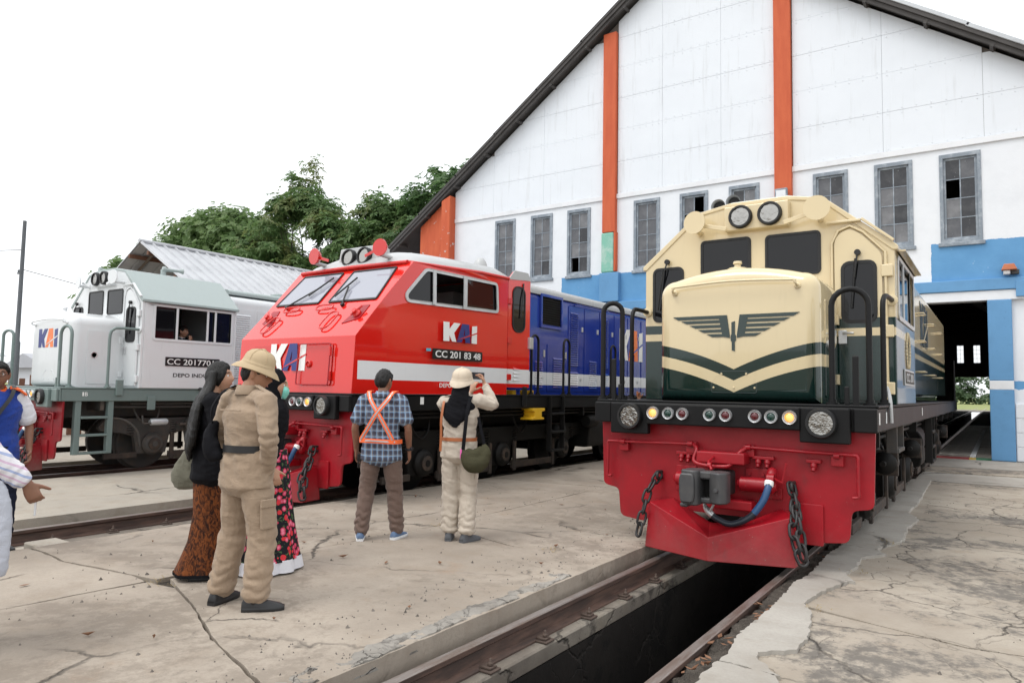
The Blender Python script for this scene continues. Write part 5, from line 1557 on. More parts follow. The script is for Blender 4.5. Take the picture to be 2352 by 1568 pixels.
# side: window frame, logo, plate, lettering
for s_ in (-1, 1):
    fn = side_fn(s_, .002)
    m = MB(); m.plate([WIN, shrink(WIN, .045)], fn, .016)
    for (va_, vb_) in ((1.50, 1.56), (2.16, 2.24)):
        m.add([fn(va_, 2.74, 0.0), fn(vb_, 2.74, 0.0), fn(vb_, 3.24, 0.0), fn(va_, 3.24, 0.0), fn(va_, 2.74, .014), fn(vb_, 2.74, .014), fn(vb_, 3.24, .014), fn(va_, 3.24, .014)],
              [(0, 3, 2, 1), (4, 5, 6, 7), (0, 1, 5, 4), (1, 2, 6, 5), (2, 3, 7, 6), (3, 0, 4, 7)])
    f = m.build("side_window", "alu", LR, smooth=40)
    g1 = [(1.02, 2.76), (1.51, 2.76), (1.51, 3.22), (1.37, 3.22), (1.0, 2.86)]
    g3 = [(2.2, 2.78), (3.03, 2.80), (2.99, 3.22), (2.2, 3.22)]
    for P in (g1, g3) if s_ > 0 else (g1, g3, [(1.53, 2.76), (2.2, 2.76), (2.2, 3.22), (1.53, 3.22)]):
        m = MB(); m.plate([P], side_fn(s_, -.025), .004); m.build("glass", "glass_dark", f, smooth=0)
sf = side_fn(1, .003)
kai_logo(LR, .78, .28, lambda p, q, d: sf(1.72 + p, 2.235 + q, d), "letter_white", "logo_navy", "letter_white", "red_enamel")
m = MB(); m.plate([rrect(1.50, 2.64, 1.965, 2.115, .008)], sf, .010); pl = m.build("number_plate", "plate_black", LR, smooth=0)
lettering("CC 201 83 48", 1.04, .10, "letter_white", pl, lambda p, q, d: sf(1.55 + p, 1.99 + q, .0105 + d), .014)
m = MB(); m.plate([rrect(1.38, 1.47, 2.07, 2.11, .004)], sf, .004); paint("sticker_cyan", (0.10, 0.42, 0.55), .5); m.build("sticker", "sticker_cyan", LR, smooth=0)
lettering("DEPO INDUK SDT", .82, .062, "letter_white", LR, lambda p, q, d: sf(1.66 + p, 1.56 + q, d), .01)
MB().box(1.292, 1.296, 1.26, 1.33, 1.32, 1.42).build("tag", "letter_white", LR, smooth=0)
# open rear cab door standing parallel to the side
m = MB(); m.plate([[(3.40, 1.58), (3.98, 1.58), (3.98, 3.40), (3.90, 3.52), (3.55, 3.52), (3.40, 3.36)]], lambda p, q, d: (1.22 + d + (p - 3.4) * .10, p, q), .04)
dr = m.build("cab_door", "livery_red", LR, smooth=0, bevel=.008)
m = MB(); m.plate([[(3.395, 3.37), (3.985, 3.41), (3.90, 3.535), (3.55, 3.535)]], lambda p, q, d: (1.255 + d + (p - 3.4) * .10, p, q), .014); m.build("door_cap", "roof_grey", dr, smooth=0)
window_on(dr, rrect(3.50, 3.84, 2.50, 3.28, .14), lambda p, q, d: (1.262 + d + (p - 3.4) * .10, p, q), fr=.03)
MB().tube([(1.31, 3.78, 3.34), (1.325, 3.73, 3.05), (1.315, 3.70, 2.75)], .012, 6).build("wiper", "rubber", dr, smooth=60)
MB().box(1.30, 1.36, 3.93, 4.04, 2.24, 2.44).build("door_lock", "silver", dr, smooth=0, bevel=.008)
louvres(dr, "livery_red", 1.275, 3.55, 3.82, 1.70, 1.95, .06)
for z in (2.35, 1.75, 3.0):
    MB().box(1.24, 1.32, 3.33, 3.44, z - .05, z + .05).build("hinge", "red_enamel", dr, smooth=0, bevel=.006)
# headlights and marker discs on the roof
MB().prism([(1.20, 3.32), (1.48, 3.32), (1.48, 3.62), (1.26, 3.66)], 'x', -.42, .42).build("headlight_box", "roof_grey", LR, smooth=0, bevel=.02)
for u in (-.165, .165):
    headlight(LR, u, 1.19, 3.495, .105, (0, -1, .12))
for s_ in (-1, 1):
    c = Vector((s_ * .70, .98, 3.53))
    MB().lathe([(.06, -.09), (.085, -.08), (.125, -.01), (.125, .006)], c, (s_ * .1, -1, 0), 28).build("marker_disc", "red_enamel", LR, smooth=40)
    MB().obox(c + Vector((-s_ * .17, .02, -.05)), Vector((s_, 0, .3)).normalized(), (0, 1, 0), Vector((-s_ * .3, 0, 1)).normalized(), .15, .006, .022).build("disc_arm", "red_enamel", LR, smooth=0, bevel=.003)
    MB().cyl(c + Vector((0, .02, -.1)), c + Vector((0, .35, -.12)), .03).build("disc_post", "roof_grey", LR)
# engine hood, doors, louvres, grille
hp = hood_profile(.85, zf, 3.36, 3.44, .10)
MB().loft([[(p, VE + .08, q) for p, q in hp], [(p, 13.6, q) for p, q in hp]]).build("engine_hood", "livery_blue", LR, smooth=40)
hp2 = hood_profile(.875, 3.33, 3.50, 3.56, .12)
m = MB()
for a, c in ((VE + .1, 5.35), (5.36, 7.1), (7.11, 9.4), (9.41, 13.6)):
    m.loft([[(p, a, q) for p, q in hp2], [(p, c, q) for p, q in hp2]])
m.build("hood_roof", "roof_grey", LR, smooth=40, bevel=.008)
for s_ in (-1, 1):
    for k, (a, c, z1) in enumerate(((4.0, 4.62, 3.22), (4.66, 5.24, 2.42), (5.30, 6.05, 2.42), (6.1, 6.72, 3.24), (6.76, 7.4, 3.24), (7.45, 8.1, 3.24), (8.15, 8.8, 3.24), (8.85, 9.5, 3.24), (9.6, 10.4, 3.24), (10.5, 11.3, 3.24))):
        m = MB(); m.plate([rrect(a, c, 1.53, z1, .015)], lambda p, q, d, s_=s_: (s_ * (.851 + d), p, q), .014)
        d_ = m.build("hood_door", "livery_blue", LR, smooth=0, bevel=.004, seg=1)
        if k in (0, 3, 5):
            louvres(d_, "livery_blue", s_ * .865, a + .06, a + .38, 2.05, z1 - .12); louvres(d_, "livery_blue", s_ * .865, a + .06, a + .38, 1.62, 1.92)
        elif k in (1, 2, 4):
            louvres(d_, "livery_blue", s_ * .865, a + .2, c - .12, 1.60, 2.15 if k != 1 else 2.1)
        MB().box(s_ * .872 - .012, s_ * .872 + .012, c - .10, c - .05, min(z1 - .25, 2.75), min(z1 - .12, 2.85)).build("latch", "silver", d_, smooth=0, bevel=.003, seg=1)
        MB().lathe([(.035, 0), (.035, .008), (.022, .01), (.0005, .004)], (s_ * .866, c - .12, 1.77), (s_, 0, 0), 10).build("latch_ring", "silver", d_, smooth=40)
    m = MB(); m.plate([rrect(5.02, 5.82, 2.72, 3.36, .01), rrect(5.07, 5.77, 2.78, 3.31, .01)], lambda p, q, d, s_=s_: (s_ * (.852 + d), p, q), .04)
    g_ = m.build("air_grille", "blue_enamel", LR, smooth=0)
    MB().box(s_ * .855 - .004, s_ * .855 + .004, 5.07, 5.77, 2.78, 3.31).build("grille_back", "under_black", g_, smooth=0)
    for z in np.arange(2.80, 3.30, .045):
        MB().obox((s_ * .872, 5.42, z), (0, 1, 0), Vector((s_, 0, -.6)).normalized(), Vector((s_ * .6, 0, 1)).normalized(), .35, .014, .002).build("grille_slat", "under_black", g_, smooth=0)
    for v in (4.15, 5.25, 7.2, 9.2):
        hoop(LR, "rail_black", (s_ * 1.25, v), (s_ * 1.25, v + .22), 2.50, .022)
    grab(LR, "blue_enamel", [(s_ * .86, 6.3, 3.26), (s_ * .92, 6.3, 3.28), (s_ * .93, 6.4, 3.28), (s_ * .93, 7.6, 3.28), (s_ * .92, 7.7, 3.28), (s_ * .86, 7.7, 3.26)], .012)
kai_logo(LR, 1.25, .72, lambda p, q, d: (.868 + d, 8.40 + p, 2.26 + q), "letter_white", "logo_orange", "letter_white", "blue_enamel")
ladder(LR, 1.30, 4.68, 5.14, 1.44, .46, "under_black", 3)
y_ = MB(); y_.prism([(4.06, 1.235), (4.44, 1.235), (4.44, 1.19), (4.34, 1.17), (4.34, 1.09), (4.42, 1.07), (4.42, 1.04), (4.02, 1.04), (4.02, 1.07), (4.12, 1.09), (4.12, 1.17), (4.06, 1.19)], 'x', 1.12, 1.36); y_.build("jacking_bracket", "yellow_steel", LR, smooth=0, bevel=.008)
MB().box(1.285, 1.33, 3.80, 3.92, 1.26, 1.60).build("step_post", "rail_black", LR, smooth=0, bevel=.03)
MB().lathe([(.10, 0), (.13, .05), (.13, .32), (.09, .36)], (1.14, 6.35, .95), (0, 1, 0), 16).build("brake_cylinder", "under_black", LR, smooth=40)
for v in (4.25, 3.7):
    MB().box(.95, 1.18, v, v + .10, 1.463, 1.54).build("yellow_fitting", "yellow_steel", LR, smooth=0, bevel=.01)
MB().lathe([(.0005, .32), (.05, .31), (.10, .25), (.13, .15), (.14, 0)], (.55, 3.55, 3.50), (0, 0, 1), 18).build("roof_dome", "roof_grey", LR, smooth=60)
# ---------------------------------------------------------------- background: open shed, trees, pole, fence, far scenery
def ribbed(name):
    t = NT(name)
    v = t.vec()
    n = t.noise(v, 1.2, 5, 0.6)
    c = t.mix(t.step(n, .4, .75), (0.50, 0.51, 0.53), (0.40, 0.41, 0.43))
    t.set(color=c, rough=.45, metal=.15)
    M[name] = t.mat
ribbed("white_sheet")
paint("timber", (0.10, 0.075, 0.055), .85, grime=.5, scale=4)
paint("timber_red", (0.16, 0.075, 0.045), .8, grime=.5, scale=3)
os_ = empty("open_shed", (0, 0, 0), 0, "open shed with white ribbed metal roof behind the white locomotive", "shed")
RX, RZ, EYA, EYB = -24.0, 6.35, 12.45, 34.0
def os_z(x): return RZ - abs(x - RX) * .56
for s_ in (-1, 1):
    wide = 6.0
    pitch = .40
    k = 0
    y = EYA
    # one sheet per metre, each with two standing ribs
    while y < EYB:
        m = MB()
        yb = min(y + pitch * 3, EYB)
        pr = []
        yy = y
        while yy < yb - 1e-6:
            pr += [(yy, 0), (yy + .02, .07), (yy + .06, .07), (yy + .08, 0)]
            yy += pitch
        pr.append((yb + .03, 0.004))
        r0 = [(RX, a, RZ + h) for a, h in pr]
        r1 = [(RX + s_ * wide, a, RZ - wide * .56 + h) for a, h in pr]
        m.add(r0 + r1, [(i, i + 1, len(pr) + i + 1, len(pr) + i) for i in range(len(pr) - 1)])
        m.build("roof_sheet", "white_sheet", os_, smooth=0)
        y = yb
    for k in range(4):
        x = RX + s_ * (.6 + k * 1.7)
        MB().box(x - .05, x + .05, EYA - .02, EYB, os_z(x) - .16, os_z(x) - .03).build("purlin", "timber_red", os_, smooth=0)
MB().tube([(RX, EYA - .02, RZ + .05), (RX, EYB, RZ + .05)], .07, 8).build("ridge_cap", "white_sheet", os_)
for y in (EYA + .6, EYA + 6, EYA + 12, EYA + 18):
    m = MB()
    for s_ in (-1, 1):
        m.tube([(RX, y, RZ - .2), (RX + s_ * 5.7, y, RZ - 5.7 * .56 - .15)], .06, 4)
    m.tube([(RX - 5.6, y, RZ - 3.2), (RX + 5.6, y, RZ - 3.2)], .06, 4)
    m.build("truss", "timber", os_, smooth=0)
    for s_ in (-1, 1):
        MB().box(RX + s_ * 5.4 - .09, RX + s_ * 5.4 + .09, y - .09, y + .09, 0, RZ - 5.4 * .56 - .1).build("post", "timber", os_, smooth=0)
MB().box(RX - 5.5, RX - 5.3, EYA, EYB, 0, 2.6).build("back_wall", "timber", os_, smooth=0)

def leaf_mat(name, a, b, c2):
    t = NT(name)
    oi = t.node("ShaderNodeNewGeometry")
    rnd = oi.outputs["Random Per Island"]
    n = t.noise(t.vec(), .55, 3)
    c = t.mix(rnd, a, b)
    c = t.mix(t.m('MULTIPLY', t.step(n, .5, .66), .75), c, c2)
    t.set(color=c, rough=.5, spec=.35)
    tr_ = t.node("ShaderNodeBsdfTranslucent")
    t.put(tr_.inputs[0], c)
    mx = t.node("ShaderNodeMixShader"); mx.inputs[0].default_value = .5
    t.t.links.new(t.b.outputs[0], mx.inputs[1]); t.t.links.new(tr_.outputs[0], mx.inputs[2])
    t.t.links.new(mx.outputs[0], t.t.nodes["Material Output"].inputs[0])
    M[name] = t.mat
leaf_mat("leaf_mango", (0.085, 0.165, 0.055), (0.165, 0.255, 0.090), (0.22, 0.225, 0.085))
leaf_mat("leaf_rain", (0.125, 0.210, 0.075), (0.19, 0.285, 0.105), (0.22, 0.30, 0.125))
leaf_mat("leaf_dark", (0.075, 0.150, 0.058), (0.125, 0.215, 0.080), (0.155, 0.23, 0.088))
leaf_mat("leaf_far", (0.070, 0.120, 0.060), (0.110, 0.165, 0.085), (0.13, 0.185, 0.10))
paint("bark", (0.085, 0.070, 0.055), .9, grime=.5, scale=4, bump=.02)
rng = np.random.default_rng(11)
def leaves(centres, radii, per, size, aspect, flat=0.0, droop=0.3, whorl=7, shell=.55):
    """leaf faces in whorled tufts through ellipsoid clumps; returns verts and faces as arrays"""
    V, Fc = [], []
    for c, r in zip(centres, radii):
        n = max(4, int(per * r[0] * r[1]))
        d = rng.normal(size=(n, 3)); d /= np.linalg.norm(d, axis=1)[:, None]
        rad = shell + (1 - shell) * rng.random(n) ** .6
        d[:, 2] = np.where(d[:, 2] < -.6, -d[:, 2] * .6, d[:, 2])
        P = c + d * rad[:, None] * np.array(r) * (1 + .12 * rng.normal(size=(n, 1)))
        for p, dd in zip(P, d):
            up_ = np.array([0, 0, 1.0])
            axis = dd * .7 + up_ * (.6 - flat * .2); axis /= np.linalg.norm(axis)
            t1 = np.cross(axis, [.3, .8, .1]); t1 /= np.linalg.norm(t1); t2 = np.cross(axis, t1)
            ph = rng.random() * 6.28
            for k in range(whorl):
                a = ph + k * 6.283 / whorl + rng.normal() * .25
                out = t1 * math.cos(a) + t2 * math.sin(a)
                L = size * (.7 + .6 * rng.random())
                dr = out * (1 - .2 * flat) + axis * (.35 - droop * rng.random() * 1.4)
                dr /= np.linalg.norm(dr)
                sd = np.cross(dr, axis); sd /= (np.linalg.norm(sd) + 1e-6)
                w_ = L * aspect
                tip = p + dr * L - up_ * (L * droop * .5)
                mid = p + dr * L * .5 + up_ * (L * .04)
                o = len(V)
                V += [p + dr * L * .06, mid + sd * w_, tip, mid - sd * w_]
                Fc.append((o, o + 1, o + 2, o + 3))
    return np.array(V), Fc
def crown_obj(name, V, Fc, mat, parent):
    me = bpy.data.meshes.new(name)
    me.from_pydata(V.tolist(), [], Fc)
    me.materials.append(M[mat])
    return link(name, me, parent)
def tree(base, h, clumps, mat, label, per=9, size=.32, aspect=.16, flat=0, droop=.35, whorl=7, trunk_r=.35, group="trees behind the sheds", shell=.55, name="tree"):
    t = empty(name, base, 0, label, "tree", group)
    cs = np.array([c[:3] for c in clumps]); rs = [c[3:] for c in clumps]
    V, Fc = leaves(cs, rs, per, size, aspect, flat, droop, whorl, shell)
    crown_obj("crown", V, Fc, mat, t)
    low = min(c[2] - c[5] * .5 for c in clumps)
    m = MB()
    m.tube(bez([(0, 0, -.1), (.1, .05, low * .4), (-.1, 0, low * .8), (0, .1, low + .4)], 5), [trunk_r * (1.3 - .6 * i / 15) for i in range(16)], 9)
    m.build("trunk", "bark", t, smooth=60)
    m = MB()
    for c in clumps[::4]:
        e = Vector(c[:3]); s0 = Vector((0, .05, min(e.z * .8, low + (e.z - low) * .45 * random.random())))
        md = s0.lerp(e, .5) + Vector((random.uniform(-.5, .5), random.uniform(-.5, .5), random.uniform(-.2, .6)))
        P = bez([s0, md, e], 5)
        m.tube(P, [trunk_r * .22 * (1 - .85 * i / (len(P) - 1)) for i in range(len(P))], 6)
    m.build("limbs", "bark", t, smooth=60)
    return t
def scatter(n, rx, ry, z0, z1, r0, r1, shape, seed):
    """clump centres filling a crown outline; shape(h) gives the relative half width at height fraction h"""
    rg = random.Random(seed)
    out = []
    for i in range(n):
        h = rg.random()
        a = rg.uniform(0, 6.283); k = shape(h) * math.sqrt(rg.uniform(.15, 1))
        r = rg.uniform(r0, r1)
        out.append((rx * k * math.cos(a), ry * k * math.sin(a), z0 + (z1 - z0) * h, r, r, r * rg.uniform(.6, .85)))
    return out
oval = lambda h: math.sqrt(max(.03, 1 - (2 * h - 1) ** 2)) * (1.05 - .25 * h)
dome = lambda h: math.sqrt(max(.03, 1 - h ** 1.6)) * (1.0)
# tall mango-leaved tree in the middle, a second lobe beside it, the dark one by the shed, and the wide flat one on the left
tree((-38.0, 30.5, 0), 17, scatter(120, 5.8, 4.4, 5.5, 13.8, .9, 1.5, oval, 3) + scatter(90, 6.5, 4.6, 3.5, 9.5, 1.0, 1.7, dome, 4) + [(-.6, 0, 15.0, 1.5, 1.4, 1.3), (.8, 0, 15.9, .9, .9, 1.1), (-1.6, .5, 14.0, 1.5, 1.4, 1.2), (.3, .3, 14.2, 1.6, 1.5, 1.2), (-4.6, 0, 11.4, 1.2, 1.2, .9)], "leaf_mango",
     "tallest tree behind the white ribbed shed roof, drooping leaves", per=30, size=.34, aspect=.19, droop=.4, whorl=7, shell=.25)
tree((-31.8, 31.5, 0), 14, scatter(80, 4.4, 3.6, 4.5, 12.6, .9, 1.5, oval, 5) + scatter(70, 5.5, 4.2, 3.0, 9.0, 1.0, 1.7, dome, 6) + [(-.5, 0, 13.3, 1.1, 1.1, 1.0), (.9, 0, 12.6, 1.0, 1.0, .8)], "leaf_mango",
     "leafy green tree right of the tallest one, behind the red cab roof", per=30, size=.34, aspect=.2, droop=.4, shell=.25)
tree((-26.2, 32.0, 0), 15, scatter(80, 4.8, 3.6, 6.0, 13.8, .9, 1.5, oval, 8) + scatter(50, 4.8, 3.6, 4.0, 10.5, 1.0, 1.5, dome, 9) + [(-1.4, 0, 14.4, .9, .9, .8), (1.4, 0, 14.1, 1.2, 1.0, .8), (-3.0, 0, 13.0, 1.2, 1.0, .9)], "leaf_dark",
     "dark green tree touching the left eave of the tall shed", per=30, size=.30, aspect=.26, droop=.3, shell=.25)
tree((-60.0, 38.5, 0), 17, scatter(170, 12.5, 5.5, 8.0, 17.2, 1.3, 2.3, dome, 13), "leaf_rain",
     "wide flat-topped pale green tree left of the tallest tree", per=22, size=.34, aspect=.34, flat=1, droop=.15, whorl=6, shell=.3)
tree((-59.5, 29.5, 0), 11, scatter(30, 3.0, 2.6, 6.0, 11.2, .9, 1.4, dome, 17), "leaf_rain",
     "small green tree peeping out left of the ribbed shed's gable", per=22, size=.32, aspect=.34, flat=1, droop=.15, whorl=6, shell=.3)
# lamp pole on the far left with its wires
paint("pole_grey", (0.11, 0.12, 0.13), .6, grime=.4)
pp = empty("lamp_pole", (-18.0, 6.75, 0), 0, "slender tapered grey pole standing behind the white locomotive's nose", "pole")
MB().tube([(0, 0, 0), (0, 0, 2.4), (0, 0, 2.45), (0, .0, 4.0), (0, 0, 5.15)], [.070, .065, .048, .042, .038], 12).build("pole_shaft", "pole_grey", pp, smooth=60)
MB().box(-.16, .04, -.03, .03, 3.95, 3.99).build("cross_bracket", "pole_grey", pp, smooth=0)
MB().lathe([(.02, 0), (.03, .03), (.02, .06)], (-.14, 0, 3.99), (0, 0, 1), 10).build("insulator", "pole_grey", pp)
for i, (a, c, nm) in enumerate((((-18.1, 6.75, 4.5), (-40, 3.0, 7.4), "thin overhead wire running left from the pole top"), ((-18.0, 6.75, 4.05), (-30.0, 30.0, 4.6), "thin overhead wire running right from the pole behind the cab"))):
    a, c = Vector(a), Vector(c)
    P = [a.lerp(c, k / 14) - Vector((0, 0, .5 * (1 - (2 * k / 14 - 1) ** 2))) for k in range(15)]
    tag(MB().tube(P, .008, 5).build("overhead_wire", "rubber", smooth=60), nm, "wire", "overhead wires")
# board fence
fc = empty("board_fence", (-22.5, 0, 0), 0, "weathered brown board fence behind the white locomotive's nose", "fence")
bo = None
for i in range(40):
    y = 4.2 + i * .26
    h = 1.72 + .1 * math.sin(i * 2.1)
    if bo is None:
        bo = MB().box(-.03, .03, -.065, .065, 0, 1).build("board", "timber_red", fc, smooth=0); bo.location = (0, y, 0); bo.scale = (1, 1, h)
    else:
        share(bo, fc, (random.uniform(-.01, .01), y, 0), (0, 0, random.uniform(-.1, .1)), (1, 1, h))
for z in (.5, 1.4):
    MB().box(-.10, -.04, 4.0, 15.0, z - .05, z + .05).build("fence_rail", "timber", fc, smooth=0)
# low buildings far left
paint("far_wall", (0.62, 0.64, 0.67), .8, grime=.2, scale=.3)
paint("far_roof", (0.40, 0.41, 0.44), .7, grime=.3, scale=.3)
for (x, y, w_, l, h, lab) in ((-62, 16, 9, 9, 3.3, "pale grey flat building far left beyond the fence"), (-50, 22.5, 6, 6, 2.4, "low white roofed building beyond the fence beside the pole")):
    fb = empty("low_building", (x, y, 0), 0, lab, "building")
    MB().box(-w_ / 2, w_ / 2, -l / 2, l / 2, 0, h).build("wall", "far_wall", fb, smooth=0)
    MB().prism([(-w_ / 2 - .4, h), (w_ / 2 + .4, h), (0, h + .9)], 'y', -l / 2 - .4, l / 2 + .4).build("roof", "far_roof", fb, smooth=0)
    for k in range(4):
        MB().box(w_ / 2, w_ / 2 + .04, -l / 2 + .8 + k * 2, -l / 2 + 1.9 + k * 2, 1.0, 2.1).build("window", "pane_dark", fb, smooth=0)
# what is seen through the shed: a bushy rise, a low canopy
for i, (x, y, w_, h, s) in enumerate(((-6, 210, 9, 10, 1), (2, 225, 10, 12, 2), (10, 205, 8, 10, 3), (-14, 220, 9, 12, 4), (18, 215, 9, 13, 5))):
    tree((x, y, 0), h, scatter(26, w_ * .8, 4, 0.3, h * .8, 1.6, 2.8, dome, 40 + s), "leaf_far",
         ["bushy pale green tree far beyond the shed, seen through the doorway", "rounded tree behind the field seen through the doorway", "farthest pale tree beside the door column through the shed", "green tree beyond the rear door, next to the loco's end", "tall pale tree far off beyond the rear doorway"][i],
         per=3, size=.9, aspect=.35, whorl=5, group="trees beyond the shed")
cp = empty("canopy", (0, 0, 0), 0, "low grey canopy with thin posts beyond the rear doorway", "canopy")
MB().prism([(-9, 3.5), (-4.2, 4.3), (-4.2, 4.45), (-9, 3.65)], 'y', 99.5, 104).build("roof", "far_roof", cp, smooth=0)
for x in (-8.5, -5.0):
    MB().cyl((x, 102, 0), (x, 102, 4.0), .08).build("post", "steel_dark", cp)
# ---------------------------------------------------------------- people
def fabric(name, col, col2=None, rough=.85, sc=60, fold=.25):
    t = NT(name)
    v = t.vec()
    n = t.noise(v, 5, 4, .6)
    w_ = t.noise(v, sc * 4, 2)
    f2 = t.m("ADD", t.noise(t.vec(scale=(1, 1, .35)), 16, 5, .62, .8), t.m("MULTIPLY", t.noise(t.vec(scale=(1, 1, 2.2)), 9, 5, .6, 1.2), .8))
    c = t.mix(t.m('MULTIPLY', t.step(n, .4, .75), fold), col, col2 or tuple(x * .72 for x in col))
    t.set(color=c, rough=rough, spec=.2 if sum(col) > .2 else .08, sheen=.15 if sum(col) > .2 else 0.0)
    t.bump(t.m('ADD', t.m('MULTIPLY', f2, 1.0), t.m('MULTIPLY', w_, .15)), .42, .025)
    M[name] = t.mat
fabric("khaki", (0.33, 0.245, 0.172)); fabric("beige_cloth", (0.50, 0.435, 0.36)); fabric("brown_cloth", (0.155, 0.105, 0.085))
fabric("black_cloth", (0.010, 0.010, 0.012)); fabric("navy_cloth", (0.016, 0.020, 0.038)); fabric("blue_cloth", (0.020, 0.055, 0.30)); fabric("white_cloth", (0.70, 0.70, 0.74))
fabric("olive_cloth", (0.055, 0.052, 0.030)); fabric("sage_cloth", (0.145, 0.14, 0.105)); paint("helmet_tan", (0.47, 0.355, 0.215), .75, grime=.25, scale=14, bump=.0015); paint("helmet_cream", (0.60, 0.505, 0.39), .75, grime=.25, scale=14, bump=.0015)
fabric("tote_cloth", (0.46, 0.48, 0.54)); fabric("orange_cloth", (0.80, 0.13, 0.02)); fabric("suit_cloth", (0.020, 0.022, 0.03)); fabric("mint_cloth", (0.22, 0.62, 0.52))
paint("leather_black", (0.014, 0.014, 0.015), .45, grime=.3); paint("leather_tan", (0.38, 0.12, 0.04), .5, grime=.3); paint("shoe_grey", (0.095, 0.10, 0.11), .7, grime=.4)
paint("shoe_blue", (0.10, 0.16, 0.27), .7, grime=.3); paint("sole_white", (0.72, 0.73, 0.74), .6, grime=.2); paint("vest_orange", (0.95, 0.16, 0.04), .6, grime=.1); paint("reflex", (0.42, 0.42, 0.43), .35, grime=.2, metal=.3)
paint("phone_black", (0.02, 0.02, 0.025), .15);  paint("eye_white", (0.75, 0.73, 0.70), .3); paint("lip", (0.36, 0.13, 0.11), .5)
paint("gold", (0.6, 0.42, 0.12), .35, metal=.6)
def hair_mat():
    t = NT("hair")
    st = t.noise(t.vec(scale=(70, 70, 5)), 1.6, 3, .6); n = t.noise(t.vec(), 9, 3)
    t.set(color=t.mix(t.step(st, .4, .7), (0.003, 0.0026, 0.0023), (0.011, 0.0085, 0.007)), rough=t.m('ADD', .42, t.m('MULTIPLY', n, .25)), spec=.4)
    t.bump(st, .9, .012)
    M["hair"] = t.mat
hair_mat()
def skin_mat(name, col):
    t = NT(name)
    n = t.noise(t.vec(), 9, 4)
    t.set(color=t.mix(t.step(n, .4, .7), col, tuple(c * k for c, k in zip(col, (.82, .74, .70)))), rough=.5, spec=.4, sss=.08)
    M[name] = t.mat
skin_mat("skin", (0.37, 0.19, 0.115)); skin_mat("skin_light", (0.50, 0.29, 0.195)); skin_mat("skin_dark", (0.24, 0.12, 0.075))
def plaid():
    t = NT("plaid")
    x, y, z = t.xyz()
    n = t.noise(t.vec(), 6, 3)
    u = t.m('ADD', t.m('ADD', x, t.m('MULTIPLY', y, .6)), t.m('MULTIPLY', n, .012))
    q = t.m('ADD', z, t.m('MULTIPLY', n, .015))
    def bars(c, per, wd, off=0.0):
        f = t.m('FRACT', t.m('ADD', t.m('MULTIPLY', c, 1 / per), off + 40))
        return t.m('LESS_THAN', f, wd)
    c = t.mix(t.m('MULTIPLY', bars(u, .058, .42), .6), (0.105, 0.155, 0.255), (0.060, 0.048, 0.055))
    c = t.mix(t.m('MULTIPLY', bars(q, .062, .42), .55), c, (0.060, 0.048, 0.052))
    c = t.mix(t.m('MULTIPLY', bars(u, .058, .16, .42), .6), c, (0.34, 0.50, 0.68))
    c = t.mix(t.m('MULTIPLY', bars(q, .062, .16, .42), .55), c, (0.34, 0.50, 0.68))
    c = t.mix(t.m('MULTIPLY', bars(u, .058, .05, .2), .7), c, (0.42, 0.32, 0.16))
    c = t.mix(t.m('MULTIPLY', bars(q, .062, .05, .2), .6), c, (0.42, 0.32, 0.16))
    t.set(color=c, rough=.85, spec=.2)
    t.bump(t.noise(t.vec(scale=(1, 1, .4)), 13, 5, .6, .8), .5, .025)
    M["plaid"] = t.mat
plaid()
def floral():
    t = NT("floral")
    v = t.vec()
    va = t.node("ShaderNodeVectorMath", operation='MULTIPLY_ADD'); t.put(va.inputs[0], t.noise(v, 14, 3, col=True)); va.inputs[1].default_value = (.03, .03, .03); t.put(va.inputs[2], v)
    d = t.voro(va.outputs[0], 22); cc = t.voro(va.outputs[0], 22, out="Color")
    sp = t.node("ShaderNodeSeparateColor"); t.put(sp.inputs[0], cc)
    fl = t.mix(t.step(d, .1, .5), (0.80, 0.22, 0.32), (0.50, 0.03, 0.08))
    fl = t.mix(t.m('GREATER_THAN', sp.outputs[1], .72), fl, (0.62, 0.04, 0.05))
    on = t.m('MULTIPLY', t.m('LESS_THAN', d, .52), t.m('GREATER_THAN', sp.outputs[0], .30))
    base = t.mix(t.m('GREATER_THAN', t.noise(v, 45, 2), .60), (0.012, 0.012, 0.016), (0.07, 0.12, 0.05))
    t.set(color=t.mix(on, base, fl), rough=.8, spec=.2)
    M["floral"] = t.mat
floral()
def batik():
    t = NT("batik")
    v = t.vec(scale=(1, 1, .5))
    n = t.noise(v, 34, 4, .6, 1.5)
    n2 = t.noise(t.vec(), 70, 3)
    c = t.mix(t.step(t.m('ADD', n, t.m('MULTIPLY', n2, .15)), .42, .72), (0.022, 0.008, 0.005), (0.19, 0.055, 0.014))
    t.set(color=c, rough=.75, spec=.2)
    t.bump(n, .3, .02)
    M["batik"] = t.mat
batik()
def knit():
    t = NT("stripe_knit")
    x, y, z = t.xyz()
    f = t.m('FRACT', t.m('MULTIPLY', t.m('ADD', t.m('ADD', z, t.m('MULTIPLY', y, .55)), t.m('MULTIPLY', t.noise(t.vec(), 6, 2), .02)), 13))
    c = t.mix(t.m('LESS_THAN', f, .18), (0.72, 0.70, 0.73), (0.36, 0.42, 0.62))
    c = t.mix(t.m('MULTIPLY', t.m('GREATER_THAN', f, .5), t.m('LESS_THAN', f, .66)), c, (0.62, 0.45, 0.58))
    t.set(color=c, rough=.9, spec=.15, sheen=.2)
    t.bump(t.noise(t.vec(), 220, 2), .4, .005)
    M["stripe_knit"] = t.mat
knit()

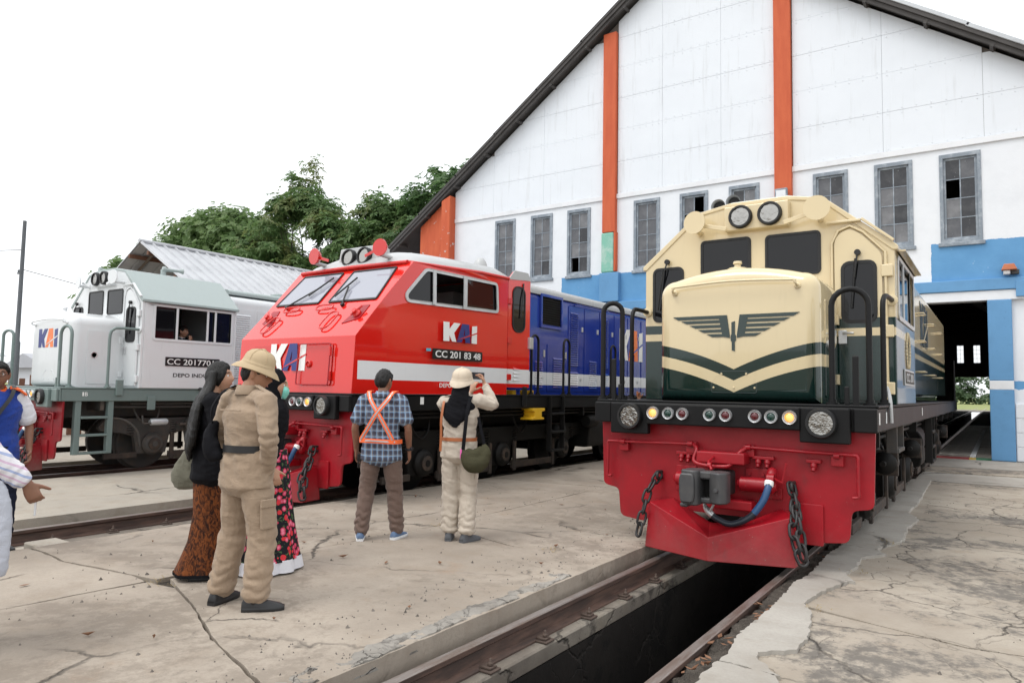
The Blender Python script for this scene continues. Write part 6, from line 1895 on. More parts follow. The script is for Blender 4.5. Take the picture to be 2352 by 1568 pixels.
def sweep(mb, pts, rad, right=(1, 0, 0), n=16, sub=4, cap=True):
    """smooth closed tube through pts with elliptical sections rad = (across, deep)"""
    rad = [(r, r) if not isinstance(r, (tuple, list)) else r for r in rad]
    P = bez(pts, sub)
    Q = bez([(a, c, 0) for a, c in rad], sub)
    right = Vector(right)
    rings = []
    k = len(P)
    for i in range(k):
        t = (P[min(k - 1, i + 1)] - P[max(0, i - 1)]).normalized()
        u = right - t * right.dot(t)
        u = u.normalized() if u.length > .05 else t.orthogonal().normalized()
        w_ = t.cross(u)
        a, c = max(.002, Q[i].x), max(.002, Q[i].y)
        rings.append((P[i], u, w_, a, c, t))
    out = []
    def ring(o, u, w_, a, c): return [o + u * (a * math.cos(2 * math.pi * j / n)) + w_ * (c * math.sin(2 * math.pi * j / n)) for j in range(n)]
    if cap:
        o, u, w_, a, c, t = rings[0]
        for f in (.25, .7): out.append(ring(o - t * (min(a, c) * .55 * math.sqrt(1 - f * f)), u, w_, a * f, c * f))
    for o, u, w_, a, c, t in rings: out.append(ring(o, u, w_, a, c))
    if cap:
        o, u, w_, a, c, t = rings[-1]
        for f in (.7, .25): out.append(ring(o + t * (min(a, c) * .55 * math.sqrt(1 - f * f)), u, w_, a * f, c * f))
    mb.loft(out)
def remesh(mb, name, mat, parent, voxel=.008, smooth=3, fold=0.0, fscale=(9, 9, 4), seed=0, bunch=()):
    me = bpy.data.meshes.new(name)
    me.from_pydata(mb.v, [], mb.f)
    bm = bmesh.new(); bm.from_mesh(me); bmesh.ops.recalc_face_normals(bm, faces=bm.faces); bm.to_mesh(me); bm.free()
    o = bpy.data.objects.new(name, me); COL.objects.link(o)
    r = o.modifiers.new("r", 'REMESH'); r.mode = 'VOXEL'; r.voxel_size = voxel
    s = o.modifiers.new("s", 'SMOOTH'); s.factor = .5; s.iterations = smooth
    dg = bpy.context.evaluated_depsgraph_get()
    m2 = bpy.data.meshes.new_from_object(o.evaluated_get(dg))
    bpy.data.objects.remove(o); bpy.data.meshes.remove(me)
    if fold:
        n = len(m2.vertices)
        co = np.zeros(n * 3); no = np.zeros(n * 3)
        m2.vertices.foreach_get("co", co); m2.vertices.foreach_get("normal", no)
        co = co.reshape(-1, 3); no = no.reshape(-1, 3)
        d = np.empty(n)
        for i, p in enumerate(co):
            a = noise.noise(Vector((p[0] * fscale[0] + p[2] * 5 + seed, p[1] * fscale[1], p[2] * fscale[2])))
            c = noise.noise(Vector((p[0] * 22 - p[2] * 9, p[1] * 22 + seed, p[2] * 13)))
            e_ = noise.noise(Vector((p[0] * 7 + p[2] * 14 + seed, p[1] * 9 - p[2] * 6, p[2] * 8 + 3)))
            d[i] = (.55 - abs(a) * 2.2) * .8 + (.5 - abs(e_) * 2.4) * .6 + c * .18
        for c_, ax_, rad_, fr_, am_ in bunch:
            c_ = np.array(c_); ax_ = np.array(ax_); ax_ = ax_ / np.linalg.norm(ax_)
            q = co - c_
            al = q @ ax_
            w_ = np.exp(-(np.linalg.norm(q, axis=1) / rad_) ** 2)
            ang = np.arctan2(q[:, 1], q[:, 0])
            ph_ = al * fr_ + 1.3 * np.sin(ang * 2 + seed) + .9 * np.sin(ang * 3 - al * 20 + c_[0] * 9)
            sv_ = np.sin(ph_)
            d += w_ * (am_ / max(fold, 1e-4)) * (sv_ - .35 * sv_ * sv_)
        co += no * (d * fold)[:, None]
        m2.vertices.foreach_set("co", co.ravel())
        m2.update()
    m2.name = name
    m2.materials.clear(); m2.materials.append(M[mat])
    m2.polygons.foreach_set("use_smooth", [True] * len(m2.polygons))
    return link(name, m2, parent)

def head_pt(th, ph, grow=0.0):
    """surface of the head: th azimuth (0 = front), ph elevation"""
    x, y, z = math.sin(th) * math.cos(ph), math.cos(th) * math.cos(ph), math.sin(ph)
    px, py, pz = x * .074, y * .094, z * .116
    if pz < 0:
        t = min(1, -pz / .116)
        px *= 1 - .30 * t * t
        py += .016 * t if y < 0 else .004 * t
        if y > 0: py *= 1 + .10 * t
    e = math.exp
    if y > 0:
        py += .024 * e(-(px / .012) ** 2) * e(-((pz + .022) / .020) ** 2) + .010 * e(-(px / .010) ** 2) * e(-((pz - .004) / .02) ** 2)
        py += .006 * e(-((pz - .030) / .012) ** 2) * e(-(px / .05) ** 2)
        py -= .012 * e(-((abs(px) - .032) / .016) ** 2 - ((pz - .008) / .012) ** 2)
        py += .009 * e(-(px / .022) ** 2 - ((pz + .060) / .010) ** 2)
        py += .010 * e(-(px / .022) ** 2 - ((pz + .098) / .018) ** 2)
    v = Vector((px, py, pz))
    return v + v.normalized() * grow
def add_head(mb, M4, ears=True):
    nt_, np_ = 44, 30
    rings = []
    for j in range(1, np_):
        ph = -math.pi / 2 + math.pi * j / np_
        rings.append([M4 @ head_pt(2 * math.pi * i / nt_, ph) for i in range(nt_)])
    mb.loft(rings)
    if ears:
        for s_ in (-1, 1):
            sweep(mb, [M4 @ Vector((s_ * .072, -.004, -.030)), M4 @ Vector((s_ * .078, -.010, 0)), M4 @ Vector((s_ * .078, -.012, .028))], [(.012, .010), (.013, .019), (.012, .014)], (M4.to_3x3() @ Vector((1, 0, 0))), 8, 3)
def hair_cap(M4, mat, parent, line, grow=.012, rough=.006, back=-.07):
    """hair following the skull above the hairline: line(th) gives the lowest elevation in radians"""
    nt_, np_ = 56, 18
    rings = []
    for k, g in ((0, .002), (1, grow)):
        R_ = []
        js = range(np_ + 1) if k else range(np_, -1, -1)
        for j in js:
            ring = []
            for i in range(nt_):
                th = 2 * math.pi * i / nt_
                lo = line(th)
                ph = lo + (math.pi / 2 - .02 - lo) * j / np_
                q = head_pt(th, ph, 0)
                e = g * (min(1, j / 3) if k else 1) + (rough * noise.noise(q * 55) + rough * .8 * noise.noise(Vector((q.x * 160, q.y * 160, q.z * 40))) if k else 0)
                ring.append(M4 @ (q + q.normalized() * e))
            R_.append(ring)
        rings += R_
    m = MB(); m.loft(rings[np_ + 1:], caps=False)
    last = rings[-1]
    c = sum((Vector(p) for p in last), Vector()) / len(last)
    o = len(m.v); m.v.append(tuple(c)); n0 = o - nt_
    for i in range(nt_): m.f.append((n0 + i, n0 + (i + 1) % nt_, o)); m.mi.append(0)
    m.loft([rings[np_ + 1], [Vector(p) * .985 + c * .015 for p in rings[np_ + 1]]], caps=False)
    return m.build("hair", mat, parent, smooth=70)
def short_hair(th):
    a = abs(((th + math.pi) % (2 * math.pi)) - math.pi)
    return .48 if a < .75 else (.48 - (a - .75) / .5 * .45 if a < 1.25 else (.03 if a < 1.75 else (.03 - (a - 1.75) / .5 * .65 if a < 2.25 else -.62)))
def face(M4, parent, glasses=False):
    for s_ in (-1, 1):
        c = M4 @ (Vector((s_ * .031, .0745, .008)))
        d = M4.to_3x3() @ Vector((0, 1, 0))
        e = MB().lathe([(.0115, -.006), (.011, .0), (.007, .005), (.0005, .007)], c, d, 12).build("eye", "eye_white", parent, smooth=60)
        MB().lathe([(.0055, .0055), (.004, .0075), (.0005, .008)], c, d, 10).build("iris", "phone_black", e, smooth=60)
        P = [M4 @ Vector((s_ * (.016 + .036 * k / 5), .089 - .022 * (k / 5) ** 2, .030 + .005 * math.sin(k / 5 * 3.1))) for k in range(6)]
        MB().tube(P, [.0025, .004, .0042, .004, .003, .0015], 6).build("eyebrow", "hair", parent, smooth=60)
        if glasses:
            pts = [M4 @ Vector((s_ * .032 + .023 * math.cos(t), .098 - .25 * abs(.023 * math.cos(t) * s_ + .0), .004 + .017 * math.sin(t))) for t in np.linspace(0, 6.283, 16, endpoint=False)]
            MB().tube(pts, .0022, 6, closed=True).build("glasses_rim", "phone_black", parent, smooth=60)
            MB().tube([M4 @ Vector((s_ * .054, .090, .006)), M4 @ Vector((s_ * .078, .03, .010)), M4 @ Vector((s_ * .080, -.01, .006))], .002, 5).build("glasses_arm", "phone_black", parent, smooth=60)
    if glasses: MB().tube([M4 @ Vector((-.010, .101, .006)), M4 @ Vector((.010, .101, .006))], .0022, 5).build("glasses_bridge", "phone_black", parent, smooth=60)
    MB().tube([M4 @ Vector((x, .0945 - 9 * x * x, -.060 + 3 * x * x)) for x in (-.022, -.011, 0, .011, .022)], [.002, .0055, .0062, .0055, .002], 8).build("lips", "lip", parent, smooth=60)
def hand(mb, wrist, d, palm, side, curl=.5, length=1.0, thumb_out=.7, grip=None):
    """palm, four unequal bent fingers and a thumb; d points along the hand, palm is the direction the palm faces"""
    wrist, d = Vector(wrist), Vector(d).normalized()
    palm = Vector(palm); palm = (palm - d * palm.dot(d)).normalized()
    ac = d.cross(palm) * side                    # towards the thumb side
    L = length
    sweep(mb, [wrist - d * .02 * L, wrist + d * .02 * L, wrist + d * .055 * L, wrist + d * .092 * L], [(.024 * L, .019 * L), (.032 * L, .018 * L), (.040 * L, .016 * L), (.039 * L, .012 * L)], ac, 14, 3)
    for k, (o, l) in enumerate(((.029, .070), (.010, .078), (-.010, .073), (-.028, .058))):
        p = wrist + d * (.085 * L) + ac * (o * L)
        pts = [p - d * .02 * L, p]
        dd = d + ac * (o * 1.2)
        c = (curl if not isinstance(curl, (list, tuple)) else curl[k])
        for s_, f in zip((.45, .30, .25), (1.0, 1.25, .9)):
            ax = dd.cross(palm).normalized()
            dd = (Matrix.Rotation(c * f, 3, ax) @ dd).normalized()
            pts.append(pts[-1] + dd * (l * L * s_))
        sweep(mb, pts, [.0095 * L, .0098 * L, .0092 * L, .0085 * L, .0068 * L], ac, 8, 2)
    p = wrist + d * .022 * L + ac * .024 * L
    dd = (d * .65 + ac * thumb_out + palm * .35).normalized()
    q = p + dd * .040 * L
    d2 = (dd + palm * (.4 * (curl if not isinstance(curl, (list, tuple)) else curl[0])) + d * .25).normalized()
    sweep(mb, [p - dd * .012 * L, p + dd * .012 * L, q, q + d2 * .030 * L, q + d2 * .052 * L], [.012 * L, .013 * L, .0112 * L, .0105 * L, .008 * L], palm, 8, 2)
def hmat(c, yaw, pitch, roll=0.0):
    return Matrix.Translation(c) @ Matrix.Rotation(R(yaw), 4, 'Z') @ Matrix.Rotation(R(roll), 4, 'Y') @ Matrix.Rotation(R(pitch), 4, 'X')
J0 = dict(pel=(0, 0, .95), waist=(0, 0, 1.06), chest=(0, .005, 1.27), neck=(0, -.015, 1.44), head=(0, .018, 1.575),
          ls=(-.180, -.01, 1.395), rs=(.180, -.01, 1.395), le=(-.235, -.03, 1.12), re=(.235, -.03, 1.12), lw=(-.25, .05, .875), rw=(.25, .05, .875),
          lh=(-.09, 0, .90), rh=(.09, 0, .90), lk=(-.105, .02, .49), rk=(.105, .02, .49), la=(-.115, -.03, .085), ra=(.115, -.03, .085))
class Person:
    def __init__(s, label, loc, face_deg, scale, joints=None, skin="skin", head=(0, 0), group="people on the platform", build=1.0):
        s.root = empty("person", loc, R(face_deg - 90), label, "person", group)
        s.root.scale = (scale, scale, scale)
        s.J = {k: Vector(v) for k, v in {**J0, **(joints or {})}.items()}
        s.skin = skin
        s.w = build
        s.H = hmat(s.J["head"], *head)
        s.mb = MB()
    def body(s, hands=None, legs=True, ears=True):
        J, mb, w_ = s.J, s.mb, s.w
        add_head(mb, s.H, ears)
        up_ = s.H.to_3x3() @ Vector((0, -.012, -.05))
        sweep(mb, [J["chest"] + Vector((0, 0, .10)), J["neck"], J["neck"].lerp(J["head"], .45), J["head"] + up_ * .6], [(.075, .06), (.058, .056), (.052, .054), (.050, .055)], n=14)
        sweep(mb, [J["pel"], J["waist"], J["chest"], J["chest"] + Vector((0, 0, .11))], [(.13 * w_, .085), (.12 * w_, .08), (.145 * w_, .095), (.13 * w_, .07)])
        for a in "lr":
            sweep(mb, [J[a + "s"].lerp(J["chest"], .3), J[a + "s"], J[a + "s"].lerp(J[a + "e"], .5), J[a + "e"], J[a + "e"].lerp(J[a + "w"], .3), J[a + "e"].lerp(J[a + "w"], .7), J[a + "w"]], [.05, .046, .043, .037, .038, .030, (.026, .022)], n=12, sub=3)
            if legs:
                sweep(mb, [J[a + "h"], J[a + "h"].lerp(J[a + "k"], .5), J[a + "k"], J[a + "k"].lerp(J[a + "a"], .35), J[a + "a"]], [.075, .068, .05, .05, .036], n=12, sub=3)
        hands = hands or {}
        for a, sd in (("l", -1), ("r", 1)):
            h = dict(d=(J[a + "w"] - J[a + "e"]), palm=(-sd, 0, 0), side=None, curl=.28)
            h.update(hands.get(a, {}))
            # thumb side: for a hanging hand with palm inwards the thumb points forward
            d_, p_ = Vector(h["d"]).normalized(), Vector(h["palm"])
            fwd = Vector(h.get("thumb", (0, 1, .2)))
            acx = d_.cross((p_ - d_ * p_.dot(d_)).normalized())
            side = 1 if acx.dot(fwd) > 0 else -1
            hand(mb, J[a + "w"], h["d"], h["palm"], side, h["curl"], h.get("len", 1.0))
        remesh(mb, "body", s.skin, s.root, .0065, 2)
        return s
    def shirt(s, mat, hem=.83, sleeve="long", name="shirt", fat=1.0, fold=.007, belt=None, cuff=0.0, depth=1.0, flare=1.0, sf=1.0):
        J, m, w_ = s.J, MB(), s.w * fat
        z = Vector((0, 0, 1))
        hemp = Vector((J["pel"].x, J["pel"].y, hem))
        bp, wp = J["pel"].lerp(J["waist"], .2), J["waist"]
        sweep(m, [hemp, bp, wp, J["waist"].lerp(J["chest"], .5), J["chest"], J["chest"] + z * .085, J["neck"] - z * .015], [(.182 * w_ * flare, .132 * depth * flare), (.172 * w_ * flare ** .8, .126 * depth * flare ** .8), (.158 * w_ * (belt or 1), .115 * depth * (belt or 1)), (.172 * w_, .122 * depth), (.188 * w_, .130 * depth), (.158 * w_, .098), (.075, .070)], n=24)
        sweep(m, [J["ls"] + Vector((.0, 0, .0)), J["chest"] + Vector((0, -.01, .105)), J["rs"]], [(.068, .062), (.075, .085), (.068, .062)], (0, 1, 0), n=16)
        for a in "lr":
            S_, E, W_ = J[a + "s"], J[a + "e"], J[a + "w"]
            if sleeve == "short":
                e = S_.lerp(E, .80)
                sweep(m, [S_, S_.lerp(e, .5), e], [.074, .074, .076], n=14)
            elif sleeve == "long":
                sweep(m, [S_, S_.lerp(E, .5), E, E.lerp(W_, .5), E.lerp(W_, .93 - cuff)], [.074 * sf, .067 * sf, .060 * sf, .053 * sf, .043 * sf], n=14)
        bn = [(J["waist"], (0, 0, 1), .16, 60, .005), (hemp, (.3, 0, 1), .14, 55, .004)]
        for a in "lr":
            if sleeve == "long":
                bn += [(J[a + "e"], J[a + "w"] - J[a + "s"], .085, 95, .009), (J[a + "e"].lerp(J[a + "w"], .8), J[a + "w"] - J[a + "e"], .07, 120, .006)]
            bn.append((J[a + "s"].lerp(J["chest"], .35) - z * .06, (.5 if a == "r" else -.5, 0, .6), .10, 70, .006))
        return remesh(m, name, mat, s.root, .008, 3, fold, seed=hem * 7, bunch=bn)
    def trousers(s, mat, r=(.100, .080, .070), bottom=.075, fold=.008, top=None, name="trousers"):
        J, m = s.J, MB()
        z = Vector((0, 0, 1))
        sweep(m, [J["pel"] + z * .06, J["pel"] + z * .02, J["pel"] - z * .06, J["pel"] - z * .10], [(.146 * s.w, .104), (.160 * s.w, .116), (.172 * s.w, .126), (.12, .10)], n=20)
        for a in "lr":
            H_, K, A = J[a + "h"], J[a + "k"], J[a + "a"]
            b_ = Vector((A.x, A.y + .015, A.z - .085 + bottom))
            sweep(m, [H_ + z * .01, H_.lerp(K, .35), K, K.lerp(b_, .5), b_], [(r[0] * .86, r[0] * .92), (r[0] * .95, r[0]), r[1], r[1] * .95, (r[2], r[2] * 1.1)], n=16)
        bn = [(J["pel"] - z * .10, (0, .2, 1), .12, 60, .006)]
        for a in "lr":
            A = J[a + "a"]
            bn += [(A + z * .08, (0, 0, 1), .12, 85, .009), (J[a + "k"] - z * .02, (0, .3, 1), .11, 65, .007)]
        return remesh(m, name, mat, s.root, .008, 3, fold, (8, 8, 5), seed=3, bunch=bn)
    def shoes(s, mat, sole, h=1.0, toe=(0, 0), high=.0):
        for a, tw in zip("lr", toe):
            A = s.J[a + "a"]
            base = Vector((A.x, A.y, A.z - .085))
            d = Matrix.Rotation(R(tw), 3, 'Z') @ Vector((0, 1, 0)); r_ = Vector((d.y, -d.x, 0))
            u = []
            rows = [(-.075, .028, .050), (-.06, .036, .075), (-.02, .040, .085 + high), (.03, .041, .078), (.08, .046, .058), (.13, .047, .046), (.17, .038, .036), (.195, .020, .024)]
            m = MB(); rings = []
            for y, w_, hh in rows:
                c = base + d * y
                rings.append([c + r_ * (w_ * math.cos(t)) + Vector((0, 0, .022 + max(0, math.sin(t)) * (hh - .018) * h)) for t in np.linspace(0, 2 * math.pi, 16, endpoint=False)])
            m.loft(rings); sh = m.build("shoe", mat, s.root, smooth=60)
            if high or True:
                m = MB(); sweep(m, [base + Vector((0, -.0, .05)), base + d * -.005 + Vector((0, 0, .10 + high))], [(.040, .052), (.036, .046)], r_, 12, 3); m.build("shoe_collar", mat, sh, smooth=60)
            m = MB(); rings = []
            for zz, k in ((0, .98), (.012, 1.04), (.026, 1.02), (.03, .9)):
                P = [(base + d * y + r_ * (w_ * k)) + Vector((0, 0, zz)) for y, w_, _ in rows] + [(base + d * (y) - r_ * (w_ * k)) + Vector((0, 0, zz)) for y, w_, _ in reversed(rows)]
                rings.append(P)
            m.loft(rings); m.build("sole", sole, sh, smooth=50)
        return s
    def belt(s, mat, z, rx, ry, h=.022, y=0.0, buckle=None):
        m = MB()
        P = [[(s.J["waist"].x + rx * k * math.cos(t), s.J["waist"].y + y + ry * k * math.sin(t), z + dz) for t in np.linspace(0, 2 * math.pi, 36, endpoint=False)] for dz, k in ((-h, 1), (-h, 1.03), (h, 1.03), (h, 1), (-h, 1))]
        m.loft(P, caps=False); return m.build("belt", mat, s.root, smooth=50)
    def collar(s, mat, r=.066, h=.04, open_=.0, y=-.004):
        m = MB(); n = 30; P = []
        for rr, zz in ((r, -.018), (r * .98, h), (r * 1.10, h * .75), (r * 1.32, -.012), (r * 1.28, -.02)):
            P.append([s.J["neck"] + Vector((rr * math.sin(t), y + rr * .95 * math.cos(t), zz - .012 * max(0, math.cos(t)) - .02 * open_ * max(0, math.cos(t)))) for t in np.linspace(0, 2 * math.pi, n, endpoint=False)])
        m.loft(P, caps=False); return m.build("collar", mat, s.root, smooth=50)
def pith_helmet(p, mat, tilt=0.0, size=1.0, droop=1.0):
    M4 = p.H @ Matrix.Translation((0, -.005, .038)) @ Matrix.Rotation(R(tilt), 4, 'X')
    m = MB(); rings = []
    for r, z, br in ((.128, -.012, 1), (.126, -.006, 1), (.115, .010, .7), (.106, .022, .2), (.101, .034, .15), (.100, .060, 0), (.092, .092, 0), (.070, .118, 0), (.040, .132, 0), (.016, .136, 0), (.012, .146, 0), (.003, .148, 0)):
        ring = []
        for i in range(40):
            t = 2 * math.pi * i / 40
            ex = 1.0 + .20 * br * abs(math.cos(t)) ** 2 + .06 * br
            ring.append(M4 @ Vector((r * size * math.sin(t) * (1 - .02 * br), r * size * ex * math.cos(t) * (1.08 if br < .3 else 1.06), z * size - droop * .020 * br * abs(math.cos(t)) ** 2 * (1 if br == 1 else .5))))
        rings.append(ring)
    m.loft(rings)
    o = m.build("pith_helmet", mat, p.root, smooth=60)
    m = MB(); m.loft([[M4 @ Vector((.1035 * size * k * math.sin(t), .1035 * 1.08 * size * k * math.cos(t), z)) for t in np.linspace(0, 2 * math.pi, 40, endpoint=False)] for z, k in ((.022, 1.0), (.024, 1.03), (.040, 1.01), (.042, .985))], caps=False); m.build("helmet_band", mat, o, smooth=50)
    for a in range(6):
        t = 2 * math.pi * a / 6
        P = [M4 @ Vector((r * size * math.sin(t) * 1.006, r * size * 1.08 * math.cos(t) * 1.006, z)) for r, z in ((.100, .045), (.1, .060), (.093, .092), (.071, .119), (.041, .133), (.012, .140))]
        MB().tube(P, .0022, 5).build("helmet_seam", mat, o, smooth=60)
    return o
def strap(name, mat, parent, pts, w_=.018, t=.003, normal=None):
    P = bez(pts, 5); rings = []
    for i in range(len(P)):
        d = (P[min(len(P) - 1, i + 1)] - P[max(0, i - 1)]).normalized()
        nrm = Vector(normal(P[i])) if callable(normal) else Vector(normal)
        sd = d.cross(nrm).normalized(); nn = sd.cross(d).normalized()
        rings.append([P[i] + sd * w_ - nn * t, P[i] + sd * w_ + nn * t, P[i] - sd * w_ + nn * t, P[i] - sd * w_ - nn * t])
    return MB().loft(rings).build(name, mat, parent, smooth=40)
def held(name, label, cat, person, group=None):
    """a thing carried by a person: top-level, but placed in that person's axes"""
    e = empty(name, person.root.location, person.root.rotation_euler.z, label, cat, group)
    e.scale = person.root.scale
    return e

# --- man in a plaid shirt and orange harness, back to the camera
p = Person("man in blue plaid shirt with crossed orange reflective straps, back turned", (-4.97, 5.03, ZP), 117, .965,
           dict(lk=(-.15, .03, .49), la=(-.175, -.06, .085), rk=(.13, .06, .49), ra=(.155, .07, .085), le=(-.265, -.05, 1.12), lw=(-.27, .02, .87), re=(.275, -.03, 1.12), rw=(.27, .06, .88), lh=(-.095, 0, .90), rh=(.095, .01, .90)), "skin_dark", (-18, -4), build=1.02)
p.body(dict(l=dict(curl=.5), r=dict(curl=.35)))
hair_cap(p.H, "hair", p.root, short_hair, .016, .008)
p.shirt("plaid", .80, "short", fat=1.06, flare=1.10, fold=.006); p.trousers("brown_cloth", (.103, .083, .070), fold=.007); p.collar("plaid"); p.shoes("shoe_blue", "sole_white", toe=(18, -14))
bx = lambda x, z: (x, -.150 + .25 * abs(x) ** 1.6 - (.012 if z > 1.2 else 0), z)
backn = lambda q: (0, -1, 0) if q.z < 1.40 else (0, -.3, 1)
hv = empty("vest_holder") if False else None
v1 = strap("safety_strap", "vest_orange", p.root, [(-.13, .03, 1.48), (-.125, -.07, 1.468), (-.085, -.128, 1.39), (0, -.166, 1.27), (.085, -.168, 1.13), (.155, -.150, 1.00)], .021, .004, lambda q: (0, -1, .15) if q.z < 1.42 else (0, -.4, 1))
v2 = strap("safety_strap", "vest_orange", p.root, [(.13, .03, 1.48), (.125, -.07, 1.468), (.085, -.130, 1.39), (0, -.172, 1.27), (-.085, -.170, 1.13), (-.168, -.150, 1.00)], .021, .004, lambda q: (0, -1, .15) if q.z < 1.42 else (0, -.4, 1))
v3 = strap("safety_strap", "vest_orange", p.root, [(-.215, -.02, .985), (-.180, -.135, .988), (-.07, -.172, .99), (.07, -.172, .985), (.180, -.135, .98), (.215, -.02, .98)], .021, .004, lambda q: (q.x * 1.2, -1 if q.y < -.05 else -.2, 0))
for st, pts in ((v1, [(-.125, -.076, 1.472), (-.085, -.134, 1.39), (0, -.172, 1.27), (.085, -.174, 1.13), (.155, -.156, 1.00)]), (v2, [(.125, -.076, 1.472), (.085, -.136, 1.39), (0, -.178, 1.27), (-.085, -.176, 1.13), (-.168, -.156, 1.00)]), (v3, [(-.180, -.141, .988), (-.07, -.178, .99), (.07, -.178, .985), (.180, -.141, .98)])):
    strap("reflective_tape", "reflex", st, pts, .007, .003, lambda q: (q.x * .5, -1, .15) if q.z < 1.42 else (0, -.4, 1))
wr = p.J["rw"].lerp(p.J["re"], .10)
MB().lathe([(.033, -.012), (.035, -.010), (.035, .010), (.033, .012)], wr, p.J["rw"] - p.J["re"], 20, caps=False).build("wristwatch", "leather_black", p.root, smooth=50)
MB().lathe([(.02, 0), (.02, .012), (.016, .014)], wr + Vector((.026, -.014, 0)), (.9, -.45, 0), 16).build("watch_face", "phone_black", p.root, smooth=50)
ph = held("phone", "dark phone held low in the plaid-shirt man's left hand", "phone", p)
MB().prism(rrect(-.036, .036, -.07, .07, .008), 'y', -.004, .004).build("phone_case", "phone_black", ph, smooth=30, bevel=.002).matrix_local = Matrix.Translation(p.J["lw"] + Vector((.028, .02, -.10))) @ Matrix.Rotation(R(80), 4, 'Z')

# --- woman in beige uniform, helmet and black hijab, taking a picture
p = Person("woman in beige field uniform and pale pith helmet photographing with a raised phone", (-4.37, 5.49, ZP), 118, .955,
           dict(rs=(.178, 0, 1.42), re=(.33, .07, 1.375), rw=(.215, .22, 1.59), le=(-.13, .20, 1.24), lw=(.06, .30, 1.50), lk=(-.085, .02, .49), la=(-.085, -.02, .085), rk=(.10, .02, .49), ra=(.105, -.08, .085), head=(.01, .03, 1.575)), "skin_light", (-12, 8, 4), build=.97)
p.body(dict(r=dict(d=(-.28, .10, .75), palm=(-.6, -.1, -.1), curl=.75, thumb=(-.5, -.4, .3)), l=dict(d=(.25, .1, .8), palm=(.2, .3, 0), curl=.5, thumb=(.6, -.2, .4))), ears=False)
p.shirt("beige_cloth", .84, "long", fat=1.06, belt=1.02, cuff=.05, fold=.008, flare=1.06); p.trousers("beige_cloth", (.104, .092, .088), .10, .008); p.shoes("shoe_grey", "shoe_grey", 1.05, (6, -34), .05)
p.belt("leather_tan", 1.02, .176, .132, .018)
m = MB()
sweep(m, [p.H @ Vector((0, -.005, .10)), p.H @ Vector((0, -.012, .05)), p.H @ Vector((0, -.016, -.03)), p.J["neck"] + Vector((0, -.012, .02)), p.J["chest"] + Vector((0, -.02, .10)), p.J["chest"] + Vector((0, -.055, -.02))], [(.07, .085), (.086, .102), (.090, .100), (.098, .098), (.165, .115), (.13, .085)], n=22)
sweep(m, [p.J["chest"] + Vector((-.02, -.075, .10)), p.J["chest"] + Vector((-.03, -.115, -.02)), p.J["chest"] + Vector((-.035, -.125, -.13))], [(.15, .045), (.125, .035), (.030, .016)], n=18)
remesh(m, "hijab", "black_cloth", p.root, .009, 3, .008, seed=2)
pith_helmet(p, "helmet_cream", 6, 1.02)
strap("shoulder_strap", "leather_tan", p.root, [(-.16, .02, 1.45), (-.155, -.10, 1.38), (-.165, -.145, 1.22), (-.165, -.14, 1.08), (-.17, -.13, .90)], .012, .003, (0, -1, .1))
for st in (-1, 1):
    MB().obox((st * .135, -.03, 1.455), (0, 1, 0), (1, 0, -.35 * st), (.35 * st, 0, 1), .02, .055, .004).build("epaulette", "beige_cloth", p.root, smooth=0, bevel=.004)
MB().box(.155, .182, -.06, .06, .62, .78).build("cargo_pocket", "beige_cloth", p.root, smooth=0, bevel=.012).location = (.015, -.0, 0)
MB().lathe([(.031, -.006), (.033, 0), (.031, .006)], p.J["lw"].lerp(p.J["le"], .12), p.J["lw"] - p.J["le"], 18, caps=False).build("bracelet", "gold", p.root, smooth=60)
ph = held("phone", "black phone held sideways above the helmeted woman's raised hand", "phone", p)
o = MB().prism(rrect(-.078, .078, -.038, .038, .009), 'y', -.0045, .0045).build("phone_case", "phone_black", ph, smooth=30, bevel=.002)
o.matrix_local = Matrix.Translation((.115, .33, 1.675)) @ Matrix.Rotation(R(6), 4, 'Z') @ Matrix.Rotation(R(2), 4, 'Y')
bag = held("sling_bag", "olive green slouchy bag hanging at the helmeted woman's right hip", "bag", p)
m = MB(); sweep(m, [(.06, -.16, .93), (.09, -.19, .86), (.16, -.20, .79), (.24, -.17, .80), (.285, -.12, .90), (.27, -.09, .98)], [(.012, .02), (.045, .05), (.075, .085), (.075, .085), (.05, .06), (.012, .02)], (0, 1, 0), 18)
sweep(m, [(.10, -.17, .90), (.18, -.18, .86), (.26, -.13, .92)], [(.04, .06), (.055, .07), (.04, .06)], (0, 1, 0), 14)
remesh(m, "bag_body", "olive_cloth", bag, .009, 3, .007, seed=5)
strap("bag_strap", "black_cloth", bag, [(.07, -.175, .92), (.085, -.175, 1.10), (.10, -.155, 1.30), (.115, -.09, 1.43), (.12, .0, 1.475)], .018, .003, lambda q: (0, -1, .1) if q.z < 1.38 else (0, -.5, 1))
strap("bag_strap", "black_cloth", bag, [(.275, -.10, .97), (.235, -.085, 1.12), (.20, -.06, 1.25)], .015, .003, (.4, -1, 0))
paint("pink_tag", (0.75, 0.12, 0.42), .5)
MB().box(.045, .062, -.205, -.195, .84, .93).build("bag_tag", "pink_tag", bag, smooth=0, bevel=.003)

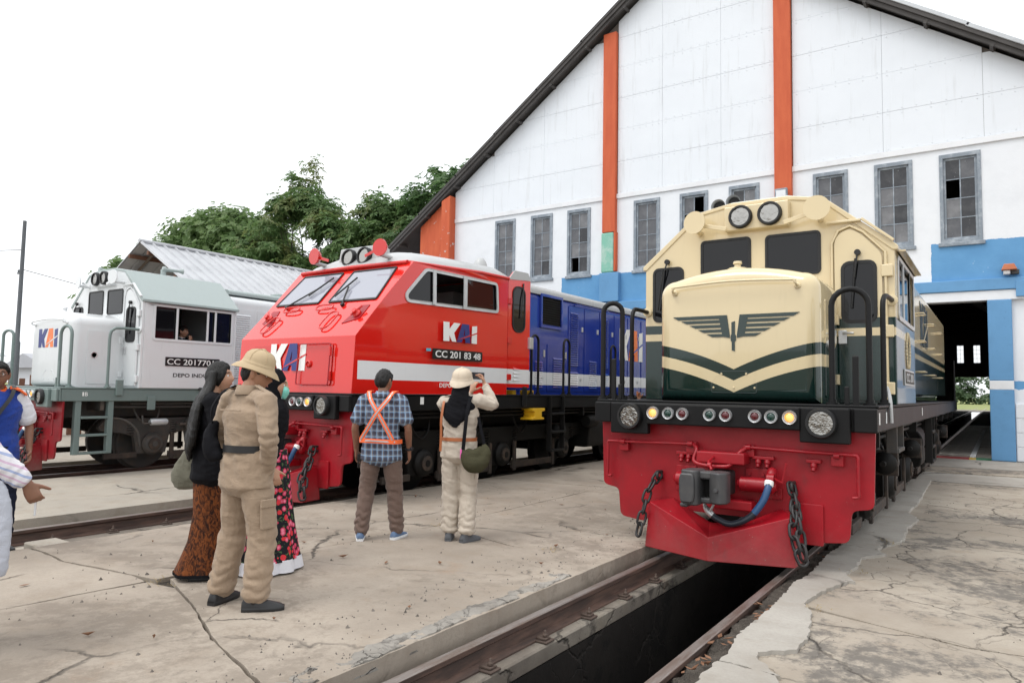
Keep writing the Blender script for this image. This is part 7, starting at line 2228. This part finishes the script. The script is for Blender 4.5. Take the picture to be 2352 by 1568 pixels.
# --- man in khaki uniform and tan helmet, nearest
p = Person("man in khaki uniform, black belt and tan pith helmet, looking right, hand in pocket", (-4.20, 2.98, ZP), 92, .985,
           dict(lk=(-.13, .02, .49), la=(-.16, -.06, .085), rk=(.15, .03, .49), ra=(.17, -.03, .085), re=(.29, -.06, 1.13), rw=(.165, .05, .87), le=(-.29, -.02, 1.13), lw=(-.16, .16, .98), head=(.012, .035, 1.56)), "skin", (-46, -14), build=1.07)
p.body(dict(r=dict(d=(-.3, .25, -.8), curl=.3), l=dict(d=(.7, .5, -.2), palm=(0, -.3, -1), curl=.3)))
hair_cap(p.H, "hair", p.root, short_hair, .010, .005); face(p.H, p.root)
p.shirt("khaki", .80, "long", fat=1.10, belt=1.0, cuff=-.04, fold=.008, flare=1.04, depth=1.08); p.trousers("khaki", (.112, .098, .086), .085, .008); p.collar("khaki", .068, .045); p.shoes("leather_black", "leather_black", 1.15, (14, -44), .02)
p.belt("leather_black", 1.055, .182, .137, .024)
pith_helmet(p, "helmet_tan", -4, 1.0)
MB().box(0, .016, -.055, .055, -.095, .075).build("cargo_pocket", "khaki", p.root, smooth=0, bevel=.008).matrix_local = Matrix.Translation((.232, -.005, .63)) @ Matrix.Rotation(R(-4), 4, 'Y')
MB().box(.01, .024, -.06, .06, .045, .10).build("pocket_flap", "khaki", p.root, smooth=0, bevel=.006).matrix_local = Matrix.Translation((.234, -.005, .63)) @ Matrix.Rotation(R(-4), 4, 'Y')
MB().box(-.11, .11, -.004, .004, -.005, .005).build("yoke_seam", "khaki", p.root, smooth=0, bevel=.003).location = (0, -.152, 1.315)
for sx in (-1, 1):
    MB().obox((sx * .150, -.02, 1.462), (0, 1, 0), (1, 0, -.4 * sx), (.4 * sx, 0, 1), .02, .055, .005).build("epaulette", "khaki", p.root, smooth=0, bevel=.004)
bag = held("waist_bag", "small black sling bag under the khaki man's left arm", "bag", p)
m = MB(); sweep(m, [(-.235, -.10, 1.22), (-.235, -.125, 1.12), (-.20, -.13, 1.03), (-.13, -.13, .99)], [(.03, .03), (.06, .05), (.075, .055), (.03, .03)], (0, 0, 1), 16); remesh(m, "bag_body", "black_cloth", bag, .009, 3, .006)
strap("bag_strap", "black_cloth", bag, [(-.235, -.12, 1.20), (-.19, -.155, 1.33), (-.125, -.11, 1.445), (-.11, 0, 1.485)], .015, .003, lambda q: (-.3, -1, .3))

# --- woman with long black hair
p = Person("woman with long black hair in black top and brown batik skirt, turned right", (-5.01, 3.24, ZP), 55, .965,
           dict(head=(.0, .03, 1.575), re=(.24, .05, 1.13), rw=(.17, .25, 1.05), le=(-.24, -.02, 1.12), lw=(-.20, .13, .93), lk=(-.07, .10, .49), la=(-.08, .06, .085), rk=(.07, .02, .49), ra=(.08, -.05, .085)), "skin_light", (-12, 4))
p.body(dict(l=dict(curl=.6)))
face(p.H, p.root)
p.shirt("black_cloth", .78, "long", fat=1.10, fold=.009, flare=1.14)
m = MB()
rings = []
for z, rx, ry, yc in ((1.04, .145, .105, 0), (.90, .165, .130, .0), (.70, .165, .135, .01), (.50, .150, .135, .02), (.30, .150, .15, .0), (.14, .165, .185, -.02), (.045, .175, .205, -.035)):
    rings.append([(rx * math.cos(t) * (1 + .05 * math.sin(7 * t + z * 4) * (1 - z)), yc + ry * math.sin(t) * (1 + .06 * math.sin(6 * t + z * 6) * (1 - z)), z) for t in np.linspace(0, 2 * math.pi, 40, endpoint=False)])
m.loft(rings); sk = m.build("skirt", "batik", p.root, smooth=60)
m = MB(); m.loft([[(Vector(q) * 1.01 + Vector((0, 0, dz))) for q in rings[-1]] for dz in (-.012, .012)], caps=False); m.build("hem", "black_cloth", sk, smooth=60)
p.shoes("leather_black", "leather_black", .8)
def long_line(th):
    a = abs(((th + math.pi) % (2 * math.pi)) - math.pi)
    return .50 if a < .6 else (.50 - (a - .6) / .5 * .75 if a < 1.1 else -.25 - min(.45, (a - 1.1)))
hair_cap(p.H, "hair", p.root, long_line, .016, .006)
m = MB()
for i in range(13):
    x = -.105 + .21 * i / 12; yb = -.070 + .06 * (abs(x) / .105) ** 2
    kz = .03 * math.sin(i * 2.3)
    sweep(m, [p.H @ Vector((x * .80, yb, .04)), p.H @ Vector((x * 1.05, yb - .025, -.08)), p.J["chest"] + Vector((x * 1.5, -.135 + abs(x) * .35, .09)), p.J["chest"] + Vector((x * 1.75, -.165 + abs(x) * .35, -.10)), p.J["waist"] + Vector((x * 1.75, -.185 + abs(x) * .4, -.02 + kz)), p.J["pel"] + Vector((x * 1.5, -.18 + abs(x) * .35, .02 + 2 * kz))], [(.030, .026), (.034, .028), (.040, .030), (.040, .030), (.032, .024), (.008, .006)], n=10)
remesh(m, "long_hair", "hair", p.root, .008, 2, .005, (30, 30, 3))
bag = held("tote_bag", "grey-green cloth tote on the long-haired woman's shoulder", "bag", p)
m = MB(); sweep(m, [(-.27, -.10, 1.02), (-.30, -.13, .90), (-.31, -.15, .76), (-.30, -.15, .68)], [(.05, .03), (.13, .05), (.17, .065), (.15, .05)], (.25, 1, 0), 20); remesh(m, "bag_body", "sage_cloth", bag, .009, 3, .010, seed=8)
strap("bag_strap", "sage_cloth", bag, [(-.26, -.05, 1.02), (-.22, -.03, 1.25), (-.18, .0, 1.47), (-.22, -.08, 1.27), (-.28, -.16, 1.02)], .012, .003, (-1, .1, .2))

# --- woman in hijab and floral skirt behind the khaki man
p = Person("woman in black hijab and pink floral skirt, mostly hidden behind the khaki man", (-4.89, 3.68, ZP), 48, .93, dict(head=(0, .03, 1.575)), "skin_light", (-6, -4))
p.body(ears=False)
p.shirt("black_cloth", .78, "long", fat=1.08, fold=.006)
m = MB(); sweep(m, [p.H @ Vector((0, -.01, .115)), p.H @ Vector((0, -.018, .06)), p.H @ Vector((0, -.028, -.03)), p.J["neck"] + Vector((0, -.01, .01)), p.J["chest"] + Vector((0, 0, .08)), p.J["chest"] + Vector((0, -.01, -.08))], [(.06, .07), (.094, .100), (.098, .092), (.10, .10), (.19, .14), (.17, .15)], n=22)
remesh(m, "hijab", "black_cloth", p.root, .009, 3, .006, seed=4)
m = MB(); sweep(m, [p.H @ Vector((0, .075, -.01)), p.H @ Vector((0, .088, -.045)), p.H @ Vector((0, .075, -.105))], [(.045, .02), (.058, .03), (.04, .02)], p.H.to_3x3() @ Vector((1, 0, 0)), 14); m.build("face_mask", "mint_cloth", p.root, smooth=60)
face(p.H, p.root)
rings = []
for z, r in ((1.02, .16), (.85, .19), (.6, .22), (.35, .26), (.16, .30), (.10, .315)):
    rings.append([(r * math.cos(t) * (1 + .05 * math.sin(9 * t) * (1 - z)), r * .9 * math.sin(t) * (1 + .05 * math.sin(9 * t + 1) * (1 - z)), z) for t in np.linspace(0, 2 * math.pi, 54, endpoint=False)])
sk = MB().loft(rings).build("skirt", "floral", p.root, smooth=60)
rings = [[(r * math.cos(t) * (1 + .06 * math.sin(9 * t) + .02 * math.sin(23 * t)), r * .9 * math.sin(t) * (1 + .06 * math.sin(9 * t + 1) + .02 * math.sin(21 * t)), z) for t in np.linspace(0, 2 * math.pi, 90, endpoint=False)] for z, r in ((.115, .312), (.06, .325), (.015, .335))]
MB().loft(rings, caps=False).build("ruffle_hem", "white_cloth", sk, smooth=60)
p.shoes("leather_black", "leather_black", .8)

# --- officer in blue, white and orange shirt at the left edge
p = Person("man in blue and white shirt with orange collar and glasses, shoulder bag, at left edge", (-7.36, 2.63, 0.04), -5, .985, dict(head=(0, .02, 1.575), re=(.25, -.02, 1.12), rw=(.26, .08, .88), le=(-.27, -.02, 1.12), lw=(-.25, .10, .89)), "skin_dark", (-18, 2), build=1.05)
p.body(dict(l=dict(curl=.45), r=dict(curl=.4)))
hair_cap(p.H, "hair", p.root, short_hair, .016, .008); face(p.H, p.root, True)
p.shirt("blue_cloth", .82, None, fat=1.07)
p.trousers("navy_cloth", (.105, .088, .076)); p.shoes("leather_black", "leather_black", 1.0, (10, -10)); p.collar("orange_cloth", .070, .045, 1.5)
for a in "lr":
    m = MB(); S_, e = p.J[a + "s"], p.J[a + "s"].lerp(p.J[a + "e"], .85)
    sweep(m, [S_.lerp(p.J["neck"], .12), S_.lerp(e, .5), e], [.076, .078, .080], n=14); sl = remesh(m, "sleeve", "white_cloth", p.root, .009, 3, .006, seed=6)
    sx = -1 if a == "l" else 1
    strap("shoulder_panel", "orange_cloth", p.root, [(sx * .085, .045, 1.468), (sx * .15, .055, 1.452), (sx * .215, .05, 1.405)], .034, .006, (sx * .35, .35, 1))
m = MB()
for t in np.linspace(0, 6.283, 12, endpoint=False): pass
MB().lathe([(.022, 0), (.022, .004), (.014, .004)], (.085, .146, 1.30), (.2, 1, 0), 16).build("shirt_badge", "white_cloth", p.root, smooth=40)
MB().box(.05, .125, .146, .150, 1.262, 1.268).build("shirt_lettering", "white_cloth", p.root, smooth=0)
bag = held("shoulder_bag", "black leather shoulder bag worn by the man with glasses", "bag", p)
MB().box(.08, .30, .13, .22, .92, 1.10).build("bag_body", "leather_black", bag, smooth=0, bevel=.03, seg=3)
strap("bag_strap", "leather_black", bag, [(.10, .19, 1.08), (.03, .165, 1.22), (-.07, .14, 1.38), (-.12, .03, 1.48), (-.10, -.08, 1.42)], .016, .003, lambda q: (0, 1, .3))

P7X, P7Y = -4.73, 1.505
# --- person at the very edge: only a striped sleeve, a hand and a tote show
p = Person("person in pale striped knit sweater reaching into view, holding something white", (P7X, P7Y, ZP), 55, .95, None, "skin_dark", (0, 0))
p.J["rs"] = Vector((.17, .04, 1.38)); p.J["re"] = Vector((.20, .20, 1.15)); p.J["rw"] = Vector((.17, .41, .955))
p.body(dict(r=dict(d=(-.03, .30, -.62), palm=(-.9, 0, -.2), curl=.75, len=1.05)))
hair_cap(p.H, "hair", p.root, long_line, .016, .006); face(p.H, p.root)
p.shirt("stripe_knit", .80, "long", fat=1.02, cuff=.02, sf=1.3); p.trousers("navy_cloth"); p.shoes("leather_black", "sole_white")
tb = held("tote_bag", "white cloth tote hanging at the left edge below the striped sleeve", "bag", p)
m = MB(); sweep(m, [(.22, .26, .98), (.225, .28, .82), (.23, .28, .56), (.225, .28, .46)], [(.05, .02), (.085, .03), (.09, .035), (.075, .02)], (.2, .98, 0), 18); remesh(m, "bag_body", "tote_cloth", tb, .010, 3, .008, seed=9)
strap("bag_strap", "tote_cloth", tb, [(.225, .33, .98), (.25, .25, 1.18), (.20, .07, 1.46), (.245, .19, 1.18), (.225, .21, .98)], .014, .003, (1, 0, .2))
pc = held("paper", "small folded white paper held in the striped sleeve person's hand", "paper", p)
MB().box(-.012, .012, -.004, .004, -.06, .05).build("paper_sheet", "sole_white", pc, smooth=0, bevel=.003).matrix_local = Matrix.Translation(p.J["rw"] + Vector((-.035, .04, -.13)))

# --- driver in the white cab, and a distant hand with a phone
p = Person("driver in dark suit sitting inside the white cab window, hand at chin", (-12.93, 7.62, 1.05), 20, .95, dict(re=(.24, .16, 1.10), rw=(.06, .24, 1.40), lk=(-.1, .40, .88), rk=(.1, .40, .88), la=(-.1, .42, .50), ra=(.1, .42, .50)), "skin_light", (10, 0), group=None)
p.body(dict(r=dict(d=(-.2, -.1, .6), palm=(-.3, -1, 0), curl=.9, thumb=(-.5, .3, .5))))
hair_cap(p.H, "hair", p.root, short_hair, .012, .006); face(p.H, p.root); p.shirt("suit_cloth", .84, "long", fat=1.05); p.trousers("suit_cloth"); p.collar("white_cloth", .062, .03)
p.shoes("leather_black", "leather_black")
p = Person("person in white printed shirt behind the cream locomotive, raising a phone", (-4.62, 11.0, ZP), 215, .93, dict(re=(.26, .16, 1.22), rw=(.18, .30, 1.46), lw=(-.1, .30, 1.35), le=(-.24, .14, 1.18)), "skin", (0, 0))
p.body(dict(r=dict(d=(-.2, .1, .8), palm=(-.8, .1, 0), curl=.7, thumb=(-.4, -.6, .4))))
hair_cap(p.H, "hair", p.root, short_hair, .014, .006); face(p.H, p.root); p.shirt("white_cloth", .82, "short"); p.trousers("navy_cloth"); p.shoes("leather_black", "sole_white")
ph = held("phone", "small phone held up in front of the blue hood", "phone", p)
MB().prism(rrect(-.036, .036, -.07, .07, .008), 'y', -.004, .004).build("phone_case", "leather_tan", ph, smooth=30, bevel=.002).matrix_local = Matrix.Translation((.11, .34, 1.55)) @ Matrix.Rotation(R(90), 4, 'Y')
